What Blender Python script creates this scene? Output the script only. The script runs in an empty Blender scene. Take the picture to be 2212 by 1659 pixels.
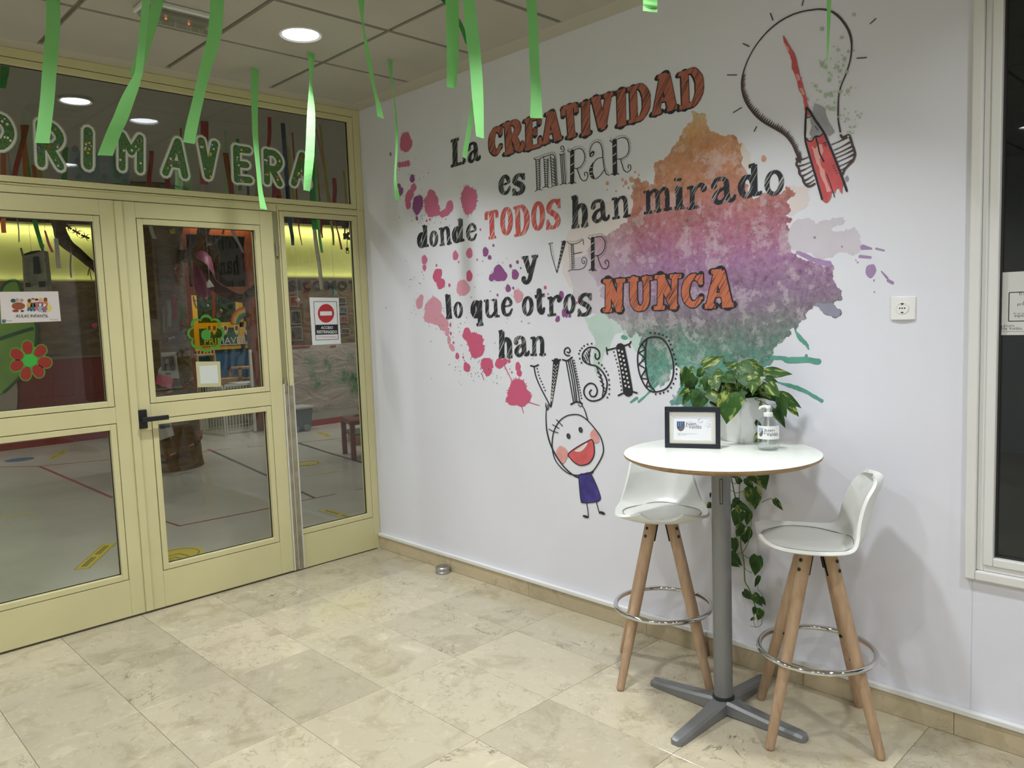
import bpy, bmesh, math, random
from mathutils import Vector, Matrix, noise
random.seed(7)
PI = math.pi
# ---------------------------------------------------------------- camera
F_PX, YAW, PIT, ROL = 1683.57, 0.797376, -0.0894649, -0.0358612
CAMP = Vector((4.45802, -3.02575, 1.58306))
IW, IH = 2212, 1659
fwd = Vector((-math.sin(YAW)*math.cos(PIT), math.cos(YAW)*math.cos(PIT), math.sin(PIT)))
r0 = fwd.cross(Vector((0, 0, 1))).normalized(); u0 = r0.cross(fwd)
rgt = r0*math.cos(ROL)+u0*math.sin(ROL); upv = -r0*math.sin(ROL)+u0*math.cos(ROL)
cd = bpy.data.cameras.new('camera'); cam = bpy.data.objects.new('camera', cd)
cd.sensor_fit = 'HORIZONTAL'; cd.sensor_width = 36; cd.lens = F_PX*36/IW; cd.clip_start = 0.05; cd.clip_end = 200
cam.matrix_world = Matrix(((rgt.x, upv.x, -fwd.x, CAMP.x), (rgt.y, upv.y, -fwd.y, CAMP.y), (rgt.z, upv.z, -fwd.z, CAMP.z), (0, 0, 0, 1)))
bpy.context.collection.objects.link(cam); bpy.context.scene.camera = cam
def ray(u, v): return fwd+rgt*((u-IW/2)/F_PX)-upv*((v-IH/2)/F_PX)
def at(u, v, ax, val):
    d = ray(u, v); return CAMP+d*((val-CAMP[ax])/d[ax])
def deep(u, v, dist): return CAMP+ray(u, v)*dist
# ---------------------------------------------------------------- world, exposure, lights
sc = bpy.context.scene
w = bpy.data.worlds.new('world'); sc.world = w; w.use_nodes = True
bg = w.node_tree.nodes['Background']; bg.inputs[0].default_value = (0.75, 0.88, 1.0, 1); bg.inputs[1].default_value = 1.1
sc.view_settings.view_transform = 'Standard'; sc.view_settings.look = 'None'
sc.view_settings.exposure = 0.0; sc.view_settings.gamma = 1.0; sc.view_settings.use_curve_mapping = False
HALL_W, ROOM_W = 16.5, 15.0
def area(name, loc, sx, sy, power, col, rot=(0, 0, 0), spread=PI, shape='RECTANGLE'):
    l = bpy.data.lights.new(name, 'AREA'); l.shape = shape; l.size = sx; l.size_y = sy
    l.energy = power; l.color = col; l.spread = spread
    o = bpy.data.objects.new(name, l); o.location = loc; o.rotation_euler = rot
    bpy.context.collection.objects.link(o); return o
HALL_LIGHTS = [(x, y) for x in (1.0, 2.8, 4.6, 6.4) for y in (-1.0, -2.8, -4.6)]
for x, y in HALL_LIGHTS:
    area('ceiling_lamp_light', (x, y, 2.938), .15, .15, HALL_W, (.95, .975, 1.0), spread=2.0 if (y > -2 and x < 4) else 2.6, shape='DISK')
ROOM_LIGHTS = [(-0.82, -1.48), (-2.6, -3.6), (-4.6, -3.6), (-4.9, 1.9), (-2.6, 4.0), (-4.9, 4.0), (-6.6, -1.5)]  # only the first is a known lamp; the rest are added to brighten the classroom
for x, y in ROOM_LIGHTS:
    area('ceiling_lamp_light', (x, y, 3.066), .15, .15, ROOM_W, (1.0, .97, .93), spread=2.6, shape='DISK')
# cove strips that wash the yellow band of the classroom wall from above and below
area('cove_light', (-7.64, -1.6, 3.02), .03, 5.0, 10, (1.0, .97, .72), rot=(0, math.radians(35), 0), spread=2.4)
area('cove_light', (-5.94, 4.1, 2.98), .03, 3.3, 8, (1.0, .97, .72), rot=(0, math.radians(35), 0), spread=2.4)
area('cove_light', (-7.70, -1.6, 2.272), .015, 5.0, 1.6, (1.0, .98, .75), rot=(0, math.radians(160), 0), spread=2.4)
area('cove_light', (-6.00, 4.1, 2.242), .015, 3.3, 1.2, (1.0, .98, .75), rot=(0, math.radians(160), 0), spread=2.4)
area('ceiling_lamp_light', (-8.0, 2.6, 2.95), .9, .3, 30, (1.0, .93, .82))
area('cove_light', (-6.17, 1.8, 3.05), .03, .9, 3.5, (1.0, .62, .32), rot=(0, math.radians(28), 0), spread=2.6)
# ---------------------------------------------------------------- materials
def lin(h):
    if isinstance(h, str):
        h = h.lstrip('#'); c = [int(h[i:i+2], 16)/255 for i in (0, 2, 4)]
        return tuple(((x+.055)/1.055)**2.4 if x > .04045 else x/12.92 for x in c)
    return tuple(h)
MC = {}
def mat(name, col, rough=.5, metal=0, spec=.5, var=0.0, vscale=8, bump=0, bscale=60, emit=None, estr=0, sheen=0, coat=0, sub=0):
    if name in MC: return MC[name]
    m = bpy.data.materials.new(name); m.use_nodes = True; nt = m.node_tree; N = nt.nodes; L = nt.links
    b = N['Principled BSDF']; c = lin(col)
    b.inputs['Base Color'].default_value = (*c, 1); b.inputs['Roughness'].default_value = rough
    b.inputs['Metallic'].default_value = metal; b.inputs['Specular IOR Level'].default_value = spec
    if coat: b.inputs['Coat Weight'].default_value = coat
    if emit is not None:
        b.inputs['Emission Color'].default_value = (*lin(emit), 1); b.inputs['Emission Strength'].default_value = estr
    if var or bump:
        tc = N.new('ShaderNodeTexCoord')
    if var:
        n = N.new('ShaderNodeTexNoise'); n.inputs['Scale'].default_value = vscale; n.inputs['Detail'].default_value = 5
        L.new(tc.outputs['Object'], n.inputs['Vector'])
        mr = N.new('ShaderNodeMapRange'); mr.inputs['From Min'].default_value = .3; mr.inputs['From Max'].default_value = .7
        mr.inputs['To Min'].default_value = 1-var; mr.inputs['To Max'].default_value = 1+var
        L.new(n.outputs['Fac'], mr.inputs['Value'])
        mx = N.new('ShaderNodeVectorMath'); mx.operation = 'SCALE'; mx.inputs[0].default_value = c
        L.new(mr.outputs[0], mx.inputs['Scale']); L.new(mx.outputs[0], b.inputs['Base Color'])
    if bump:
        n2 = N.new('ShaderNodeTexNoise'); n2.inputs['Scale'].default_value = bscale; n2.inputs['Detail'].default_value = 4
        L.new(tc.outputs['Object'], n2.inputs['Vector'])
        bp = N.new('ShaderNodeBump'); bp.inputs['Strength'].default_value = bump; bp.inputs['Distance'].default_value = .01
        L.new(n2.outputs['Fac'], bp.inputs['Height']); L.new(bp.outputs[0], b.inputs['Normal'])
    MC[name] = m; return m
def ramp(N, stops, const=False):
    r = N.new('ShaderNodeValToRGB'); cr = r.color_ramp
    if const: cr.interpolation = 'CONSTANT'
    while len(cr.elements) < len(stops): cr.elements.new(.5)
    for e, (p, c) in zip(cr.elements, stops):
        e.position = p; c = lin(c) if isinstance(c, str) else c; e.color = (*c, 1) if len(c) == 3 else c
    return r
def newmat(name):
    m = bpy.data.materials.new(name); m.use_nodes = True; MC[name] = m
    return m, m.node_tree.nodes, m.node_tree.links, m.node_tree.nodes['Principled BSDF']
def glassmat(name, tint, f0=.04, refl=1.0):
    "thin clear sheet: transparent plus a Schlick mirror term, the same from both faces"
    m, N, L, b = newmat(name); N.remove(b)
    t = N.new('ShaderNodeBsdfTransparent'); t.inputs[0].default_value = (*tint, 1)
    g = N.new('ShaderNodeBsdfGlossy'); g.inputs['Roughness'].default_value = .0
    ge = N.new('ShaderNodeNewGeometry'); dt = N.new('ShaderNodeVectorMath'); dt.operation = 'DOT_PRODUCT'; L.new(ge.outputs['Normal'], dt.inputs[0]); L.new(ge.outputs['Incoming'], dt.inputs[1])
    def M(op, x, y=None):
        n = N.new('ShaderNodeMath'); n.operation = op
        for k, q in enumerate((x, y)):
            if q is None: continue
            if isinstance(q, (int, float)): n.inputs[k].default_value = q
            else: L.new(q, n.inputs[k])
        return n.outputs[0]
    f = M('ADD', M('MULTIPLY', M('POWER', M('SUBTRACT', 1.0, M('ABSOLUTE', dt.outputs['Value'])), 5.0), 1-f0), f0); f = M('MULTIPLY', f, refl)
    mx = N.new('ShaderNodeMixShader'); L.new(f, mx.inputs[0]); L.new(t.outputs[0], mx.inputs[1]); L.new(g.outputs[0], mx.inputs[2])
    L.new(mx.outputs[0], N['Material Output'].inputs[0]); return m
glassmat('door_glass', (.91, .93, .91)); glassmat('transom_glass', (.80, .81, .80), .05); glassmat('dark_glass', (.86, .89, .91))
glassmat('clear_plastic', (.985, .99, .99), .03); glassmat('liquid', (.96, .97, .97), .015)
glassmat('yellow_film', (.95, .80, .05)); glassmat('red_film', (.55, .03, .02)); glassmat('lamp_cover', (.75, .75, .72))
# marble for the floor and skirting
def marble(name, base, light, dark, vein=1.0, rough=.13):
    m, N, L, b = newmat(name)
    tc = N.new('ShaderNodeTexCoord'); oi = N.new('ShaderNodeObjectInfo')
    cv = N.new('ShaderNodeCombineXYZ')
    for i, k in enumerate((37.0, 91.0, 53.0)):
        mm = N.new('ShaderNodeMath'); mm.operation = 'MULTIPLY'; mm.inputs[1].default_value = k
        L.new(oi.outputs['Random'], mm.inputs[0]); L.new(mm.outputs[0], cv.inputs[i])
    ad = N.new('ShaderNodeVectorMath'); L.new(tc.outputs['Object'], ad.inputs[0]); L.new(cv.outputs[0], ad.inputs[1])
    def nz(scale, detail, rough_=.55, dist=0):
        n = N.new('ShaderNodeTexNoise'); n.inputs['Scale'].default_value = scale; n.inputs['Detail'].default_value = detail
        n.inputs['Roughness'].default_value = rough_; n.inputs['Distortion'].default_value = dist
        L.new(ad.outputs[0], n.inputs['Vector']); return n
    n1 = nz(5, 6, .6, .8)
    r1 = ramp(N, [(.30, dark), (.48, base), (.62, base), (.75, light)]); L.new(n1.outputs['Fac'], r1.inputs[0])
    n2 = nz(28, 4, .6)
    r2 = ramp(N, [(.56, (0, 0, 0)), (.72, (1, 1, 1))]); L.new(n2.outputs['Fac'], r2.inputs[0])
    m1 = N.new('ShaderNodeMix'); m1.data_type = 'RGBA'; m1.inputs['B'].default_value = (*lin(light), 1)
    k2 = N.new('ShaderNodeMath'); k2.operation = 'MULTIPLY'; k2.inputs[1].default_value = .45
    L.new(r2.outputs[0], k2.inputs[0]); L.new(k2.outputs[0], m1.inputs['Factor']); L.new(r1.outputs[0], m1.inputs['A'])
    # veins: thin iso-lines of distorted noise, masked, on some tiles only
    col = m1.outputs['Result']
    for sc_, wd, cdk, amt in ((3.0, .010, '#5d5647', .85), (7.5, .014, '#8a7f66', .6), (15, .02, '#8f8468', .5)):
        n3 = nz(sc_, 9, .62, 1.6)
        s = N.new('ShaderNodeMath'); s.operation = 'SUBTRACT'; s.inputs[1].default_value = .5; L.new(n3.outputs['Fac'], s.inputs[0])
        a = N.new('ShaderNodeMath'); a.operation = 'ABSOLUTE'; L.new(s.outputs[0], a.inputs[0])
        mr = N.new('ShaderNodeMapRange'); mr.inputs['From Max'].default_value = wd; mr.inputs['To Min'].default_value = 1; mr.inputs['To Max'].default_value = 0
        L.new(a.outputs[0], mr.inputs['Value'])
        n4 = nz(sc_*1.3+1.7, 3); rr = ramp(N, [(.5, (0, 0, 0)), (.62, (1, 1, 1))]); L.new(n4.outputs['Fac'], rr.inputs[0])
        x1 = N.new('ShaderNodeMath'); x1.operation = 'MULTIPLY'; L.new(mr.outputs[0], x1.inputs[0]); L.new(rr.outputs[0], x1.inputs[1])
        # per-tile amount
        pr = N.new('ShaderNodeMath'); pr.operation = 'MULTIPLY'; pr.inputs[1].default_value = sc_*3.17; L.new(oi.outputs['Random'], pr.inputs[0])
        fr = N.new('ShaderNodeMath'); fr.operation = 'FRACT'; L.new(pr.outputs[0], fr.inputs[0])
        x2 = N.new('ShaderNodeMath'); x2.operation = 'MULTIPLY'; L.new(x1.outputs[0], x2.inputs[0]); L.new(fr.outputs[0], x2.inputs[1])
        x3 = N.new('ShaderNodeMath'); x3.operation = 'MULTIPLY'; x3.inputs[1].default_value = amt*vein*1.25; x3.use_clamp = True; L.new(x2.outputs[0], x3.inputs[0])
        mm = N.new('ShaderNodeMix'); mm.data_type = 'RGBA'; mm.inputs['B'].default_value = (*lin(cdk), 1)
        L.new(x3.outputs[0], mm.inputs['Factor']); L.new(col, mm.inputs['A']); col = mm.outputs['Result']
    tn = N.new('ShaderNodeMapRange'); tn.inputs['To Min'].default_value = .86; tn.inputs['To Max'].default_value = 1.1; L.new(oi.outputs['Random'], tn.inputs['Value'])
    fin = N.new('ShaderNodeVectorMath'); fin.operation = 'SCALE'; L.new(col, fin.inputs[0]); L.new(tn.outputs[0], fin.inputs['Scale'])
    L.new(fin.outputs[0], b.inputs['Base Color'])
    rm = N.new('ShaderNodeMapRange'); rm.inputs['To Min'].default_value = rough*.7; rm.inputs['To Max'].default_value = rough*1.6
    L.new(n1.outputs['Fac'], rm.inputs['Value']); L.new(rm.outputs[0], b.inputs['Roughness'])
    return m
marble('marble', '#b8af97', '#cbc3ab', '#a39a80', vein=1.5); marble('marble_skirt', '#b8aa8c', '#c6b99c', '#a89a7c', vein=.6, rough=.25)
def wood(name, c1, c2, scale=9, rough=.45):
    m, N, L, b = newmat(name)
    tc = N.new('ShaderNodeTexCoord'); mp = N.new('ShaderNodeMapping'); mp.inputs['Scale'].default_value = (scale, scale, scale*.12)
    L.new(tc.outputs['Object'], mp.inputs[0])
    n = N.new('ShaderNodeTexNoise'); n.inputs['Scale'].default_value = 5; n.inputs['Detail'].default_value = 8; n.inputs['Distortion'].default_value = .6
    L.new(mp.outputs[0], n.inputs['Vector']); r = ramp(N, [(.3, c1), (.7, c2)]); L.new(n.outputs['Fac'], r.inputs[0])
    L.new(r.outputs[0], b.inputs['Base Color']); b.inputs['Roughness'].default_value = rough; return m
wood('beech', '#a3866a', '#bb9e7f'); wood('ply_edge', '#8d6f4c', '#ab8c65'); wood('red_wood', '#6b3a24', '#8c5034'); wood('toy_wood', '#b38a58', '#cfa873')
def kraft(name, c1, c2, sc_=3.5, bump=1.0):
    m, N, L, b = newmat(name)
    tc = N.new('ShaderNodeTexCoord'); mp = N.new('ShaderNodeMapping'); mp.inputs['Scale'].default_value = (1, 1, 2.4); L.new(tc.outputs['Object'], mp.inputs[0])
    n = N.new('ShaderNodeTexNoise'); n.inputs['Scale'].default_value = sc_; n.inputs['Detail'].default_value = 7; n.inputs['Distortion'].default_value = 1.2
    L.new(mp.outputs[0], n.inputs['Vector']); r = ramp(N, [(.3, c1), (.7, c2)]); L.new(n.outputs['Fac'], r.inputs[0])
    L.new(r.outputs[0], b.inputs['Base Color']); b.inputs['Roughness'].default_value = .7
    bp = N.new('ShaderNodeBump'); bp.inputs['Strength'].default_value = bump; bp.inputs['Distance'].default_value = .04
    L.new(n.outputs['Fac'], bp.inputs['Height']); L.new(bp.outputs[0], b.inputs['Normal']); return m
kraft('kraft_paper', '#5c4b30', '#806b48'); kraft('trunk_paper', '#5f4a30', '#82683f', 5); kraft('branch_paper', '#40341f', '#6a5434', 8); kraft('crumpled_grey', '#9c8f86', '#b3a79c', 3)
# pothos leaf: variegated
def leafmat(name, g1, g2, cream, amt):
    m, N, L, b = newmat(name)
    tc = N.new('ShaderNodeTexCoord'); oi = N.new('ShaderNodeObjectInfo')
    cv = N.new('ShaderNodeVectorMath'); cv.operation = 'ADD'; ml = N.new('ShaderNodeMath'); ml.operation = 'MULTIPLY'; ml.inputs[1].default_value = 31
    L.new(oi.outputs['Random'], ml.inputs[0]); L.new(tc.outputs['Object'], cv.inputs[0]); L.new(ml.outputs[0], cv.inputs[1])
    mp = N.new('ShaderNodeMapping'); mp.inputs['Scale'].default_value = (1.0, .35, 1); L.new(cv.outputs[0], mp.inputs[0])
    n = N.new('ShaderNodeTexNoise'); n.inputs['Scale'].default_value = 2.6; n.inputs['Detail'].default_value = 6; n.inputs['Roughness'].default_value = .7
    L.new(mp.outputs[0], n.inputs['Vector'])
    pa = N.new('ShaderNodeMath'); pa.operation = 'MULTIPLY_ADD'; pa.inputs[1].default_value = .16; L.new(oi.outputs['Random'], pa.inputs[0])
    L.new(n.outputs['Fac'], pa.inputs[2])
    r = ramp(N, [(.42, g1), (.56, g2), (.68-amt*.04, g2), (.75-amt*.05, cream)]); L.new(pa.outputs[0], r.inputs[0])
    L.new(r.outputs[0], b.inputs['Base Color']); b.inputs['Roughness'].default_value = .5; b.inputs['Specular IOR Level'].default_value = .3
    return m
leafmat('pothos_leaf', '#18330f', '#31551f', '#9aa254', 1)
# watercolour splash of the mural, coordinates in wall metres
def splashmat():
    m, N, L, b = newmat('watercolour_print')
    tc = N.new('ShaderNodeTexCoord'); sp = N.new('ShaderNodeSeparateXYZ'); L.new(tc.outputs['Object'], sp.inputs[0])
    def nz(scale, detail, rr=.6, dist=0):
        n = N.new('ShaderNodeTexNoise'); n.inputs['Scale'].default_value = scale; n.inputs['Detail'].default_value = detail
        n.inputs['Roughness'].default_value = rr; n.inputs['Distortion'].default_value = dist; L.new(tc.outputs['Object'], n.inputs['Vector']); return n
    def M(op, a, bb, clamp=False):
        x = N.new('ShaderNodeMath'); x.operation = op; x.use_clamp = clamp
        for i, q in enumerate((a, bb)):
            if isinstance(q, (int, float)): x.inputs[i].default_value = q
            else: L.new(q, x.inputs[i])
        return x.outputs[0]
    nb = nz(5.5, 12, .7, .1)
    h = M('ADD', M('MULTIPLY', M('SUBTRACT', sp.outputs['Z'], SPZ0), 1/(SPZ1-SPZ0)), M('MULTIPLY', M('SUBTRACT', nb.outputs['Fac'], .5), .26))
    r = ramp(N, [(0, '#4a9486'), (.06, '#4d8673'), (.13, '#5a746c'), (.20, '#706c74'), (.28, '#84698a'), (.40, '#966693'), (.48, '#9f5f86'), (.56, '#a45f70'), (.64, '#b06c60'), (.74, '#b97a58'), (.84, '#c38656'), (.93, '#cf9d68'), (1, '#dcc79a')])
    L.new(h, r.inputs[0]); col = r.outputs[0]
    def mixc(fac, bcol, mode='MIX'):
        nonlocal col
        x = N.new('ShaderNodeMix'); x.data_type = 'RGBA'; x.blend_type = mode
        if isinstance(fac, (int, float)): x.inputs['Factor'].default_value = fac
        else: L.new(fac, x.inputs['Factor'])
        L.new(col, x.inputs['A'])
        if isinstance(bcol, str): x.inputs['B'].default_value = (*lin(bcol), 1)
        else: L.new(bcol, x.inputs['B'])
        col = x.outputs['Result']
    # dark blotches with crisp borders
    n2 = nz(11, 12, .72, .15); rd = ramp(N, [(.50, (0, 0, 0)), (.52, (.35, .35, .35)), (.60, (.4, .4, .4)), (.615, (.8, .8, .8))]); L.new(n2.outputs['Fac'], rd.inputs[0])
    n5 = nz(38, 6, .7); mixc(M('MULTIPLY', rd.outputs[0], .55), '#6a4560', 'MULTIPLY'); r5 = ramp(N, [(.4, (0, 0, 0)), (.68, (1, 1, 1))]); L.new(n5.outputs['Fac'], r5.inputs[0]); mixc(M('MULTIPLY', r5.outputs[0], .28), '#cfc5c6')
    # light patches
    n3 = nz(8.5, 12, .74, .2); rl = ramp(N, [(.535, (0, 0, 0)), (.55, (.45, .45, .45)), (.63, (.55, .55, .55)), (.645, (.95, .95, .95))]); L.new(n3.outputs['Fac'], rl.inputs[0])
    mixc(M('MULTIPLY', rl.outputs[0], .62), '#d6cdd0')
    # washed out towards the left and right borders
    vo = nz(3.0, 8, .7, .5)
    lf = M('SUBTRACT', 1.0, M('MULTIPLY', M('SUBTRACT', M('ADD', sp.outputs['X'], M('MULTIPLY', vo.outputs['Fac'], .55)), SPX0), 1/.55), True)
    mixc(M('MULTIPLY', lf, .78, True), '#d3ced6')
    L.new(col, b.inputs['Base Color']); b.inputs['Roughness'].default_value = .5
    return m
SPZ0 = at(1600, 800, 1, 0).z-1.2; SPZ1 = at(1500, 245, 1, 0).z+.02-1.2; SPX0 = at(1280, 550, 1, 0).x+.05-2.0
splashmat()
# hatched ink (marker) lettering
def inkmat(name, col, scratch, dens=.5, ang=.95, scale=230):
    m, N, L, b = newmat(name)
    tc = N.new('ShaderNodeTexCoord'); mp = N.new('ShaderNodeMapping'); mp.inputs['Rotation'].default_value = (0, ang, 0); L.new(tc.outputs['Object'], mp.inputs[0])
    m2 = N.new('ShaderNodeMapping'); m2.inputs['Scale'].default_value = (.035, 1, 1); L.new(mp.outputs[0], m2.inputs[0])
    n = N.new('ShaderNodeTexNoise'); n.inputs['Scale'].default_value = scale; n.inputs['Detail'].default_value = 1.0; L.new(m2.outputs[0], n.inputs['Vector'])
    r = ramp(N, [(.62-.08*dens, (0, 0, 0)), (.66-.08*dens, (1, 1, 1))]); L.new(n.outputs['Fac'], r.inputs[0])
    x = N.new('ShaderNodeMix'); x.data_type = 'RGBA'; x.inputs['A'].default_value = (*lin(col), 1); x.inputs['B'].default_value = (*lin(scratch), 1)
    L.new(r.outputs[0], x.inputs['Factor']); L.new(x.outputs['Result'], b.inputs['Base Color']); b.inputs['Roughness'].default_value = .5
    return m
inkmat('black_ink', '#23262e', '#a9aaa6', .2); inkmat('orange_ink', '#bb6a4c', '#5a3733', .5); inkmat('terracotta_ink', '#ad6553', '#5a3733', .5); inkmat('red_ink', '#c3504e', '#e3b7b2', .5)
mat('line_ink', '#22242c', .5); mat('bulb_ink', '#473636', .5); mat('white_ink', '#d6d5d2', .5)
mat('pink_ink', '#c56a8b', .5); mat('pink_ink_light', '#cf93a3', .5); mat('pink_ink_deep', '#c4587a', .5); mat('purple_ink', '#8b4c86', .5)
mat('shirt_ink', '#3c3480', .5, var=.45, vscale=18); mat('cheek_ink', '#d99a95', .5, var=.12, vscale=20); mat('mouth_ink', '#cd5c60', .5, var=.12, vscale=20); mat('eye_ink', '#4a4a4e', .5)
mat('pencil_ink', '#c9565a', .5, var=.22, vscale=14); mat('pencil_light_ink', '#dfa09a', .5); mat('grey_ink', '#9a9aa0', .5, var=.2, vscale=12); mat('green_ink', '#a9bfa4', .5); mat('teal_ink', '#5d9c8a', .5, var=.15, vscale=14)
mat('lilac_ink', '#a085ae', .5, var=.12, vscale=10); mat('peach_wash', '#dad1d0', .5, var=.03, vscale=6); mat('mint_wash', '#b9cfc8', .5, var=.1, vscale=6); mat('lilac_wash', '#c9c3cd', .5, var=.04, vscale=9); mat('peach_ink', '#cf9c82', .5); mat('slate_ink', '#8c8a9c', .5, var=.1)
mat('mural_wall', '#dcdde6', .48, var=.01, vscale=2, bump=.03, bscale=220)
mat('white_paint', '#dbdbd8', .6, var=.02, vscale=3); mat('white_trim', '#dadbd8', .4); mat('cream_paint', '#cdc798', .42, var=.035, vscale=4, bump=.03, bscale=30)
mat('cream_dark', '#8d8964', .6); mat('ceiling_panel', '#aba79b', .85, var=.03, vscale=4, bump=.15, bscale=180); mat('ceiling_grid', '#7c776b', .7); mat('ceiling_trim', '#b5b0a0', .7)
mat('black_plastic', '#1b1d20', .4); mat('rubber', '#2a2724', .7); mat('steel', '#b9bcc0', .28, metal=1); mat('chrome', '#d9dadb', .07, metal=1); mat('aluminium', '#c9c9c2', .4, metal=.7)
mat('worn_metal', '#9a937a', .5, metal=.3, var=.2, vscale=14); mat('grey_metal', '#86888a', .42, metal=.55, bump=.05, bscale=260); mat('white_plastic', '#dfe2de', .32); mat('seat_vinyl', '#d5d8d2', .42, bump=.02, bscale=250)
mat('table_laminate', '#e6ebe2', .22); mat('socket_plastic', '#e8e8e6', .25); mat('hole', '#0c0c0c', .8); mat('planter_white', '#dcdedb', .35); mat('soil', '#3a2b1e', .95, var=.3, vscale=40)
def crepe(name, col):
    m, N, L, b = newmat(name); tc = N.new('ShaderNodeTexCoord'); n = N.new('ShaderNodeTexNoise'); n.inputs['Scale'].default_value = 45; L.new(tc.outputs['Object'], n.inputs['Vector'])
    bp = N.new('ShaderNodeBump'); bp.inputs['Strength'].default_value = .35; bp.inputs['Distance'].default_value = .004; L.new(n.outputs['Fac'], bp.inputs['Height'])
    b.inputs['Base Color'].default_value = (*lin(col), 1); b.inputs['Roughness'].default_value = .75; L.new(bp.outputs[0], b.inputs['Normal'])
    t = N.new('ShaderNodeBsdfTranslucent'); t.inputs[0].default_value = (*[min(1, x*1.1) for x in lin(col)], 1); mx = N.new('ShaderNodeMixShader'); mx.inputs[0].default_value = .42
    L.new(b.outputs[0], mx.inputs[1]); L.new(t.outputs[0], mx.inputs[2]); L.new(mx.outputs[0], N['Material Output'].inputs[0])
for nm_, c_ in (('crepe_green', '#8fdc86'), ('crepe_red', '#a83438'), ('crepe_yellow', '#b9b04a'), ('crepe_orange', '#c8683a'), ('crepe_blue', '#2c4a6c'), ('crepe_dkgreen', '#3f9a4a'), ('crepe_white', '#a9a598'), ('crepe_pink', '#d8647a')): crepe(nm_, c_)
mat('paper_white', '#dcdcdc', .6); mat('paper_mount', '#e6e4da', .7); mat('paper_frame_black', '#181d26', .35); mat('print_black', '#17181b', .6); mat('print_blue', '#263a5e', .5); mat('print_sky', '#6f93c9', .5); mat('print_grey', '#6a625c', .6); mat('print_lilac', '#8f97c4', .6)
mat('sign_red', '#b3292e', .5); mat('sign_white', '#dfe1e2', .4); mat('print_darkred', '#6c1d1f', .6)
def smudge(name, base, dirt):
    m, N, L, b = newmat(name)
    tc = N.new('ShaderNodeTexCoord'); n = N.new('ShaderNodeTexNoise'); n.inputs['Scale'].default_value = 9; n.inputs['Detail'].default_value = 8
    L.new(tc.outputs['Object'], n.inputs['Vector']); r = ramp(N, [(.62, base), (.78, dirt)]); L.new(n.outputs['Fac'], r.inputs[0])
    L.new(r.outputs[0], b.inputs['Base Color']); b.inputs['Roughness'].default_value = .55
smudge('cream_scuffed', '#cdc798', '#b3ab80')
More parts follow.
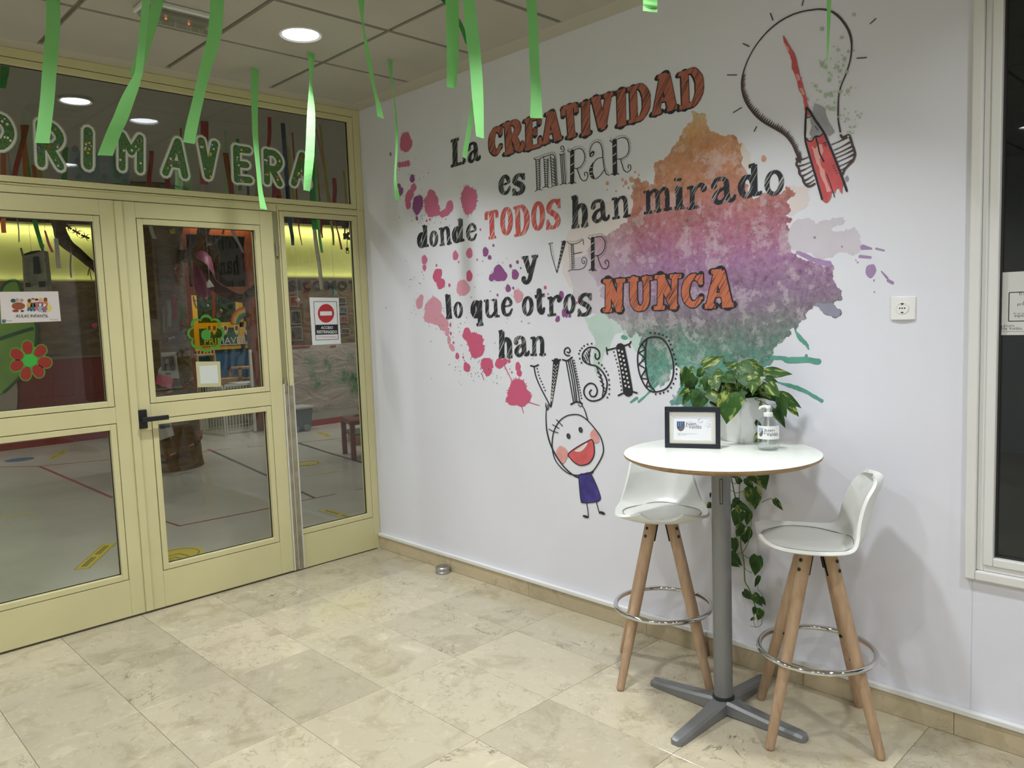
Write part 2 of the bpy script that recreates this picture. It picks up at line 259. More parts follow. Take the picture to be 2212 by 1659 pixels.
# ---------------------------------------------------------------- mesh helpers
C = bpy.context.collection
ORG = {}
class MB:
    def __init__(s): s.v = []; s.f = []; s.mi = []; s.ms = []; s.cur = 0
    def use(s, m):
        m = MC[m] if isinstance(m, str) else m
        if m not in s.ms: s.ms.append(m)
        s.cur = s.ms.index(m); return s
    def add(s, vs, fs):
        b = len(s.v); s.v += [tuple(x) for x in vs]
        for f in fs: s.f.append(tuple(b+i for i in f)); s.mi.append(s.cur)
        return s
    def box(s, x0, x1, y0, y1, z0, z1, R=None, o=None):
        vs = [Vector((x, y, z)) for z in (z0, z1) for y in (y0, y1) for x in (x0, x1)]
        if R is not None:
            o = Vector(o) if o is not None else Vector((0, 0, 0)); vs = [R @ v+o for v in vs]
        return s.add(vs, [(0, 2, 3, 1), (4, 5, 7, 6), (0, 1, 5, 4), (2, 6, 7, 3), (0, 4, 6, 2), (1, 3, 7, 5)])
    def tube(s, pts, r, n=8, caps=True, flat=1.0, upd=None):
        pts = [Vector(p) for p in pts]; rr = r if isinstance(r, (list, tuple)) else [r]*len(pts)
        prev = None; rings = []
        for i, p in enumerate(pts):
            t = (pts[min(i+1, len(pts)-1)]-pts[max(i-1, 0)]).normalized()
            if prev is None:
                a = Vector(upd) if upd else (Vector((0, 0, 1)) if abs(t.z) < .9 else Vector((1, 0, 0)))
            else: a = prev
            nx = (a-t*a.dot(t)).normalized(); ny = t.cross(nx); prev = nx
            rings.append([p+nx*math.cos(2*PI*k/n)*rr[i]+ny*math.sin(2*PI*k/n)*rr[i]*flat for k in range(n)])
        vs = [q for rg in rings for q in rg]; fs = []
        for i in range(len(pts)-1):
            for k in range(n):
                a = i*n+k; b2 = i*n+(k+1) % n; fs.append((a, b2, b2+n, a+n))
        if caps: fs.append(tuple(range(n-1, -1, -1))); fs.append(tuple((len(pts)-1)*n+k for k in range(n)))
        return s.add(vs, fs)
    def torus(s, c, R_, r, n=48, m=10, nrm=None):
        vs = []; fs = []
        c = Vector(c); Z = Vector(nrm).normalized() if nrm else Vector((0, 0, 1))
        X = Z.orthogonal().normalized(); Y = Z.cross(X)
        for i in range(n):
            a = 2*PI*i/n; d = X*math.cos(a)+Y*math.sin(a)
            for j in range(m):
                q = 2*PI*j/m; vs.append(c+d*(R_+r*math.cos(q))+Z*r*math.sin(q))
        for i in range(n):
            for j in range(m):
                fs.append((i*m+j, ((i+1) % n)*m+j, ((i+1) % n)*m+(j+1) % m, i*m+(j+1) % m))
        return s.add(vs, fs)
    def lathe(s, c, prof, n=32, ax=None):
        c = Vector(c); Z = Vector(ax).normalized() if ax else Vector((0, 0, 1)); X = Z.orthogonal().normalized(); Y = Z.cross(X)
        vs = []; fs = []
        for r_, h in prof:
            for k in range(n):
                a = 2*PI*k/n; vs.append(c+(X*math.cos(a)+Y*math.sin(a))*r_+Z*h)
        for i in range(len(prof)-1):
            for k in range(n): fs.append((i*n+k, i*n+(k+1) % n, (i+1)*n+(k+1) % n, (i+1)*n+k))
        if prof[0][0] > 1e-6: fs.append(tuple(range(n-1, -1, -1)))
        if prof[-1][0] > 1e-6: fs.append(tuple((len(prof)-1)*n+k for k in range(n)))
        return s.add(vs, fs)
    def prism(s, pts, vec):
        n = len(pts); vec = Vector(vec); P = [Vector(p) for p in pts]
        s.add(P+[p+vec for p in P], [tuple(range(n-1, -1, -1)), tuple(range(n, 2*n))]+[(i, (i+1) % n, (i+1) % n+n, i+n) for i in range(n)])
        return s
    def poly(s, pts): return s.add(pts, [tuple(range(len(pts)))])
def build(name, mb, m=None, parent=None, smooth=None, kind=None, bevel=0):
    o0 = ORG.get(parent.name, Vector((0, 0, 0))) if parent else Vector((0, 0, 0))
    me = bpy.data.meshes.new(name); me.from_pydata([Vector(v)-o0 for v in mb.v], [], mb.f); me.update()
    if m is not None: me.materials.append(MC[m] if isinstance(m, str) else m)
    else:
        for q in mb.ms: me.materials.append(q)
        for p, i in zip(me.polygons, mb.mi): p.material_index = i
    if smooth is not None:
        me.polygons.foreach_set('use_smooth', [True]*len(me.polygons)); me.set_sharp_from_angle(angle=math.radians(smooth))
    o = bpy.data.objects.new(name, me); C.objects.link(o)
    if parent: o.parent = parent
    ORG[o.name] = o0
    if kind: o['kind'] = kind
    if bevel:
        md = o.modifiers.new('bevel', 'BEVEL'); md.width = bevel; md.segments = 2; md.limit_method = 'ANGLE'
    return o
def tag(o, label, cat, group=None):
    o['label'] = label; o['category'] = cat
    if group: o['group'] = group
    return o
def thing(name, label, cat, loc=(0, 0, 0), group=None):
    o = bpy.data.objects.new(name, None); o.empty_display_size = .05; C.objects.link(o); o.location = loc; ORG[o.name] = Vector(loc)
    return tag(o, label, cat, group)
def one(name, mb, m, label, cat, loc=None, group=None, smooth=None, bevel=0):
    "a thing that is a single mesh, origin at loc"
    loc = Vector(loc) if loc is not None else sum((Vector(v) for v in mb.v), Vector())/max(1, len(mb.v))
    mb.v = [tuple(Vector(v)-loc) for v in mb.v]
    o = build(name, mb, m, None, smooth, bevel=bevel); o.location = loc; ORG[o.name] = loc
    return tag(o, label, cat, group)
def struct(name, mb, m, parent=None, **k):
    o = build(name, mb, m, parent, **k)
    if parent is None: o['kind'] = 'structure'
    return o
def sempty(name, loc=(0, 0, 0)):
    o = bpy.data.objects.new(name, None); o.empty_display_size = .05; C.objects.link(o); o.location = loc; ORG[o.name] = Vector(loc); o['kind'] = 'structure'; return o
def copyobj(o, parent=None, **kw):
    c = o.copy(); C.objects.link(c)
    if parent: c.parent = parent
    for k in list(c.keys()):
        if k in kw and kw[k] is None: del c[k]
    return c
def label_part(o, label): o['label'] = label; return o
# text as flat mesh (built-in font)
TXT = {}
def text_geo(t, bold=0):
    if (t, bold) in TXT: return TXT[(t, bold)]
    cu = bpy.data.curves.new('t', 'FONT'); cu.body = t; cu.size = 1; cu.resolution_u = 2; cu.offset = bold
    o = bpy.data.objects.new('t', cu); C.objects.link(o)
    dg = bpy.context.evaluated_depsgraph_get(); me = bpy.data.meshes.new_from_object(o.evaluated_get(dg))
    vs = [tuple(v.co) for v in me.vertices]; fs = [tuple(p.vertices) for p in me.polygons]
    bpy.data.objects.remove(o); bpy.data.curves.remove(cu); bpy.data.meshes.remove(me)
    x0 = min(v[0] for v in vs); x1 = max(v[0] for v in vs); y0 = min(v[1] for v in vs); y1 = max(v[1] for v in vs)
    TXT[(t, bold)] = (vs, fs, x0, x1, y0, y1); return TXT[(t, bold)]
def put_text(mb, t, o, X, Y, w=None, h=None, off=None, bold=0):
    "text with its lower left at o, spanning w along X and h along Y"
    vs, fs, x0, x1, y0, y1 = text_geo(t, bold); X = Vector(X); Y = Vector(Y); o = Vector(o)
    sx = w/(x1-x0) if w else h/(y1-y0); sy = h/(y1-y0) if h else sx
    mb.add([o+X*((v[0]-x0)*sx)+Y*((v[1]-y0)*sy)+(Vector(off) if off else Vector()) for v in vs], fs)
def smoothline(P, k=6, closed=False):
    n = len(P); out = []
    if n < 3 and not closed: return [Vector(p) for p in P]
    P = [Vector(p) for p in P]
    for i in range(n if closed else n-1):
        a = P[(i-1) % n] if closed or i > 0 else P[i]*2-P[i+1]
        b = P[i]; c = P[(i+1) % n]; d = P[(i+2) % n] if closed or i+2 < n else c*2-b
        for j in range(k):
            t = j/k; out.append(.5*((2*b)+(c-a)*t+(2*a-5*b+4*c-d)*t*t+(3*b-a-3*c+d)*t*t*t))
    if not closed: out.append(P[-1])
    return out
# ================================================================ ROOM SHELL
HC = 2.96; CZ = 3.10
# hall floor: marble tiles 60 x 40
mb = MB(); mb.box(-.06, 8.5, -6.0, 0, -.08, -.013); floor = struct('floor', mb, mat('grout', '#8b8068', .9))
def tile_mesh(w, d):
    b = MB(); g = .0007; e = .0012
    x0, x1, y0, y1 = -w/2+g, w/2-g, -d/2+g, d/2-g
    b.add([(x0, y0, -.013), (x1, y0, -.013), (x1, y1, -.013), (x0, y1, -.013), (x0, y0, -e), (x1, y0, -e), (x1, y1, -e), (x0, y1, -e),
           (x0+e, y0+e, 0), (x1-e, y0+e, 0), (x1-e, y1-e, 0), (x0+e, y1-e, 0)],
          [(0, 1, 5, 4), (1, 2, 6, 5), (2, 3, 7, 6), (3, 0, 4, 7), (4, 5, 9, 8), (5, 6, 10, 9), (6, 7, 11, 10), (7, 4, 8, 11), (8, 9, 10, 11)])
    o = build('tile', b, 'marble', floor); return o
t0 = tile_mesh(.6, .4); first = True
for i in range(13):
    for j in range(15):
        o = t0 if first else copyobj(t0, floor); first = False
        o.location = (.528+.3+.6*i, -.2-.4*j, 0); o.rotation_euler = (0, 0, PI*random.randint(0, 1))
te = tile_mesh(.528, .4); first = True
for j in range(15):
    o = te if first else copyobj(te, floor); first = False
    o.location = (.264, -.2-.4*j, 0)
# skirting tiles + white bead on the mural wall
mb = MB(); mb.box(0, 8.5, -.006, 0, 0, .086); skb = struct('baseboard_right', mb, MC['grout'])
jx = [0.002]+[at(u, v, 1, -.016).x for u, v in ((963.5, 1222), (1141.5, 1285.6), (1396.7, 1369), (1735, 1480), (2060, 1586.6))]
while jx[-1] < 8.4: jx.append(min(8.5, jx[-1]+.6))
for a, b_ in zip(jx, jx[1:]):
    mb = MB(); mb.box(a+.0008, b_-.0008, -.016, -.006, .001, .085); build('tile', mb, 'marble_skirt', skb, bevel=.001)
mb = MB(); mb.box(0.001, 8.5, -.024, 0, .086, .108); struct('trim_1', mb, 'white_trim', bevel=.004)
# mural wall with the opening of the dark window, and the seam of the lining below it
WX0, WZ0, WZ1, WX1 = 3.66, .615, 2.72, 6.4
mb = MB(); mb.box(-.07, 3.658, 0, .12, 0, 3.2); mb.box(3.6615, WX1, .0, .12, 0, WZ0); mb.box(3.658, WX1, 0, .12, WZ1, 3.2); mb.box(WX1, 8.5, 0, .12, 0, 3.2)
mb.box(3.655, 3.665, .002, .1, 0, WZ0)
wall_r = struct('wall_right', mb, 'mural_wall')
# hall: other walls
mb = MB(); mb.box(-.12, 0, -6.0, -3.3, 0, 3.2); struct('wall_left', mb, 'white_paint')
mb = MB(); mb.box(-.12, 0, -3.3, -2.47, 0, 2.30); struct('wall_left_low', mb, 'white_paint')
mb = MB(); mb.box(-.12, 8.62, -6.12, -6.0, 0, 3.2); struct('wall_back', mb, 'white_paint')
mb = MB(); mb.box(8.5, 8.62, -6.0, 0, 0, 3.2); struct('wall_near', mb, 'white_paint')
# ceiling grid and panels
mb = MB(); mb.box(-.07, 8.5, -6.0, 0, 2.972, 3.05); ceil = struct('ceiling', mb, 'ceiling_grid')
mb = MB(); mb.box(0, .123, -6, 0, 2.956, 2.972); mb.box(.123, 8.5, -.125, 0, 2.956, 2.972); struct('trim_2', mb, 'ceiling_trim', bevel=.002)
b = MB(); q = .288; b.box(-q, q, -q, q, 2.958, 2.972); pan = build('panel', b, 'ceiling_panel', ceil, bevel=.002)
# cell with the round opening of a downlight
def holed(r):
    b = MB(); n = 32; ring = [(r*math.cos(2*PI*k/n), r*math.sin(2*PI*k/n)) for k in range(n)]
    sq = []
    for k in range(n):
        c, s_ = math.cos(2*PI*k/n), math.sin(2*PI*k/n); m_ = max(abs(c), abs(s_)); sq.append((q*c/m_, q*s_/m_))
    vs = [(x, y, 2.958) for x, y in sq]+[(x, y, 2.958) for x, y in ring]+[(x, y, 3.04) for x, y in ring]+[(x, y, 2.972) for x, y in sq]
    fs = []
    for k in range(n):
        k2 = (k+1) % n; fs += [(k, k+n, k2+n, k2), (k+n, k+2*n, k2+2*n, k2+n), (k, k2, k2+3*n, k+3*n)]
    b.add(vs, fs); return b
pan_h = build('panel', holed(.1), 'ceiling_panel', ceil)
LC = {(round((x-.407)/.6), round((-y-.393)/.6)) for x, y in HALL_LIGHTS}
f1 = f2 = True
for i in range(14):
    for j in range(10):
        cx, cy = .407+.6*i, -.393-.6*j
        if cx > 8.3 or cy < -5.9: continue
        if (i, j) in LC:
            o = pan_h if f2 else copyobj(pan_h, ceil); f2 = False
        else:
            o = pan if f1 else copyobj(pan, ceil); f1 = False
        o.location = (cx, cy, 0)
# dropped rim strips for the left-over border at the far ends (outside the frame)
# downlights
mat('lamp_glow', '#ffffff', .5, emit='#eef3ff', estr=14); mat('lamp_rim', '#dcdcd8', .35)
def downlight(x, y, z, label, first=None, glow='lamp_glow', group=None):
    if first: 
        r = copyobj(first); r.location = (x, y, z); r['label'] = label
        for ch in first.children: copyobj(ch, r)
        return r
    t = thing('ceiling_light', label, 'light', (x, y, z), group)
    b = MB(); b.lathe((x, y, z), [(.084, .012), (.086, -.001), (.098, -.006), (.103, -.002), (.103, .001), (.088, .004), (.088, .014)], 36); build('rim', b, 'lamp_rim', t, smooth=40)
    b = MB(); b.lathe((x, y, z), [(0, .006), (.05, .006), (.0845, .009), (.0845, .014), (0, .014)], 32); build('diffuser', b, glow, t, smooth=40)
    return t
dl = None
for k, (x, y) in enumerate(HALL_LIGHTS):
    i, j = round((x-.407)/.6), round((-y-.393)/.6); x, y = .407+.6*i, -.393-.6*j
    lab = 'round recessed ceiling downlight glowing white near the entrance doors' if k == 0 else 'round recessed downlight in the hall ceiling, out of the frame, spot %s' % ('beside the mural', 'over the middle', 'at the back')[k % 3]
    o = downlight(x, y, 2.958, lab, dl, group=None if k == 0 else 'hall downlights out of the frame')
    if k: o['group'] = 'hall downlights out of the frame'
    dl = dl or o
# ================================================================ GLAZED PARTITION
def ring_boxes(b, x0, x1, ya, yb, za, zb, w):
    "rectangular ring outside the opening ya..yb, za..zb, width w"
    b.box(x0, x1, ya-w, ya, za-w, zb+w); b.box(x0, x1, yb, yb+w, za-w, zb+w)
    b.box(x0, x1, ya, yb, za-w, za); b.box(x0, x1, ya, yb, zb, zb+w)
def glazed(par, y0, y1, z0, z1, panes, gm='door_glass', bw=.030, x1=0.0, x0=-.055, mats='cream_paint'):
    "frame with panes (ya,yb,za,zb) stacked from the bottom up"
    g = .0335; b = MB()
    ya = min(p[0] for p in panes)-g; yb = max(p[1] for p in panes)+g
    b.box(x0, x1, y0, ya, z0, z1); b.box(x0, x1, yb, y1, z0, z1)
    zc = z0
    for p in panes: b.box(x0, x1, ya, yb, zc, p[2]-g); zc = p[3]+g
    b.box(x0, x1, ya, yb, zc, z1)
    build('frame', b, mats, par, bevel=.0025)
    for p in panes:
        b = MB(); ring_boxes(b, x0+.004, x1+.002, p[0], p[1], p[2], p[3], bw); build('glazing_bead', b, mats, par, bevel=.002)
        b = MB(); b.box(x0+.004, x0+.008, p[0]-g, p[1]+g, p[2]-g, p[2]-g+.004); 
        b = MB(); ring_boxes(b, -.034, -.022, p[0]+.003, p[1]-.003, p[2]+.003, p[3]-.003, .003); build('seal', b, 'rubber', par)
        b = MB(); b.box(-.031, -.025, p[0]-.012, p[1]+.012, p[2]-.012, p[3]+.012); build('glass_pane', b, gm, par)
d1 = sempty('door_1', (0, -2.44, 0)); glazed(d1, -2.44, -1.572, .008, 2.258, [(-2.335, -1.680, .245, 1.041), (-2.335, -1.680, 1.196, 2.142)])
d2 = sempty('door_2', (0, -1.532, 0)); glazed(d2, -1.566, -.667, .008, 2.258, [(-1.433, -.785, .248, 1.043), (-1.433, -.785, 1.194, 2.140)])
b = MB(); b.box(0, .012, -1.574, -1.536, .012, 2.256); build('cover_strip', b, 'cream_paint', d2, bevel=.003)
# lever handle: black square rose and flat lever
hz = 1.082; hy = -1.515
b = MB(); b.box(0.0, .012, hy-.024, hy+.024, hz-.052, hz+.052); h = build('door_handle', b, 'black_plastic', d2, bevel=.003)
b = MB(); b.box(.012, .05, hy-.012, hy+.012, hz-.012, hz+.012); b.box(.038, .054, hy-.012, hy+.125, hz-.013, hz+.013); build('lever', b, 'black_plastic', h, bevel=.003)
for z in (2.03, 1.19, .30):
    b = MB(); b.lathe((.006, -.652, z-.04), [(.0, 0), (.009, 0), (.009, .08), (0, .08)], 12); build('hinge', b, 'worn_metal', d2, smooth=40)
w1 = sempty('window_1', (0, -.6, 0)); glazed(w1, -.632, -.002, .004, 2.300, [(-.590, -.089, .257, 2.236)])
# post, threshold gap, head and the worn finger guard
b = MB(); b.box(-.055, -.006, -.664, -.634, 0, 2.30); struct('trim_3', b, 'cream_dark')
b = MB(); b.box(-.055, .004, -2.47, -.0, 2.300, 2.306); b.box(-.06, -.004, -2.47, -.634, 2.262, 2.30); b.box(-.055, 0, -2.47, -2.444, 0, 2.262); struct('trim_4', b, 'cream_paint', bevel=.002)
b = MB(); b.box(0, .016, -.6665, -.6635, .01, 1.20); b.box(0, .016, -.6015, -.5985, .01, 1.20); fg = struct('trim_5', b, 'white_trim')
b = MB(); b.box(.002, .008, -.6635, -.640, .012, 1.185); b.box(.002, .005, -.640, -.6015, .012, 1.185); build('guard_strip', b, 'worn_metal', fg)
b = MB(); b.box(.005, .011, -.640, -.634, .012, 1.185); build('guard_rib', b, 'aluminium', fg)
w2 = sempty('window_2', (0, -1.6, 2.3)); glazed(w2, -3.3, -.002, 2.306, 2.956, [(-3.2, -.087, 2.342, 2.877)], 'transom_glass')
# ================================================================ DARK WINDOW ON THE RIGHT
w3 = sempty('window_3', (3.64, 0, .6))
ox, oz = 3.637, .594
def lframe(b, x0, w_, y0, y1, z0):
    b.box(x0, x0+w_, y0, y1, z0, 2.76); b.box(x0+w_, WX1, y0, y1, z0, z0+w_)
b = MB(); lframe(b, 3.637, .034, -.022, 0, .594); build('frame', b, 'white_paint', w3, bevel=.005)
b = MB(); lframe(b, 3.671, .022, -.004, .03, .628); build('frame', b, 'white_trim', w3, bevel=.002)
b = MB(); lframe(b, 3.693, .030, -.012, .04, .650); build('frame', b, 'white_trim', w3, bevel=.004)
b = MB(); lframe(b, 3.723, .006, .01, .03, .680); build('seal', b, 'rubber', w3)
b = MB(); b.box(3.725, WX1, .018, .024, .682, 2.76); build('glass_pane', b, 'dark_glass', w3)
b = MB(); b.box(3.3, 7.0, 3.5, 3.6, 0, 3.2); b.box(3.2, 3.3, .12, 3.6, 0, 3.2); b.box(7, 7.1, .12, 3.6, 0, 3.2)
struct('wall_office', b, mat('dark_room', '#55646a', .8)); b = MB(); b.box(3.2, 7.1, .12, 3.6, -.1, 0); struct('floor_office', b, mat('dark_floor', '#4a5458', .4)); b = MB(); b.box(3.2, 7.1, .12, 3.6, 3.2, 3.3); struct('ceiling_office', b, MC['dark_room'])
# ================================================================ CLASSROOM SHELL
XF = -7.75; XR = -6.05
def lino():
    m, N, L, bb = newmat('lino'); tc = N.new('ShaderNodeTexCoord'); n = N.new('ShaderNodeTexNoise'); n.inputs['Scale'].default_value = 1.3; n.inputs['Detail'].default_value = 6
    L.new(tc.outputs['Object'], n.inputs['Vector']); r = ramp(N, [(.3, '#b3b3a9'), (.7, '#c3c2b9')]); L.new(n.outputs['Fac'], r.inputs[0]); L.new(r.outputs[0], bb.inputs['Base Color'])
    bb.inputs['Roughness'].default_value = .24
lino()
b = MB(); b.box(-9.4, -.06, -4.5, 6.0, -.08, 0); fl2 = struct('floor_classroom', b, 'lino')
b = MB(); b.box(-9.4, -.055, -4.5, 6.0, CZ, CZ+.1); struct('ceiling_classroom', b, 'ceiling_panel')
b = MB(); b.box(-8, -.0, -4.62, -4.5, 0, 3.2); struct('wall_classroom_left', b, 'white_paint')
b = MB(); b.box(-9.4, -.0, 6.0, 6.12, 0, 3.2); struct('wall_classroom_right', b, 'white_paint')
b = MB(); b.box(-.07, 0, .12, 6.0, 0, 3.2); b.box(-.12, 0.0, -3.3, 0.0, 2.958, 3.2); b.box(-.12, -.0, -4.5, -3.3, 3.2, 3.25); struct('wall_classroom_near', b, 'white_paint')
mat('lime_paint', '#cfd078', .6, var=.04, vscale=5); mat('dark_rail', '#3a362e', .6); mat('red_tile', '#7c2c1f', .3, var=.05, vscale=3); mat('red_paint', '#963028', .4); mat('tile_grout', '#8a4236', .8)
b = MB(); b.box(XF-.12, XF, -4.5, 1.0, 0, 3.2); b.box(XF-.12, -6.3, 1.0, 1.06, 0, 3.2); b.box(-6.42, -6.3, 1.06, 1.28, 0, 3.2)
wf = struct('wall_far', b, 'lime_paint')
b = MB(); b.box(-6.42, XR, 2.36, 6.0, 0, 3.2); struct('wall_far_right', b, 'lime_paint')
# grey lower wall, brown paper, rails
mat('pale_wall', '#a39c93', .7, var=.03)
b = MB(); b.box(XR, XR+.012, 2.36, 6, .09, 1.23); struct('wall_panel', b, 'pale_wall')
b = MB(); b.box(XR, XR+.02, 2.36, 6, 0, .09); struct('baseboard_far', b, 'red_paint')
b = MB(); b.box(XF, XF+.03, -4.5, 1.0, 0, .14); struct('baseboard_left', b, 'red_paint', bevel=.004)
b = MB(); b.box(XF, XF+.19, -4.5, 1.0, 3.035, 3.085); b.box(XR, XR+.19, 2.36, 6, 3.0, 3.06); struct('trim_6', b, 'dark_rail')
# red tile dado of the left part
b = MB(); b.box(XF, XF+.006, -4.5, 1.0, .14, 1.185); dado = struct('trim_7', b, 'tile_grout')
b = MB(); b.box(XF+.006, XF+.014, 0, .254, 0, .253); tr = build('tile', b, 'red_tile', dado, bevel=.0015); first = True
for i in range(22):
    for j in range(4):
        y = 1.0-.258*(i+1); 
        if y < -4.5: continue
        o = tr if first else copyobj(tr, dado); first = False; o.location = (0, y, .148+.257*j)
b = MB(); b.box(XF, XF+.022, -4.5, 1.0, 1.180, 1.215); struct('trim_8', b, mat('pale_rail', '#7d6f58', .6))
# far room seen through the timber opening
b = MB(); b.box(-9.42, -9.3, .9, 6, 0, 1.13); b.box(-9.42, -9.3, .9, 2.6, 1.13, 3.2); b.box(-9.42, -9.3, 5.0, 6, 1.13, 3.2); b.box(-9.42, -9.3, 2.6, 5.0, 2.35, 3.2); struct('wall_blue', b, mat('blue_paint', '#2f5f8f', .6, var=.06))
b = MB(); b.box(-9.42, -6.42, .9, 1.0, 0, 3.2); struct('wall_far_room', b, 'white_paint')
# timber frame with dark fanlight
tf = sempty('door_3', (-6.3, 1.8, 0))
b = MB(); b.box(-6.4, -6.26, 2.20, 2.36, 0, 3.08); b.box(-6.4, -6.26, 1.28, 1.36, 0, 3.08); b.box(-6.4, -6.26, 1.36, 2.20, 2.82, 3.08); b.box(-6.4, -6.26, 1.36, 2.20, 2.0, 2.11)
build('frame', b, 'red_wood', tf, bevel=.005)
b = MB(); b.box(-6.34, -6.32, 1.36, 2.20, 2.11, 2.82); build('glass_pane', b, mat('smoked_pane', '#1d1c1a', .12), tf)
# yellow framed window of the far room
mat('yellow_frame', '#d7a62a', .5)
w4 = sempty('window_4', (-9.3, 3.4, 1.13))
b = MB()
for y in (2.6, 3.44, 4.3, 4.94): b.box(-9.36, -9.25, y, y+.09, 1.13, 2.35)
b.box(-9.36, -9.25, 2.69, 4.94, 1.13, 1.22); b.box(-9.36, -9.25, 2.69, 4.94, 1.52, 1.62); b.box(-9.36, -9.25, 2.69, 4.94, 2.28, 2.35)
build('frame', b, 'yellow_frame', w4, bevel=.004)
b = MB(); b.box(-9.33, -9.325, 2.65, 4.98, 1.15, 2.3); build('glass_pane', b, 'door_glass', w4)
# ================================================================ MURAL (flat print on the wall lining)
mural = thing('wall_mural', 'printed wall mural with a Spanish motto, colourful watercolour splash, light bulb and pencil', 'mural', (2.0, 0, 1.2))
LAY = [0]
def lay():
    LAY[0] += 1; return -.0002-.00003*LAY[0]
def W(u, v):
    p = at(u, v, 1, 0); return Vector((p.x, p.z))
def Z(ox, oy, s, pts): return [(ox+x/s, oy+y/s) for x, y in pts]
def P3(p, y): return (p[0], y, p[1])
def pj(P):
    d = Vector(P)-CAMP; z = d.dot(fwd); return IW/2+F_PX*d.dot(rgt)/z, IH/2-F_PX*d.dot(upv)/z
ASP = ['wall']
def aspect(p):
    "how strongly the printed strokes are condensed horizontally on the wall"
    if ASP[0] == 'wall': a_, b_, c_ = pj((p[0], 0, p[1])), pj((p[0]+.01, 0, p[1])), pj((p[0], 0, p[1]+.01))
    else: a_, b_, c_ = pj((0, p[0], p[1])), pj((0, p[0]+.01, p[1])), pj((0, p[0], p[1]+.01))
    return abs(b_[0]-a_[0])/abs(c_[1]-a_[1])
def disc(b, c, r, y, n=10, ry=None, rot=0):
    k_ = 1/aspect(c); ry = ry or r; b.poly([(c[0]+k_*(math.cos(2*PI*k/n)*r*math.cos(rot)-math.sin(2*PI*k/n)*ry*math.sin(rot)), y, c[1]+math.cos(2*PI*k/n)*r*math.sin(rot)+math.sin(2*PI*k/n)*ry*math.cos(rot)) for k in range(n)])
def stroke2(b, pts, w, y, sm=0, cap=True, closed=False, jit=0):
    "ribbon along 2D wall points; w a width or list of widths (m)"
    n0 = len(pts); ws = list(w) if isinstance(w, (list, tuple)) else [w]*n0
    if len(ws) != n0:
        ws = [ws[0]+(ws[-1]-ws[0])*i/(n0-1) if len(ws) == 2 else ws[min(len(ws)-1, round(i*(len(ws)-1)/(n0-1)))] for i in range(n0)]
    P = [Vector((p[0], p[1])) for p in pts]
    if sm and n0 > 2:
        Q = smoothline([(p.x, p.y, q) for p, q in zip(P, ws)], sm, closed); P = [Vector((q.x, q.y)) for q in Q]; ws = [max(.0004, q.z) for q in Q]
    n = len(P); L = []; R = []; cf = aspect(P[0]); P = [Vector((p.x*cf, p.y)) for p in P]
    for i in range(n):
        a = P[(i-1) % n] if (closed or i > 0) else P[i]; c = P[(i+1) % n] if (closed or i < n-1) else P[i]
        t = (c-a); t = t.normalized() if t.length > 1e-9 else Vector((1, 0)); nn = Vector((-t.y, t.x))
        j1 = 1+random.uniform(-jit, jit); j2 = 1+random.uniform(-jit, jit)
        L.append(P[i]+nn*ws[i]/2*j1); R.append(P[i]-nn*ws[i]/2*j2)
    P = [Vector((p.x/cf, p.y)) for p in P]; L = [Vector((p.x/cf, p.y)) for p in L]; R = [Vector((p.x/cf, p.y)) for p in R]
    vs = [P3(p, y) for p in L]+[P3(p, y) for p in R]
    fs = [(i, i+1, n+i+1, n+i) for i in range(n-1)]
    if closed: fs.append((n-1, 0, n, 2*n-1))
    b.add(vs, fs)
    if cap and not closed:
        disc(b, P[0], ws[0]/2, y, 9); disc(b, P[-1], ws[-1]/2, y, 9)
def dots(b, pts, r, y, n=None, sm=True):
    P = [W(*p) for p in pts]
    if n:
        Q = smoothline([(p.x, p.y, 0) for p in P], 12) if len(P) > 2 else [Vector((*P[0], 0)), Vector((*P[1], 0))]
        ln = [0]
        for a, c in zip(Q, Q[1:]): ln.append(ln[-1]+(c-a).length)
        for k in range(n):
            t = ln[-1]*k/(n-1); i = max(j for j in range(len(ln)) if ln[j] <= t+1e-9); i = min(i, len(Q)-2)
            f = (t-ln[i])/max(1e-9, ln[i+1]-ln[i]); q = Q[i].lerp(Q[i+1], f); disc(b, q, r, y, 7)
    else:
        for p in P: disc(b, p, r, y, 8)
from mathutils.geometry import delaunay_2d_cdt
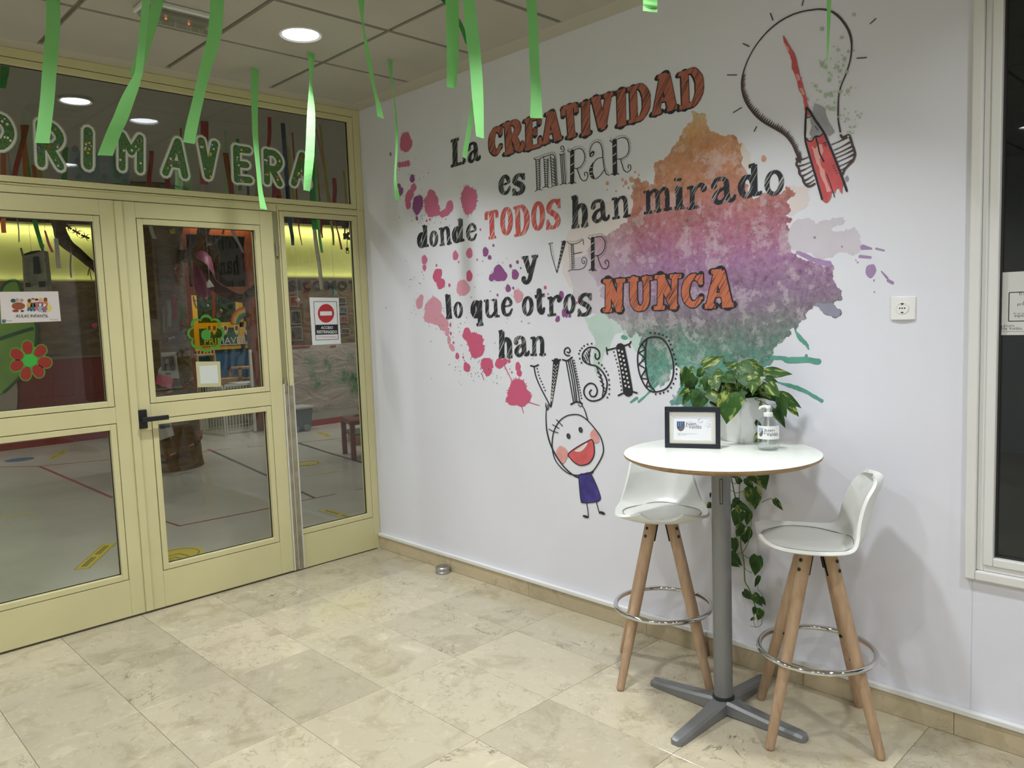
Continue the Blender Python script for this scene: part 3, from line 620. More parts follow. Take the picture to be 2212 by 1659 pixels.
def union2d(b, y=None):
    "merge overlapping coplanar outlines of a flat print into one clean sheet"
    if not b.v: return b
    y = b.v[0][1] if y is None else y; V = [Vector((v[0], v[2])) for v in b.v]; F = []
    T = []
    for f in b.f:
        if len(f) == 4: T += [(f[0], f[1], f[2]), (f[0], f[2], f[3])]
        else: T.append(f)
    for f in T:
        ar = sum(V[f[i]].x*V[f[(i+1) % len(f)]].y-V[f[(i+1) % len(f)]].x*V[f[i]].y for i in range(len(f)))
        if abs(ar) < 4e-9: continue
        F.append(list(f) if ar > 0 else list(reversed(f)))
    vs, es, fs, ov, oe, of = delaunay_2d_cdt(V, [], F, 1, 1e-6, True)
    keep = [tuple(f) for f, o_ in zip(fs, of) if o_]
    if len(F) < 3000 and len(F) > 1:
        tris = []
        for f in F:
            for k in range(1, len(f)-1):
                p, q, r = V[f[0]], V[f[k]], V[f[k+1]]; tris.append((min(p.x, q.x, r.x), max(p.x, q.x, r.x), min(p.y, q.y, r.y), max(p.y, q.y, r.y), p, q, r))
        X0 = min(t[0] for t in tris); X1 = max(t[1] for t in tris); NB = 40; kx = NB/(X1-X0+1e-9); B_ = [[] for _ in range(NB+1)]
        for t in tris:
            for i in range(int((t[0]-X0)*kx), int((t[1]-X0)*kx)+1): B_[i].append(t)
        def inside(c):
            for x0, x1, y0, y1, p, q, r in B_[max(0, min(NB, int((c.x-X0)*kx)))]:
                if x0 <= c.x <= x1 and y0 <= c.y <= y1:
                    a = (q.x-p.x)*(c.y-p.y)-(q.y-p.y)*(c.x-p.x); d = (r.x-q.x)*(c.y-q.y)-(r.y-q.y)*(c.x-q.x); e = (p.x-r.x)*(c.y-r.y)-(p.y-r.y)*(c.x-r.x)
                    if (a >= 0 and d >= 0 and e >= 0) or (a <= 0 and d <= 0 and e <= 0): return True
            return False
        keep = [f for f in keep if inside((vs[f[0]]+vs[f[1]]+vs[f[2]])/3)]
    b.v = [(v.x, y, v.y) for v in vs]; b.f = keep; b.mi = [0]*len(b.f); return b
def fractal(P, it=4, amp=.16, closed=True):
    P = [Vector(p) for p in P]
    for _ in range(it):
        Q = []
        n = len(P)
        for i in range(n if closed else n-1):
            a, c = P[i], P[(i+1) % n]; d = c-a; Q.append(a)
            if d.length > .006: Q.append((a+c)/2+Vector((-d.y, d.x))*random.gauss(0, amp))
        if not closed: Q.append(P[-1])
        P = Q; amp *= .95
    return P
def blob(b, u, v, ru, rv, y, spikes=14, slen=.3, rot=0, n=56, rough=.05):
    "ink drop given in photo pixels (its true outline on the wall is what is built)"
    pts = []; ph = random.random()*9; sp = sorted(random.random()*2*PI for _ in range(spikes)); A = [(2*PI*k/n, 0) for k in range(n)]
    for a in sp:
        l_ = slen*random.uniform(.3, 1); d = .05*random.uniform(.7, 1.5); A = [q for q in A if abs(q[0]-a) > d or q[1]]; A += [(a-d, 1e-6), (a, l_), (a+d, 1e-6)]
    for a, l_ in sorted(A):
        r = 1+rough*math.sin(3*a+ph)+rough*.7*math.sin(5*a+ph*2)+random.uniform(-.012, .012)+(l_ if l_ > 1e-3 else 0)
        x = math.cos(a)*ru*r; yy = math.sin(a)*rv*r
        pts.append((u+x*math.cos(rot)-yy*math.sin(rot), v+x*math.sin(rot)+yy*math.cos(rot)))
    b.poly([P3(W(*p), y) for p in pts])
def area_poly(pts, m, name, it=3, amp=.12):
    y = lay(); b = MB(); b.poly([P3(p, y) for p in fractal([W(*p) for p in pts], it, amp)]); return build(name, union2d(b), m, mural)
# --- washes and main splash
y = lay(); b = MB(); c = W(1300, 520); 
pts = [(1215, 590), (1212, 550), (1222, 515), (1240, 485), (1268, 458), (1300, 438), (1330, 428), (1365, 420), (1400, 430), (1420, 480), (1400, 560), (1340, 620), (1300, 640), (1262, 640), (1235, 625)]
area_poly(pts, 'peach_wash', 'wash', 3, .05)
area_poly([(1235, 560), (1275, 545), (1330, 560), (1380, 620), (1370, 690), (1310, 700), (1275, 670), (1262, 655), (1240, 640), (1236, 610)], 'lilac_wash', 'wash', 4, .14)
area_poly([(1262, 682), (1300, 676), (1360, 684), (1420, 690), (1440, 760), (1400, 790), (1372, 758), (1362, 735), (1345, 716), (1330, 722), (1318, 750), (1300, 782), (1288, 812), (1282, 786), (1287, 742), (1272, 712)], 'mint_wash', 'wash', 4, .1)
area_poly([(1590, 300), (1620, 330), (1628, 360), (1610, 376), (1598, 350), (1600, 322)], 'peach_wash', 'wash')
area_poly([(1700, 400), (1742, 400), (1750, 430), (1735, 452), (1712, 466), (1704, 440)], 'peach_wash', 'wash')
area_poly([(1700, 500), (1745, 470), (1800, 500), (1845, 490), (1860, 540), (1845, 552), (1800, 556), (1750, 545), (1712, 540)], 'lilac_wash', 'wash', 4, .12)
area_poly([(1718, 500), (1760, 482), (1800, 470), (1852, 478), (1800, 490), (1762, 506), (1730, 520)], 'lilac_wash', 'wash', 4, .2)
main = [(1493, 239), (1503, 241), (1512, 246.6), (1523, 244.7), (1526, 258), (1525, 269), (1536, 284.6), (1549, 287), (1566, 295), (1575, 290), (1586, 292), (1592, 296), (1594, 305), (1603, 309), (1600, 326), (1604, 343), (1603, 357),
 (1610, 366), (1614, 376), (1608, 395), (1616, 412), (1648, 417), (1672, 414), (1700, 402), (1712, 410), (1714, 425), (1706, 444), (1708, 457), (1697, 466), (1711, 472), (1706, 482), (1697, 486), (1705, 499), (1701, 520), (1709, 532), (1712, 546), (1727, 557),
 (1740, 562), (1755, 566), (1790, 572), (1812, 566), (1848, 551), (1834, 566), (1824, 575), (1806, 573), (1799, 588), (1799, 604), (1808, 619), (1819, 640), (1815, 650), (1803, 652), (1808, 666), (1818, 672), (1808, 687), (1792, 681), (1778, 677), (1770, 664), (1757, 660), (1754, 668), (1745, 673), (1743, 688), (1725, 702), (1706, 712), (1704, 728), (1690, 740), (1672, 751), (1667, 768),
 (1672, 777), (1655, 790), (1640, 806), (1620, 830), (1590, 860), (1560, 880), (1520, 890), (1480, 884), (1470, 872), (1450, 876), (1446, 868), (1452, 852), (1466, 842), (1468, 826), (1476, 812), (1462, 790), (1448, 800), (1440, 826), (1428, 838), (1418, 824), (1410, 838), (1398, 850), (1404, 826), (1390, 806), (1398, 790), (1385, 776), (1392, 758), (1380, 744), (1388, 726), (1372, 716), (1362, 730), (1352, 712), (1338, 700), (1316, 690), (1306, 676), (1310, 655), (1296, 640), (1302, 618), (1284, 604), (1272, 588), (1286, 566), (1270, 546), (1278, 526), (1300, 508), (1322, 498), (1340, 486),
 (1356, 478), (1362, 462), (1368, 440), (1362, 424), (1368, 412), (1360, 400), (1369, 398), (1370, 386), (1379, 382), (1388, 394), (1402, 401), (1412, 398), (1413, 387), (1416, 373), (1413, 356), (1421, 349), (1433, 347), (1439, 339), (1448, 330), (1461, 307), (1473, 290), (1480, 275), (1492, 266), (1497, 257)]
area_poly(main, 'watercolour_print', 'paint_splash', 4, .17)
# streaks, runs and drops round the splash
def streaks(name, m, L):
    for pts, w in L:
        y = lay()+.00002; b = MB(); P = [W(*p) for p in pts]; stroke2(b, P, [q/480 for q in w], y, 4, True, jit=.18); build(name, union2d(b), m, mural)
streaks('paint_run', 'teal_ink', [([(1668, 772), (1690, 774), (1705, 779), (1735, 777), (1768, 781)], [8, 9, 13, 12, 12]), ([(1739, 777), (1742, 768)], [5, 6]), ([(1680, 826), (1702, 832), (1722, 838), (1748, 850), (1775, 866)], [3, 7, 9, 7, 8]),
 ([(1718, 714), (1728, 730), (1742, 744), (1747, 754)], [3, 9, 7, 3]), ([(1380, 868), (1400, 850), (1420, 828)], [6, 4, 8]), ([(1363, 869), (1376, 860)], [5, 7]), ([(1352, 730), (1346, 728)], [9, 10])])
streaks('paint_run', 'lilac_ink', [([(1722, 545), (1738, 552), (1760, 562), (1790, 570)], [5, 9, 8, 12]), ([(1762, 575), (1778, 567)], [2, 3]), ([(1904, 586), (1917, 601)], [2, 4]), ([(1919, 606), (1928, 611)], [6, 6]), ([(1893, 537), (1910, 541)], [4, 3]), ([(1858, 554), (1880, 556)], [6, 5]), ([(1864, 534), (1882, 537)], [10, 4])])

LIL = [(1881, 585, 11, 15, 3, .2), (1760, 513, 3, 3), (1819, 533, 2.2, 2.2), (1849, 562, 1.5, 1.5), (1889, 631, 1.8, 2), (1853, 567, 2.4, 1.6), (1888, 606, 1.5, 3)]
PEA = []
for u, v, r in ((1650, 343, 6), (1312, 396, 3.5), (1331, 413, 2), (1312, 410, 1.6), (1352, 395, 4), (1345, 388, 3), (1372, 372, 2), (1358, 406, 2.6), (1347, 402, 1.8), (1380, 378, 2), (1364, 388, 5)): PEA.append((u, v, r*.9, r*1.25))
area_poly([(1757, 660), (1775, 655), (1800, 656), (1806, 666), (1817, 672), (1808, 686), (1790, 680), (1778, 676), (1770, 664)], 'slate_ink', 'paint_patch', 3, .12)
# --- drops at the left
def drops(m, L, name='ink_drop', **k):
    for d in L:
        LAY[0] -= .7; y = lay(); b = MB(); u, v, ru, rv = d[:4]; s = d[4] if len(d) > 4 else 0; rot = d[5] if len(d) > 5 else 0
        blob(b, u, v, ru, rv, y, s, .28, rot); build(name, union2d(b), m, mural)
drops('lilac_ink', LIL); drops('peach_ink', PEA)
drops('pink_ink', [(877, 308, 13, 21, 20), (844, 333, 2.5, 4.5), (848, 359, 4, 8, 5), (864, 356, 5, 6.5), (871, 355, 5, 6), (877, 354, 4.5, 6.5), (882, 353, 4, 7), (884, 424, 8, 16, 6, .35), (893, 406, 6, 10, 4, .3), (882, 443, 6, 9, 4),
 (932, 436, 15, 19, 22), (934, 452, 16, 16, 18), (946, 460, 6, 6, 2), (932, 424, 9, 15, 6), (971, 447, 8, 14, 9, .2), (963, 459, 8, 8, 4, .9), (956, 463, 6, 7, 2), (1013, 432, 17, 30, 30), (984, 552, 6, 10, 8), (1014, 547, 6.6, 11, 12), (917, 561, 6, 10, 5), (917, 578, 4, 7), (922, 477, 2, 3), (929, 474, 2, 3), (1038, 496, 1.8, 3), (943, 573, 2, 3), (991, 566, 1.6, 2.6), (1031, 561, 2, 2.5)])
drops('pink_ink_light', [(998, 602, 15, 24, 14), (1000, 622, 14, 17, 10), (906, 655, 7.5, 12), (910, 643, 5, 7), (937, 665, 18, 22, 14), (930, 682, 14, 16, 8), (944, 688, 20, 14, 6, .3), (958, 700, 11, 14), (966, 716, 4.5, 10), (970, 734, 3.5, 9), (976, 750, 5, 9, 0, -.5), (1120, 640, 10, 13, 7), (1117, 632, 7, 7, 3)])
drops('pink_ink_deep', [(945, 594, 9, 15, 2, .35), (952, 612, 9, 12, 14), (1014, 596, 6.5, 12, 5), (971, 616, 2.4, 4), (1009, 722, 9, 14, 12), (1026, 738, 17, 20, 16), (1030, 755, 16, 18, 10), (1040, 771, 11, 12, 8), (1052, 788, 13, 16, 18, -.2), (1054, 800, 9, 11, 8), (1010, 794, 6, 8, 4), (1006, 788, 4, 6), (1009, 794, 7, 9, 4), (1079, 785, 9, 11, 10), (1091, 780, 6, 6), (1100, 780, 3, 4),
 (1119, 846, 21, 27, 26), (1127, 858, 20, 19, 16), (1110, 862, 16, 14, 10), (1119, 792, 5.5, 10, 4), (1122, 806, 5.5, 7), (988, 769, 4, 7), (1001, 772, 1.6, 3), (1178, 621, 3, 4), (1184, 635, 1.7, 2), (973, 702, 2, 4), (974, 720, 2, 3.6), (980, 740, 2, 3), (1106, 804, 1.6, 2.4), (1246, 654, 2, 3)])
y = lay(); b = MB()
for pts, w in (([(1086, 782), (1108, 826)], 1.4), ([(1126, 872), (1131, 892)], 1.3), ([(1140, 868), (1166, 876)], 1.4), ([(1040, 806), (1046, 820)], 1.2)): stroke2(b, [W(*p) for p in pts], [w*2/430, w/430], y)
build('ink_thread', union2d(b), 'pink_ink_deep', mural)
drops('purple_ink', [(903, 442, 11, 21, 24, .15), (891, 386, 5, 9, 9), (862, 402, 4, 6), (866, 414, 5, 10, 0, .2), (901, 472, 2.6, 4.5), (1049, 544, 6, 10, 10), (1058, 556, 4, 5), (1066, 530, 2.2, 3), (1078, 590, 12, 18, 0), (1086, 596, 10, 10), (1070, 596, 9, 9), (1062, 600, 5.5, 8), (1113, 593, 7.5, 11), (1103, 574, 2.8, 3.8), (1118, 566, 2.8, 4), (1125, 579, 1.6, 2.2), (1098, 623, 5.5, 8, 5), (1109, 622, 2, 3), (1075, 637, 2, 3), (1213, 638, 5, 10), (1218, 676, 4, 9), (1224, 680, 3, 6), (1205, 689, 4.5, 7, 0, .3), (1231, 682, 3, 4)])
y = lay(); b = MB(); random.seed(3)
for u, v, su, sv, n in ((900, 400, 40, 60, 26), (930, 475, 60, 18, 30), (1040, 800, 70, 40, 60), (980, 700, 60, 60, 40), (1090, 600, 70, 50, 26), (900, 620, 40, 70, 24), (1130, 690, 60, 12, 8)):
    for _ in range(n):
        a, c = random.gauss(u, su/2), random.gauss(v, sv/2); blob(b, a, c, random.uniform(.4, 1.1), random.uniform(.5, 1.5), y, 0, n=7)
build('ink_speckle', union2d(b), mat('speckle_ink', '#6e5660', .5), mural)['kind'] = 'stuff'
# --- slab lettering -------------------------------------------------------
def E_(cx, cy, rx, ry, a0, a1, n=16): return [(cx+rx*math.cos(math.radians(a0+(a1-a0)*i/n)), cy+ry*math.sin(math.radians(a0+(a1-a0)*i/n))) for i in range(n+1)]
def glyph(ch, hx, hy, sx, sy):
    "strokes (points in the unit box, width factors, closed); hx,hy half stem in box units; sx,sy half slab"
    S = []; T = .62   # slab factor
    def st(p, *w): S.append((p, list(w) if w else [1], False))
    def ov(cx, cy, rx, ry, n=28):
        p = E_(cx, cy, rx, ry, 0, 360, n)[:-1]; S.append((p, [.72+.36*abs(math.cos(2*PI*i/n)) for i in range(n)], True))
    top, bot = 1-sy, sy
    if ch == 'L': st([(.3, bot), (.3, top)]); st([(.02, top), (.58, top)], T); st([(0, bot), (.97, bot)], T); st([(.93, bot), (.93, .3)], .7, .5)
    elif ch == 'I': st([(.5, bot), (.5, top)], 1.25); st([(.05, top), (.95, top)], T); st([(.05, bot), (.95, bot)], T)
    elif ch == 'T': st([(.5, bot), (.5, top)], 1.1); st([(.03, top), (.97, top)], T+.1); st([(.07, top), (.05, .72)], .7); st([(.93, top), (.95, .72)], .7); st([(.2, bot), (.8, bot)], T)
    elif ch == 'E': st([(.28, bot), (.28, top)], 1.1); st([(0.02, top), (.95, top)], T); st([(.92, top), (.9, .72)], .65); st([(0.02, bot), (.95, bot)], T); st([(.93, bot), (.93, .3)], .65); st([(.28, .5), (.66, .5)], T); st([(.66, .4), (.66, .62)], .6)
    elif ch == 'C': st(E_(.54, .5, .54-hx, .5-hy, 48, 312, 24), .8, 1, 1.15, 1.15, 1, .8); st([(.88, .96), (.88, .66)], .65); st([(.55+.35, .30), (.9, .22)], .7)
    elif ch == 'R': st([(.26, bot), (.26, top)], 1.05); st([(0, top), (.5, top)], T); st([(0, bot), (.5, bot)], T); st([(.4, top-.01), (.66, .92), (.80, .75), (.66, .57), (.35, .50)], .7, 1, 1.05, 1, .7); st([(.52, .5), (.66, .32), (.72, .12), (.86, .06), (.97, .12), (.97, .26)], .9, 1, 1, .9, .7, .5)
    elif ch == 'A': st([(.16, bot), (.46, top)], .95); st([(.54, top), (.80, bot)], 1.25); st([(.24, top), (.6, top)], T); st([(.28, .34), (.7, .34)], T*.9); st([(0, bot), (.38, bot)], T); st([(.6, bot), (1, bot)], T)
    elif ch == 'V': st([(.2, top), (.47, .08)], 1.25); st([(.8, top), (.53, .08)], .95); st([(0, top), (.44, top)], T); st([(.58, top), (1, top)], T); st([(.4, .07), (.6, .07)], .8)
    elif ch == 'D': st([(.26, bot), (.26, top)], 1.05); st([(0, top), (.45, top)], T); st([(0, bot), (.45, bot)], T); st([(.35, top), (.62, .93), (.82, .72), (.86, .5), (.82, .28), (.62, .08), (.35, bot)], .65, .85, 1.1, 1.15, 1.1, .85, .65)
    elif ch == 'N': st([(.24, bot), (.24, top)], .85); st([(.76, bot), (.76, top)], .85); st([(.2, .97), (.78, .05)], 1.15); st([(0, top), (.4, top)], T); st([(.58, top), (1, top)], T); st([(0, bot), (.42, bot)], T); st([(.62, bot), (.86, bot)], T)
    elif ch == 'U': st([(.25, top), (.25, .34), (.36, .12), (.52, .07), (.68, .12), (.77, .34), (.77, top)], 1.1, 1.1, 1, .8, .9, .9, .9); st([(.02, top), (.45, top)], T); st([(.6, top), (1, top)], T)
    elif ch in 'oO0': ov(.5, .5, .5-hx*.95, .5-hy*.8)
    elif ch == 'S' or ch == 's': st([(.90, .74), (.72, .91), (.46, .93), (.22, .82), (.2, .66), (.42, .55), (.66, .45), (.82, .3), (.76, .14), (.5, .07), (.26, .10), (.12, .26)], .7, .75, .85, 1.05, 1.15, 1.2, 1.2, 1.15, 1.05, .85, .75, .7); st([(.90, .97), (.90, .66)], .6); st([(.09, .36), (.09, .02)], .6)
    elif ch == 'a': st([(.16, .70), (.22, .88), (.45, .94), (.62, .84), (.66, .62), (.68, .25), (.78, .08), (.92, .10), (.97, .22)], 1.15, .9, .75, .95, 1.1, 1.1, .9, .7, .45); st([(.17, .68), (.18, .74)], 1.1, 1.2); st([(.62, .58), (.34, .48), (.20, .28), (.28, .10), (.46, .08), (.62, .22)], .6, .8, 1.05, .95, .8, .6)
    elif ch == 'e': st([(.22, .52), (.78, .56), (.80, .74), (.62, .92), (.42, .92), (.22, .72), (.17, .46), (.27, .18), (.5, .07), (.74, .12), (.92, .34)], .5, .55, .9, .8, .8, 1.05, 1.15, 1.05, .85, .75, .45)
    elif ch == 'n': st([(.24, bot), (.24, top)], 1); st([(0, top-.02), (.3, top)], T); st([(0, bot), (.42, bot)], T); st([(.3, .74), (.5, .93), (.7, .88), (.76, .65), (.76, bot)], .6, .75, 1, 1.05, 1.05); st([(.58, bot), (1, bot)], T)
    elif ch == 'h': st([(.22, bot), (.22, top)], .92); st([(0, top-.03), (.3, top)], T); st([(0, bot), (.46, bot)], T); st([(.3, .52), (.5, .66), (.7, .62), (.79, .45), (.79, bot)], .5, .65, .85, .92, .92); st([(.58, bot), (1, bot)], T)
    elif ch == 'm': st([(.16, bot), (.16, top)], .95); st([(0, top-.02), (.2, top)], T); st([(0, bot), (.30, bot)], T); st([(.2, .76), (.34, .93), (.46, .88), (.50, .65), (.50, bot)], .6, .75, .95, 1, 1); st([(.38, bot), (.62, bot)], T); st([(.54, .76), (.68, .93), (.80, .88), (.84, .65), (.84, bot)], .6, .75, .95, 1, 1); st([(.72, bot), (1, bot)], T)
    elif ch == 'i': st([(.5, bot), (.5, .66)], 1.1); st([(.12, .64), (.55, .66)], T); st([(.05, bot), (.95, bot)], T); st([(.42, .85), (.46, .93)], 1.25)
    elif ch == 'r': st([(.26, bot), (.26, top-.02)], 1.05); st([(0, top-.05), (.32, top-.02)], T); st([(0, bot), (.6, bot)], T); st([(.32, .66), (.5, .88), (.72, .92), (.84, .78), (.80, .72)], .55, .7, .95, 1.2, 1.2)
    elif ch == 'd': ov(.38, .33, .38-hx*.85, .33-hy*.5); st([(.68, bot), (.68, top)], 1.0); st([(.45, top-.03), (.72, top)], T); st([(.62, bot), (1, bot+.01)], T)
    elif ch == 'l': st([(.5, bot), (.5, top)], 1.25); st([(.1, top-.04), (.5, top)], T); st([(.05, bot), (.95, bot)], T)
    elif ch == 'q': ov(.42, .66, .40-hx*.85, .33-hy*.5); st([(.74, bot), (.74, top)], .95); st([(.7, top-.04), (.92, top)], T); st([(.45, bot), (1, bot)], T)
    elif ch == 'u': st([(.2, top), (.2, .32), (.32, .1), (.52, .1), (.68, .3)], 1, 1, .95, .75, .55); st([(.72, top), (.76, bot)], 1); st([(0, top), (.3, top)], T); st([(.52, top), (.8, top)], T); st([(.7, bot), (1, bot)], T)
    elif ch == 't': st([(.42, 1-hy), (.44, .3), (.54, .1), (.74, .08), (.88, .22)], 1.05, 1.05, .9, .75, .5); st([(.02, .70), (.95, .72)], T+.1)
    elif ch == 'y': st([(.22, top), (.52, .42)], 1.1); st([(.84, top), (.60, .42), (.48, .16), (.30, .08), (.16, .16), (.16, .24)], .8, .95, .9, .8, 1, 1.1); st([(0, top), (.42, top)], T); st([(.62, top), (1, top)], T)
    return S
def slab(word, quads, fill, sw, name='lettering', outline=None, hatch=True):
    "quads: per letter (bottom-left, bottom-right, top-left) in photo pixels"
    Ls = []
    for ch, (p0, p1, p2) in zip(word, quads):
        p3 = (p1[0]+p2[0]-p0[0], p1[1]+p2[1]-p0[1]); Lg = []
        A, B, D, E = W(*p0), W(*p1), W(*p2), W(*p3)
        ww = (B-A).length; hh = (D-A).length; s_ = sw*hh*.88
        hx, hy = s_/2/ww/aspect(A), s_/2/hh
        def mp(x, y, A=A, B=B, D=D, E=E): return A*(1-x)*(1-y)+B*x*(1-y)+D*(1-x)*y+E*x*y
        for pts, ws, cl in glyph(ch, hx, hy, hx*.62, hy*.62):
            Lg.append(([mp(*p) for p in pts], [q*s_ for q in ws], cl, s_))
        Ls.append((ch, Lg))
    if outline:
        ocol, ow, dx, dz = outline; LAY[0] += 1
        for ch, Lg in Ls:
            LAY[0] -= .7; y = lay(); b = MB()
            for P, ws, cl, s_ in Lg:
                for ddx, ddz in ((0, 0), (dx, dz)): stroke2(b, [p+Vector((ddx, ddz)) for p in P], [q+ow for q in ws], y, 4, True, cl, jit=.04)
            build('letter_shadow', union2d(b), ocol, mural)
    y = lay(); 
    for ch, Lg in Ls:
        b = MB()
        for P, ws, cl, s_ in Lg: stroke2(b, P, ws, y, 4, len(P) > 2, cl, jit=.035)
        o = build('letter', union2d(b), fill, mural); o['label'] = 'letter %s of the word %s' % (ch, word)
def zq(ox, oy, s, L): return [tuple((ox+x/s, oy+y/s) for x, y in t) for t in L]
A1 = zq(960, 200, 5.53, [((80, 900), (250, 850), (75, 565)), ((268, 860), (432, 810), (268, 612))])
slab('La', A1, 'black_ink', .20)
CR = zq(960, 200, 5.53, [((535, 770), (690, 725), (540, 430)), ((722, 755), (945, 690), (698, 370)), ((962, 700), (1162, 645), (955, 320)), ((1175, 625), (1405, 560), (1160, 255)), ((1440, 565), (1610, 515), (1410, 170)), ((1635, 530), (1755, 497), (1630, 120))])+\
 zq(1240, 100, 6.9125, [((275, 1290), (600, 1195), (262, 770)), ((645, 1215), (790, 1170), (635, 665)), ((820, 1160), (1140, 1065), (800, 620)), ((1170, 1045), (1545, 935), (1165, 455)), ((1580, 960), (1940, 850), (1560, 395))])
slab('CREATIVIDAD', CR, 'terracotta_ink', .20, outline=('line_ink', .004, -.0045, -.0045))
slab('es', zq(960, 200, 5.53, [((655, 1235), (797, 1200), (650, 1005)), ((818, 1240), (962, 1203), (818, 990))]), 'black_ink', .25)
slab('TODOS', zq(880, 400, 5.53, [((945, 655), (1090, 625), (932, 322)), ((1115, 612), (1257, 585), (1115, 272)), ((1280, 620), (1460, 580), (1268, 258)), ((1485, 557), (1640, 530), (1485, 205)), ((1662, 545), (1830, 512), (1660, 182))]), 'red_ink', .165)
slab('donde', zq(880, 400, 5.53, [((123, 752), (257, 735), (123, 482)), ((268, 745), (367, 728), (268, 550)), ((390, 730), (532, 700), (378, 510)), ((540, 695), (685, 672), (540, 407)), ((703, 678), (835, 655), (703, 465))]), 'black_ink', .20)
slab('han', zq(1200, 340, 4.2538, [((150, 657), (303, 635), (150, 350)), ((322, 615), (499, 578), (318, 402)), ((525, 573), (692, 543), (515, 372))]), 'black_ink', .205)
slab('mirado', zq(1200, 340, 4.2538, [((815, 527), (1072, 480), (812, 308)), ((1092, 489), (1190, 468), (1083, 180)), ((1210, 487), (1400, 448), (1208, 262)), ((1420, 447), (1657, 402), (1418, 200)), ((1685, 382), (1900, 345), (1680, 75)), ((1925, 367), (2100, 335), (1922, 132))]), 'black_ink', .21)
slab('y', zq(880, 400, 5.53, [((1362, 1200), (1560, 1180), (1365, 850))]), 'black_ink', .17)
slab('lo', zq(880, 400, 5.53, [((463, 1603), (542, 1590), (445, 1300)), ((558, 1595), (662, 1585), (557, 1395))]), 'black_ink', .185)
slab('que', [((1018, 706), (1044.5, 703), (1017.2, 650)), ((1046, 688), (1080, 684.5), (1046, 648)), ((1082.8, 685), (1108.5, 681.5), (1082.8, 643))], 'black_ink', .20)
slab('otros', [((1128.6, 684), (1152.5, 681), (1128.4, 641)), ((1155.4, 681), (1178.5, 678), (1155.4, 624)), ((1183.3, 684), (1214.3, 679.5), (1183.3, 640)), ((1218.1, 680), (1243.2, 677), (1218.1, 636)), ((1247.9, 685), (1279, 681), (1247.9, 635))], 'black_ink', .205)
slab('NUNCA', zq(1200, 340, 4.2538, [((438, 1425), (640, 1418), (442, 1120)), ((665, 1418), (893, 1400), (662, 1108)), ((906, 1403), (1150, 1392), (914, 1082)), ((1165, 1390), (1358, 1370), (1168, 1080)), ((1375, 1392), (1640, 1375), (1372, 1035))]), 'orange_ink', .215, outline=('line_ink', .008, .002, .002))
slab('han', [((1077.9, 774), (1107.3, 773), (1077.9, 712)), ((1109.3, 772), (1143.8, 768.5), (1109.3, 727)), ((1146.5, 769), (1179.6, 767.5), (1146.5, 727))], 'black_ink', .215)
# --- decorated thin-line words
def deco(ox, oy, s, strokes, dts, name, label, w=5.5, dr=4.2, white=()):
    y = lay(); b = MB(); k = 1/s/410
    for st_ in strokes:
        pts, ww = (st_ if isinstance(st_, tuple) else (st_, None)); ww = ww or [w]
        stroke2(b, [W(*p) for p in Z(ox, oy, s, pts)], [q*k for q in (ww if len(ww) > 1 else ww*2)], y, 5)
    for d in dts:
        pts, n = d; dots(b, Z(ox, oy, s, pts), dr*k, y, n)
    o = build(name, union2d(b), 'line_ink', mural); o['label'] = label
    if white:
        y = lay(); b = MB()
        for pts, ww in white: stroke2(b, [W(*p) for p in Z(ox, oy, s, pts)], [q*k for q in ww], y, 0, False)
        build('letter_pattern', union2d(b), 'white_ink', mural)
def hatchlines(x0, x1, y0, y1, n, dx=0, slope=30, xa=None, xb=None):
    "diagonal rungs between two stems running from (x0,y0)-(xa,y1) and (x1,y0)-(xb,y1)"
    xa = x0 if xa is None else xa; xb = x1 if xb is None else xb; out = []
    for i in range(n):
        t = (i+.5)/n; yy = y0+(y1-y0)*t; out.append(([(x0+(xa-x0)*t, yy+slope/2), (x1+(xb-x1)*t, yy-slope/2)], [7, 7]))
    return out
k_ = 8
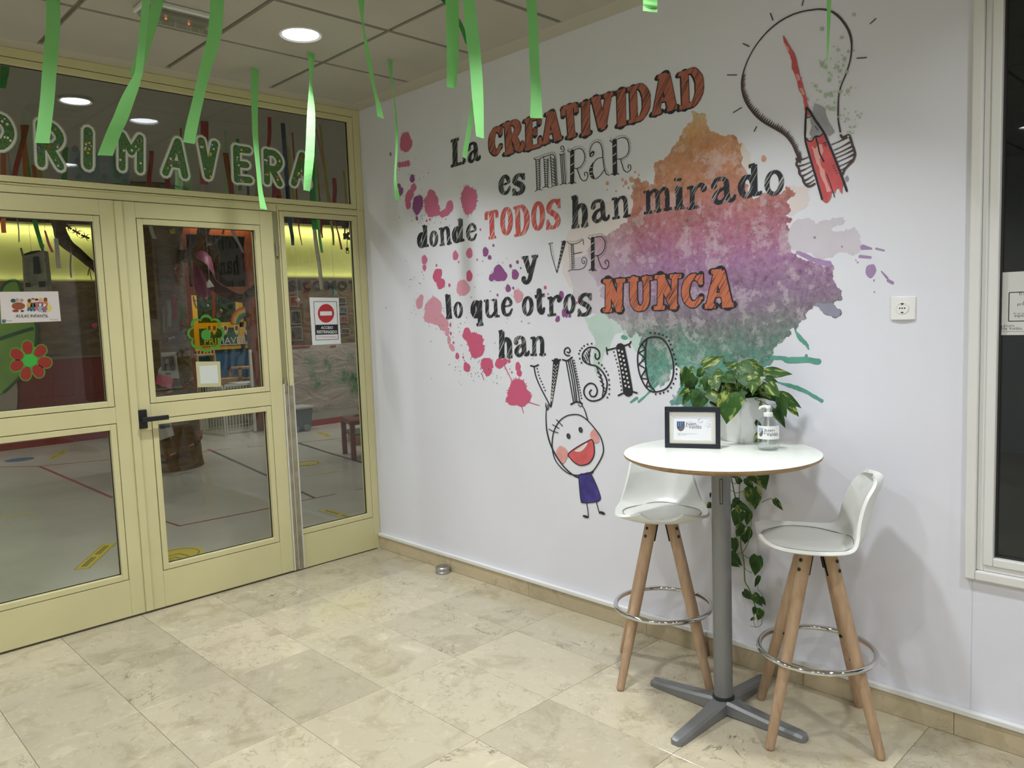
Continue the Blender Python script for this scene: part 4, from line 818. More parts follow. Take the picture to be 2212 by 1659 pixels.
mir = [([(1073, 785), (1095, 803), (1140, 797), (1185, 768), (1230, 757), (1280, 738), (1312, 752), (1325, 790), (1330, 860), (1340, 1060), (1352, 1105)], [k_]),
 ([(1095, 800), (1108, 1165)], [k_]), ([(1137, 800), (1142, 1160)], [k_]), ([(1088, 1180), (1120, 1158), (1170, 1165)], [k_]),
 ([(1190, 770), (1208, 1128)], [k_]), ([(1238, 790), (1236, 1125)], [k_]), ([(1175, 1140), (1220, 1122), (1255, 1138)], [k_]),
 ([(1268, 755), (1288, 1105)], [k_]), ([(1310, 790), (1328, 1100)], [k_]), ([(1276, 1135), (1310, 1112), (1350, 1108)], [k_]),
 ([(1398, 706), (1425, 705), (1434, 680), (1422, 645), (1400, 642), (1392, 668), (1412, 684)], [k_]), ([(1378, 735), (1410, 742), (1442, 722)], [k_]), ([(1388, 745), (1410, 1090)], [k_]), ([(1408, 745), (1428, 1086)], [k_]), ([(1428, 740), (1450, 1084)], [k_]), ([(1385, 1105), (1430, 1086), (1465, 1092)], [k_]),
 ([(1530, 705), (1528, 1075)], [44]), ([(1474, 690), (1500, 712), (1545, 692), (1610, 668), (1655, 690), (1680, 760), (1668, 830), (1630, 885), (1590, 905), (1552, 905)], [k_]), ([(1585, 905), (1605, 960), (1630, 1025), (1665, 1056), (1702, 1040), (1716, 990), (1700, 950), (1676, 962), (1682, 995)], [k_]), ([(1486, 1082), (1530, 1072), (1575, 1080)], [k_+2]),
 ([(1745, 760), (1742, 700), (1765, 630), (1810, 592), (1860, 605), (1888, 680), (1895, 780), (1912, 900), (1935, 970), (1972, 990)], [k_]), ([(1760, 745), (1775, 720)], [46, 40]), ([(1895, 772), (1820, 798), (1765, 880), (1740, 960), (1765, 1020), (1815, 1028), (1870, 985), (1912, 920)], [k_]), ([(1780, 840), (1757, 905), (1757, 970), (1790, 1020)], [10, 36, 36, 12]),
 ([(2035, 580), (2040, 968)], [46]), ([(1978, 570), (2008, 592), (2060, 562), (2130, 538), (2185, 560), (2208, 650), (2190, 740), (2120, 790), (2070, 795)], [k_]), ([(2105, 795), (2125, 860), (2150, 930), (2190, 950), (2228, 915), (2225, 870), (2198, 868), (2200, 905)], [k_]), ([(1992, 978), (2040, 966), (2088, 975)], [k_+2])]
mir += hatchlines(1097, 1137, 810, 1150, 12, slope=22, xa=1108, xb=1142)+hatchlines(1193, 1238, 790, 1115, 12, slope=-6, xa=1208, xb=1236)+hatchlines(1270, 1310, 775, 1095, 9, slope=-30, xa=1288, xb=1328)
mdots = [([(1090, 775), (1130, 770), (1180, 745), (1240, 725), (1300, 712), (1335, 745), (1345, 850), (1352, 1050), (1368, 1098)], 44), ([(1150, 820), (1155, 1115)], 14), ([(1250, 790), (1254, 1090)], 14), ([(1450, 742), (1466, 1050)], 16),
 ([(1480, 670), (1505, 685), (1560, 652), (1620, 640), (1672, 668), (1695, 750), (1690, 830), (1660, 885), (1610, 915)], 24), ([(1740, 768), (1728, 690), (1760, 600), (1815, 565), (1870, 575), (1900, 640), (1910, 780), (1925, 890), (1960, 960)], 34),
 ([(1990, 545), (2020, 562), (2070, 525), (2130, 512), (2190, 530), (2225, 600), (2225, 700), (2190, 770), (2130, 805)], 26)]
wp = []
for x in (1530, 2037):
    y0 = 740 if x == 1530 else 620
    for i in range(3): wp.append(([(x-20, y0+105*i+30), (x+18, y0+105*i)], [9, 9]))
for yy in (900, 950, 995): wp.append(([(1742, yy), (1772, yy-8)], [8, 8]))
wp.append(([(1758, 755), (1775, 725)], [14, 12]))
deco(960, 200, 5.53, mir, mdots, 'lettering', 'word "mirar" in thin decorated letters', white=wp)
ver = [([(1685, 702), (1710, 694), (1740, 690)], [6]), ([(1705, 700), (1725, 830), (1787, 1042)], [6]), ([(1873, 682), (1789, 1045)], [42, 8]), ([(1842, 672), (1870, 684), (1897, 670)], [7]),
 ([(1913, 672), (1940, 700), (2000, 700), (2060, 680), (2100, 648), (2106, 712)], [6]), ([(1958, 705), (1972, 1010)], [6]), ([(1985, 700), (2000, 1005)], [6]), ([(1985, 820), (2030, 812), (2087, 800)], [7]), ([(1923, 1030), (1960, 1010), (2040, 1008), (2105, 990), (2140, 940), (2145, 890), (2118, 860), (2088, 880), (2090, 922), (2112, 938), (2125, 915), (2108, 900)], [6])]
ver += [([(1960+i*1.1, 720+i*22), (1988+i*1.1, 716+i*22)], [6, 6]) for i in range(13)]
deco(880, 400, 5.53, ver[:4], [([(1725, 715), (1742, 800), (1762, 900)], 11)], 'lettering', 'letter "V" in thin decorated strokes', dr=4)
deco(880, 400, 5.53, ver[4:], [([(1940, 664), (1960, 676), (2010, 670), (2060, 655), (2085, 632)], 10), ([(1934, 725), (1948, 975)], 13)], 'lettering', 'letter "E" in thin decorated strokes', dr=4, white=[([(1862-i*11+j*14-7, 720+i*45), (1858-i*11+j*14-7, 738+i*45)], [5, 5]) for i in range(7) for j in range(2)])
deco(1200, 340, 4.2538, [([(343, 745), (345, 1030)], [30]), ([(303, 735), (322, 750), (370, 732), (425, 728), (458, 780), (448, 850), (410, 895), (365, 905)], [6]), ([(388, 905), (405, 960), (435, 1018), (475, 1018), (493, 975), (475, 942), (458, 958), (466, 980)], [6]), ([(310, 1036), (345, 1024), (377, 1040)], [7])],
 [([(312, 717), (360, 712), (410, 702), (455, 722), (474, 790), (462, 860), (430, 905), (408, 920)], 24)], 'lettering', 'letter "R" with a dotted rim', dr=3.4, white=[([(330, 800+i*75), (356, 782+i*75)], [6, 6]) for i in range(3)])
vis = [([(438, 552), (480, 560), (520, 543)], [16]), ([(472, 560), (495, 670), (545, 790), (655, 1000)], [12]), ([(716, 505), (657, 1000)], [70, 14]), ([(673, 495), (715, 510), (760, 486)], [16]),
 ([(858, 442), (828, 440), (803, 412), (812, 370), (845, 358), (866, 388), (852, 412), (834, 404)], [14]), ([(785, 487), (835, 497), (888, 462)], [16]), ([(822, 505), (862, 720), (902, 945)], [11]), ([(846, 500), (890, 720), (922, 942)], [11]), ([(868, 497), (912, 720), (940, 940)], [11]), ([(888, 490), (935, 720), (970, 950)], [11]), ([(875, 972), (930, 945), (995, 962)], [17]),
 ([(1140, 425), (1140, 462), (1160, 482), (1185, 455), (1178, 395), (1135, 358), (1070, 355), (1018, 395), (998, 450), (1018, 505), (1080, 540), (1150, 558), (1220, 622), (1265, 720), (1256, 825), (1212, 902), (1130, 935), (1062, 920), (1018, 860), (1024, 790), (1075, 745), (1130, 758), (1160, 820), (1142, 878), (1098, 885), (1076, 845), (1095, 815)], [15]),
 ([(1085, 372), (1070, 450), (1080, 532)], [11]), ([(1155, 572), (1205, 690), (1225, 800), (1215, 888)], [11]),
 ([(1262, 385), (1380, 355), (1500, 320), (1525, 292)], [15]), ([(1260, 358), (1270, 428)], [14]), ([(1500, 320), (1518, 352)], [14]), ([(1412, 355), (1460, 600), (1495, 835)], [90, 90, 100]), ([(1390, 876), (1450, 848), (1530, 834), (1592, 848)], [16]),
 ([(1700, 262), (1685, 350), (1683, 500), (1700, 650), (1732, 760), (1785, 826)], [14])]
vis += [([(1012+i*16, 455-i*22), (1045+i*12, 520-i*24)], [10, 10]) for i in range(4)]+[([(1160+i*16, 622+i*48), (1205+i*13, 655+i*48)], [12, 12]) for i in range(5)]
zz = [(1652, 325), (1682, 375), (1612, 412), (1678, 470), (1610, 540), (1688, 585), (1632, 685), (1716, 700), (1690, 780), (1745, 770)]
vis += [([a, c], [12, 12]) for a, c in zip(zz, zz[1:])]
dm = []
for i in range(9):
    t = i/9; cx = 1412+t*83; cy = 390+t*430
    for sx_ in (-20, 20): dm.append(([(cx+sx_*.95, cy-13+(12 if sx_ > 0 else 0)), (cx+sx_*.95+2, cy+9+(12 if sx_ > 0 else 0))], [19, 15]))
for i in range(11):
    for j in range(3):
        t = i/11; wd = 27*(1-t)+3; cx = 712-t*50; dm.append(([(cx-wd*.6+j*wd*.6, 540+t*410+(j % 2)*14), (cx-wd*.6+j*wd*.6-2, 556+t*410+(j % 2)*14)], [8, 8]))
deco(1060, 680, 5.027, vis, [([(508, 585), (530, 670), (565, 750), (595, 820)], 8), ([(908, 495), (945, 680), (990, 905)], 15), ([(1340, 403), (1385, 560), (1408, 690), (1424, 815)], 11)], 'lettering', 'word "VISTO" in large decorated letters', w=12, dr=8.5, white=dm)
y = lay(); b = MB()
oo = [(1790, 240), (1870, 265), (1940, 360), (1985, 520), (1980, 680), (1920, 790), (1830, 832), (1740, 828), (1668, 752), (1615, 620), (1598, 470), (1622, 350), (1700, 260)]
stroke2(b, [W(*p) for p in Z(1060, 680, 5.027, oo)], 15/5.027/430, y, 6, closed=True)
od = [(1738, 195), (1785, 198), (1830, 208), (1872, 220), (1912, 240), (1940, 280), (1957, 322), (1975, 377), (1992, 428), (2007, 482), (2017, 532), (2022, 590), (2020, 642), (2010, 693), (1988, 747), (1962, 790), (1928, 828), (1882, 845), (1843, 855), (1795, 862),
 (1100, 313), (1055, 320), (1018, 337), (993, 362), (973, 388), (962, 422), (970, 475), (990, 520), (1178, 523), (1210, 545), (1236, 580), (1258, 615), (1278, 652), (1288, 706), (1292, 760), (1292, 806), (1290, 860), (1270, 897)]
dots(b, Z(1060, 680, 5.027, od), 10/5.027/430, y)
build('lettering', union2d(b), 'line_ink', mural)['label'] = 'letter "O" with a zigzag side and dotted rim'
# --- child drawing
kd = lambda p: W(1100+p[0]/5.183, 820+p[1]/5.183); K = 1/5.183/440
def kpoly(pts, m, name, sm=4):
    y = lay(); b = MB(); P = smoothline([(*kd(p), 0) for p in pts], sm, True); b.poly([(p.x, y, p.y) for p in P]); build(name, b, m, mural)
kpoly([(592-62, 800), (575, 742), (640, 780), (660, 840), (625, 925), (590, 930), (545, 860)], 'cheek_ink', 'cheek')
kpoly([(950, 555), (985, 590), (1012, 680), (975, 712), (930, 680), (908, 610)], 'cheek_ink', 'cheek')
kpoly([(667, 832), (760, 762), (870, 700), (930, 680), (955, 760), (950, 850), (900, 930), (810, 958), (740, 930), (690, 880)], 'mouth_ink', 'mouth', 3)
kpoly([(735, 798), (790, 760), (875, 705), (868, 740), (830, 785), (790, 806)], 'white_ink', 'teeth')
kpoly([(780, 1065), (840, 1048), (900, 1035), (935, 1080), (985, 1195), (1022, 1305), (1015, 1345), (960, 1368), (830, 1380), (806, 1350), (790, 1200)], 'shirt_ink', 'shirt', 2)
y = lay(); b = MB()
def ks(pts, *w, closed=False): stroke2(b, [kd(p) for p in pts], [q*K for q in w], y, 6, True, closed)
ks([(880, 455), (800, 400), (730, 390), (650, 405), (570, 460), (510, 560), (485, 680), (490, 800), (520, 900), (580, 980), (660, 1045), (740, 1068), (830, 1062), (930, 1030), (1000, 940), (1052, 830), (1055, 740), (1020, 630), (955, 540)], *([13]*19), closed=True)
ks([(420, 300), (415, 440), (430, 600), (480, 760), (560, 900), (640, 1000), (720, 1068), (780, 1095)], 9, 12, 16, 18, 18, 16, 18, 20)
ks([(800, 240), (822, 292), (850, 345), (885, 460)], 8, 10, 12, 12); ks([(415, 262), (412, 300), (432, 338), (448, 308), (440, 278)], 9, 9, 9, 9, 9); ks([(430, 282), (432, 332)], 7, 7); ks([(775, 278), (800, 302), (820, 285)], 9, 9, 9)
for h_ in ([(532, 447), (600, 518)], [(490, 503), (560, 545)], [(447, 553), (500, 580), (548, 594)]): ks(h_, 10, 11)
ks([(665, 832), (760, 757), (870, 696), (932, 674), (955, 760), (950, 850), (900, 932), (810, 960), (740, 932), (690, 882)], *([12]*10), closed=True)
ks([(780, 1065), (790, 1200), (806, 1350), (830, 1378), (960, 1370), (1018, 1345), (1022, 1305), (985, 1195), (930, 1075), (905, 1038)], *([10]*10)); ks([(870, 1385), (882, 1450), (890, 1530)], 11, 10, 10); ks([(980, 1370), (998, 1440), (1015, 1500)], 11, 10, 10); ks([(922, 1050), (945, 1020), (938, 1048)], 10, 10, 10)
build('child_drawing', union2d(b), 'line_ink', mural)['label'] = 'line drawing of a laughing child hanging from the last word'
y = lay(); b = MB()
for c, rx, ry, ro in (((667, 632), 24, 34, -.15), ((803, 562), 24, 34, -.15), ((860, 1532), 38, 16, .05), ((1045, 1492), 36, 18, .15)): disc(b, kd(c), rx*K, y, 16, ry*K, -ro)
build('eye', b, 'line_ink', mural)
y = lay(); b = MB()
for c in ((669, 632), (805, 562)): disc(b, kd(c), 13*K, y, 14, 22*K, .15)
build('pupil', b, 'eye_ink', mural)
# --- bulb drawing
q1 = lambda p: W(1380+p[0]/3.687, p[1]/3.687); K1 = 1/3.687/470
y = lay(); b = MB()
bo = [(1607, 1050), (1590, 950), (1590, 850), (1595, 760), (1615, 680), (1655, 580), (1685, 480), (1697, 380), (1690, 300), (1660, 220), (1600, 140), (1530, 90), (1450, 75), (1370, 82), (1280, 100), (1190, 135), (1100, 190), (1010, 270), (930, 370), (870, 480), (832, 590), (822, 690), (845, 790), (900, 880), (980, 960), (1080, 1020), (1160, 1070), (1220, 1140), (1262, 1230), (1285, 1290)]
bw_ = [12, 10, 10, 9, 9, 9, 9, 11, 14, 14, 14, 12, 11, 10, 10, 11, 11, 10, 9, 9, 11, 13, 14, 16, 16, 16, 14, 14, 14, 16]
stroke2(b, [q1(p) for p in bo], [q*K1 for q in bw_], y, 6, jit=.06)
Q = smoothline([(*p, 0) for p in bo[20:]], 6)
for i in range(1, len(Q)-1):
    for f_ in (0,):
        t = (Q[i+1]-Q[i-1]).normalized(); nn = Vector((t.y, -t.x, 0)); s_ = .6+.4*math.sin(PI*i/len(Q))
        L_ = 40*s_*random.uniform(.7, 1.1); base = Q[i]; tip = base+nn*L_+Vector((6, -14, 0)); w_ = 9
        b.poly([P3(q1((base-t*w_).xy), y), P3(q1(tip.xy), y), P3(q1((base+t*w_).xy), y)])
for a, c in (((1315, -10), (1303, 45)), ((1050, 108), (1070, 162)), ((832, 348), (882, 372)), ((708, 598), (783, 598)), ((755, 897), (820, 858)), ((940, 1010), (921, 1045)), ((1740, 465), (1815, 460)), ((1845, 190), (1890, 150))): stroke2(b, [q1(a), q1(c)], 7*K1, y)
q2 = lambda p: W(1640+p[0]/7.9, 210+p[1]/7.9); K2 = 1/7.9/480
for pts in ([(640, 1050), (655, 1090), (640, 1150), (680, 1220), (692, 1300), (740, 1370), (765, 1450), (820, 1512), (880, 1518), (950, 1480)], [(1395, 650), (1430, 690), (1480, 665), (1530, 650), (1560, 700), (1590, 800), (1625, 900), (1640, 980), (1600, 1090), (1510, 1180), (1460, 1240), (1425, 1320)]):
    stroke2(b, [q2(p) for p in pts], 32*K2, y, 5, jit=.1)
for a, c in (((650, 1085), (850, 1020)), ((660, 1180), (880, 1110)), ((690, 1270), (895, 1170)), ((730, 1350), (915, 1250)), ((770, 1430), (930, 1330)), ((810, 1490), (945, 1410))):
    m_ = ((a[0]+c[0])/2, (a[1]+c[1])/2+8); stroke2(b, [q2(a), q2(m_), q2(c)], [30*K2, 18*K2, 12*K2], y, 4, jit=.15)
for a, c in (((1240, 810), (1500, 690)), ((1285, 905), (1550, 770)), ((1300, 975), (1585, 840)), ((1320, 1035), (1605, 905)), ((1335, 1105), (1620, 975)), ((1355, 1185), (1600, 1070)), ((1390, 1250), (1530, 1160))):
    m_ = ((a[0]+c[0])/2, (a[1]+c[1])/2+6); stroke2(b, [q2(a), q2(m_), q2(c)], [14*K2, 15*K2, 30*K2], y, 4, jit=.12)
build('light_bulb_drawing', union2d(b), 'bulb_ink', mural)
y = lay(); b = MB(); random.seed(12)
for _ in range(95):
    u = random.gauss(1800, 26); v = random.gauss(175, 48)
    if 1700 < u < 1860 and v < 300: blob(b, u, v, *(lambda r: (r, r*random.uniform(.8, 1.3)))(random.choice((.7, .9, 1.2, 1.8, 2.6, 4))), y, 0, n=10, rough=.15)
for _ in range(26): blob(b, random.gauss(1836, 12), random.gauss(265, 20), *(random.uniform(1, 2.4),)*2, y, 0, n=9)
build('green_speckle', union2d(b), 'green_ink', mural)['kind'] = 'stuff'
area_poly([(1380+x/3.687, z/3.687) for x, z in [(1400, 825), (1430, 835), (1500, 940), (1560, 1050), (1520, 1085), (1480, 1060), (1440, 980), (1385, 900)]], 'grey_ink', 'pencil_shade', 3, .06)
area_poly([(1826, 385), (1832, 378), (1834, 388), (1828, 393)], 'grey_ink', 'pencil_shade', 2, .08)
area_poly(Z(1580, 0, 6.506, [(728, 498), (760, 540), (800, 610), (840, 680), (890, 750), (920, 850), (950, 980), (990, 1150), (1040, 1300), (1075, 1395), (1060, 1430), (1085, 1525), (1030, 1560), (1020, 1400), (960, 1280), (930, 1150), (890, 1040), (850, 960), (850, 850), (800, 740), (755, 640)]), 'pencil_ink', 'paint_stroke', 2, .05)
area_poly(Z(1580, 0, 6.506, [(745, 600), (790, 650), (820, 720), (800, 735), (765, 660)]), 'pencil_light_ink', 'paint_stroke', 2, .05)
area_poly(Z(1580, 0, 6.506, [(905, 1040), (950, 1050), (980, 1130), (930, 1140)]), 'pencil_light_ink', 'paint_stroke', 2, .05)
area_poly(Z(1580, 0, 6.506, [(955, 1240), (1005, 1240), (1040, 1340), (1000, 1330)]), 'pencil_light_ink', 'paint_stroke', 2, .05)
q4_ = [(800, 700), (850, 745), (900, 745), (950, 680), (1010, 690), (1100, 620), (1150, 690), (1290, 1040), (1440, 1440), (1430, 1500), (1425, 1640), (1395, 1630), (1370, 1560), (1330, 1550), (1290, 1640), (1240, 1620), (1230, 1700), (1180, 1790), (1130, 1800), (1080, 1760), (1040, 1600), (900, 1120)]
area_poly(Z(1640, 210, 7.9, q4_), 'pencil_ink', 'pencil_body', 2, .03)
area_poly(Z(1640, 210, 7.9, [(900, 830), (960, 880), (1010, 800), (1080, 810), (1100, 930), (1040, 1060), (1120, 1240), (1180, 1480), (1230, 1600), (1160, 1620), (1090, 1420), (1030, 1200), (960, 1040), (930, 930)]), 'pencil_light_ink', 'pencil_highlight', 2, .05)
area_poly(Z(1640, 210, 7.9, [(800, 345), (850, 350), (895, 320), (1110, 600), (1060, 650), (960, 655), (920, 700), (860, 710), (800, 690)]), 'grey_ink', 'pencil_wood', 1, .03)
area_poly(Z(1640, 210, 7.9, [(815, 370), (870, 360), (900, 500), (860, 620), (900, 690), (850, 705), (805, 680)]), 'white_ink', 'pencil_wood', 1, .03)
area_poly(Z(1640, 210, 7.9, [(815, 210), (860, 250), (880, 300), (815, 320)]), 'pencil_ink', 'pencil_tip', 1, .03)
y = lay(); b = MB()
for pts, w_ in (([(815, 180), (800, 350), (790, 690), (830, 880), (900, 1120), (1000, 1460), (1080, 1740)], 30), ([(815, 180), (870, 240), (960, 390), (1100, 590), (1160, 720), (1290, 1030), (1410, 1340), (1500, 1600)], 30), ([(800, 350), (850, 348), (900, 312)], 16), ([(795, 695), (850, 750), (910, 740), (965, 665), (1030, 675), (1110, 605)], 18), ([(970, 680), (1010, 820), (1040, 960), (1110, 1100)], 22), ([(1155, 1310), (1220, 1480), (1290, 1700)], 12),
 ([(960, 500), (980, 515)], 12), ([(980, 530), (1000, 545)], 10), ([(1000, 555), (1015, 565)], 9), ([(1105, 790), (1145, 775)], 18), ([(1120, 820), (1150, 810)], 14), ([(1135, 845), (1160, 835)], 9)):
    stroke2(b, [q2(p) for p in pts], w_*K2, y, 4)
for i in range(4): stroke2(b, [q2((1262+i*22, 1180+i*42)), q2((1285+i*18, 1160+i*42))], 12*K2, y)
build('pencil_outline', union2d(b), 'line_ink', mural)
# ================================================================ HALL FURNITURE AND OBJECTS
def obox(b, o, X, Y, Zv, x0, x1, y0, y1, z0, z1):
    "box in a local frame"
    o, X, Y, Zv = map(Vector, (o, X, Y, Zv))
    b.add([o+X*x+Y*y+Zv*z for z in (z0, z1) for y in (y0, y1) for x in (x0, x1)], [(0, 2, 3, 1), (4, 5, 7, 6), (0, 1, 5, 4), (2, 6, 7, 3), (0, 4, 6, 2), (1, 3, 7, 5)])
# --- high table
TC = Vector((2.905, -.411, 0)); TR_ = .366; TZ = 1.03
tb = thing('high_table', 'round high bar table with white top, plywood edge and grey steel column, against the mural', 'table', TC)
b = MB(); b.lathe(TC, [(0, TZ-.0015), (TR_-.003, TZ-.0015), (TR_-.001, TZ-.0005), (TR_-.002, TZ), (0, TZ)], 96); build('table_surface', b, 'table_laminate', tb, smooth=35)
b = MB(); b.lathe(TC, [(0, TZ-.020), (TR_-.020, TZ-.020), (TR_-.001, TZ-.009), (TR_, TZ-.0016), (0, TZ-.0016)], 96); build('tabletop', b, 'ply_edge', tb, smooth=35)
b = MB(); b.lathe(TC, [(.036, .062), (.036, TZ-.024)], 40); build('column', b, 'grey_metal', tb, smooth=35)
b = MB(); obox(b, TC, (1, 0, 0), (0, 1, 0), (0, 0, 1), -.13, .13, -.02, .02, TZ-.026, TZ-.020); obox(b, TC, (1, 0, 0), (0, 1, 0), (0, 0, 1), -.02, .02, -.13, .13, TZ-.026, TZ-.020); b.lathe(TC, [(.05, TZ-.04), (.05, TZ-.026), (.036, TZ-.05)], 24); build('mounting_plate', b, 'grey_metal', tb)
b = MB(); b.lathe(TC, [(.041, .052), (.042, .060), (.040, .066), (.036, .068)], 40); build('collar', b, 'black_plastic', tb, smooth=40)
d_ = (CAMP-TC); d_.z = 0; d_.normalize(); s_ = Vector((-d_.y, d_.x, 0))
b = MB(); sl = [TC+d_*.0362+s_*(.001+.005*math.cos(a)*1)+Vector((0, 0, .885+.042*(1 if math.sin(a) > 0 else -1)+.006*math.sin(a))) for a in [2*PI*k/16 for k in range(16)]]
b.tube(smoothline(sl, 2, True), .0012, 5); build('slot', b, 'rubber', tb)
for k in range(4):
    a = PI/2*k; X = Vector((math.cos(a), math.sin(a), 0)); Y = Vector((-math.sin(a), math.cos(a), 0)); b = MB()
    secs = [(.0, .036, .010, .060), (.05, .034, .006, .056), (.10, .030, .004, .048), (.22, .0275, .002, .036), (.31, .026, .0, .029), (.330, .022, .0, .026), (.338, .014, .0, .020)]
    vs = []
    for x, hw_, z0, z1 in secs:
        for (yy, zz_) in ((-hw_, z0), (-hw_, z1-.010), (-hw_*.72, z1), (-hw_*.22, z1-.0016), (hw_*.22, z1-.0016), (hw_*.72, z1), (hw_, z1-.010), (hw_, z0)): vs.append(TC+X*x+Y*yy+Vector((0, 0, zz_)))
    n = 8; fs = [(i*n+j, (i+1)*n+j, (i+1)*n+(j+1) % n, i*n+(j+1) % n) for i in range(len(secs)-1) for j in range(n)]+[tuple((len(secs)-1)*n+j for j in range(n))]
    b.add(vs, fs); build('foot', b, 'grey_metal', tb, smooth=28)
# --- bar stools
def make_stool(center, bdir, label):
    c = Vector((*center, 0)); X = Vector((*bdir, 0)).normalized(); Y = Vector((-X.y, X.x, 0)); Zv = Vector((0, 0, 1)); SZ = .720
    t = thing('bar_stool', label, 'stool', c, 'white bar stools at the high table')
    prof = [(-.208, .006, .085), (-.200, -.002, .125), (-.180, -.008, .162), (-.145, -.014, .186), (-.09, -.018, .198), (-.03, -.021, .200), (.03, -.022, .197), (.08, -.020, .190), (.125, -.010, .182), (.158, .015, .174), (.178, .050, .164), (.190, .090, .154), (.200, .135, .145), (.212, .18, .137), (.226, .222, .130), (.238, .250, .120), (.246, .268, .104), (.251, .279, .078), (.253, .284, .035)]
    prof = [(x*(.86 if x > 0 else .95), (z*.84 if z > .02 else z), hw_*.97) for x, z, hw_ in prof]
    m_ = 14; vs = []; b = MB()
    for i, (x, z, hw_) in enumerate(prof):
        bk = max(0, min(1, (x-.085)/.08))
        for j in range(m_+1):
            t_ = -1+2*j/m_; yy = hw_*math.sin(t_*PI/2) if abs(t_) < 2 else 0; q_ = abs(yy/hw_)
            rise = .034*q_**2.6*(1-bk) + .012*bk*q_**2*(1 if i < 12 else .3)
            fw = .055*q_**2*bk*(1-.6*max(0, (z-.18)/.1))
            dipf = .016*max(0, (-x-.02)/.19)*(1-q_**2)
            vs.append(c+X*(x-fw)+Y*yy+Zv*(SZ+z+rise+dipf*.6))
    n = m_+1; fs = [(i*n+j, i*n+j+1, (i+1)*n+j+1, (i+1)*n+j) for i in range(len(prof)-1) for j in range(m_)]
    b.add(vs, fs); o = build('seat_shell', b, 'white_plastic', t, smooth=60)
    md = o.modifiers.new('thick', 'SOLIDIFY'); md.thickness = .013; md.offset = 1
    md = o.modifiers.new('round', 'BEVEL'); md.width = .004; md.segments = 2; md.limit_method = 'ANGLE'; md.angle_limit = math.radians(50)
    md = o.modifiers.new('sub', 'SUBSURF'); md.levels = 1; md.render_levels = 1
    # cushion, lying in the shell with a fine seam round it
    def shell_z(x, yy):
        for (x0, z0, h0), (x1, z1, h1) in zip(prof, prof[1:]):
            if x0 <= x <= x1:
                f = (x-x0)/(x1-x0); z = z0+(z1-z0)*f; hw_ = h0+(h1-h0)*f; break
        else: z, hw_ = prof[0][1], prof[0][2]
        q_ = min(1, abs(yy)/hw_); bk = max(0, min(1, (x-.085)/.08)); return z+.034*q_**2.6*(1-bk)+.012*bk*q_**2+.016*.6*max(0, (-x-.02)/.19)*(1-q_**2)
    b = MB(); N_ = 44; rings = 8; vs = [c+X*(-.012)+Zv*(SZ+shell_z(-.012, 0)+.024)]; rim_ = []
    for r_ in range(1, rings+1):
        f = r_/rings
        for k in range(N_):
            a = 2*PI*k/N_; ca, sa = math.cos(a), math.sin(a)
            x = -.034+.158*f*math.copysign(abs(ca)**.9, ca); yy = .163*f*math.copysign(abs(sa)**.92, sa)*(1 if x > -.06 else 1-.9*((-x-.06)/.14)**2*.18)
            z = shell_z(x, yy)+.024*(1-f**6)+(-.001 if r_ == rings else 0); vs.append(c+X*x+Y*yy+Zv*(SZ+z))
            if r_ == rings: rim_.append(c+X*(x*1.0)+Y*yy+Zv*(SZ+z+.0045))
    fs = [(0, 1+k, 1+(k+1) % N_) for k in range(N_)]
    for r_ in range(rings-1):
        for k in range(N_): fs.append((1+r_*N_+k, 1+(r_+1)*N_+k, 1+(r_+1)*N_+(k+1) % N_, 1+r_*N_+(k+1) % N_))
    b.add(vs, fs); cu_ = build('cushion', b, 'seat_vinyl', t, smooth=70)
    b = MB(); b.tube(rim_+rim_[:1], .0018, 6, False); build('seam', b, mat('seam_grey', '#8b8d86', .7), cu_, smooth=70)
    # bracket, legs, bolts, ring
    b = MB(); b.lathe(c+Zv*(SZ-.046), [(.0, 0), (.046, 0), (.046, .010), (0, .010)], 24)
    build('bracket', b, 'black_plastic', t, smooth=40)
    a0 = math.atan2(X.y, X.x)+PI/4
    for k in range(4):
        a = a0+PI/2*k; d = Vector((math.cos(a), math.sin(a), 0)); s2 = Vector((-d.y, d.x, 0)); f0 = c+d*.262; top = c+d*.056+Zv*(SZ-.034)
        ax = (top-f0).normalized(); b = MB()
        b.tube([f0+ax*.0005, f0+ax*.004, f0+ax*.012, f0+ax*.2, f0+(top-f0)*.6, top-ax*.002], [.0125, .0155, .0168, .0195, .0225, .0235], 20); lg = build('leg', b, 'beech', t, smooth=40)
        out = (d-ax*d.dot(ax)).normalized(); ndir = (out*.45+((CAMP-top).normalized()-ax*(CAMP-top).normalized().dot(ax)).normalized()*0).normalized()
        b = MB(); obox(b, top, -s2, out, ax, -.014, .014, -.0265, -.0225, -.082, -.008); build('leg_plate', b, 'black_plastic', lg)
        for h_ in (-.034, -.068):
            b = MB(); b.lathe(top+ax*h_+ndir*.0205, [(.0072, 0), (.0072, .0035), (.005, .0052), (0, .0056)], 14, ndir); build('bolt', b, 'black_plastic', lg, smooth=40)
        p = f0+(top-f0)*(.31/.66); b = MB(); b.lathe(p-out*.0205, [(.007, 0), (.007, .004), (0, .005)], 12, -out); build('bolt', b, 'black_plastic', lg, smooth=40)
    b = MB(); b.torus(c+Zv*.305, .204, .0102, 64, 12); build('foot_ring', b, 'chrome', t, smooth=60)
    return t
make_stool((2.544, -.289), (-.58, .815), 'white bar stool on the left of the table, its backrest half hidden under the tabletop')
make_stool((3.224, -.290), (.843, .537), 'white bar stool on the right of the table, seen from its side')
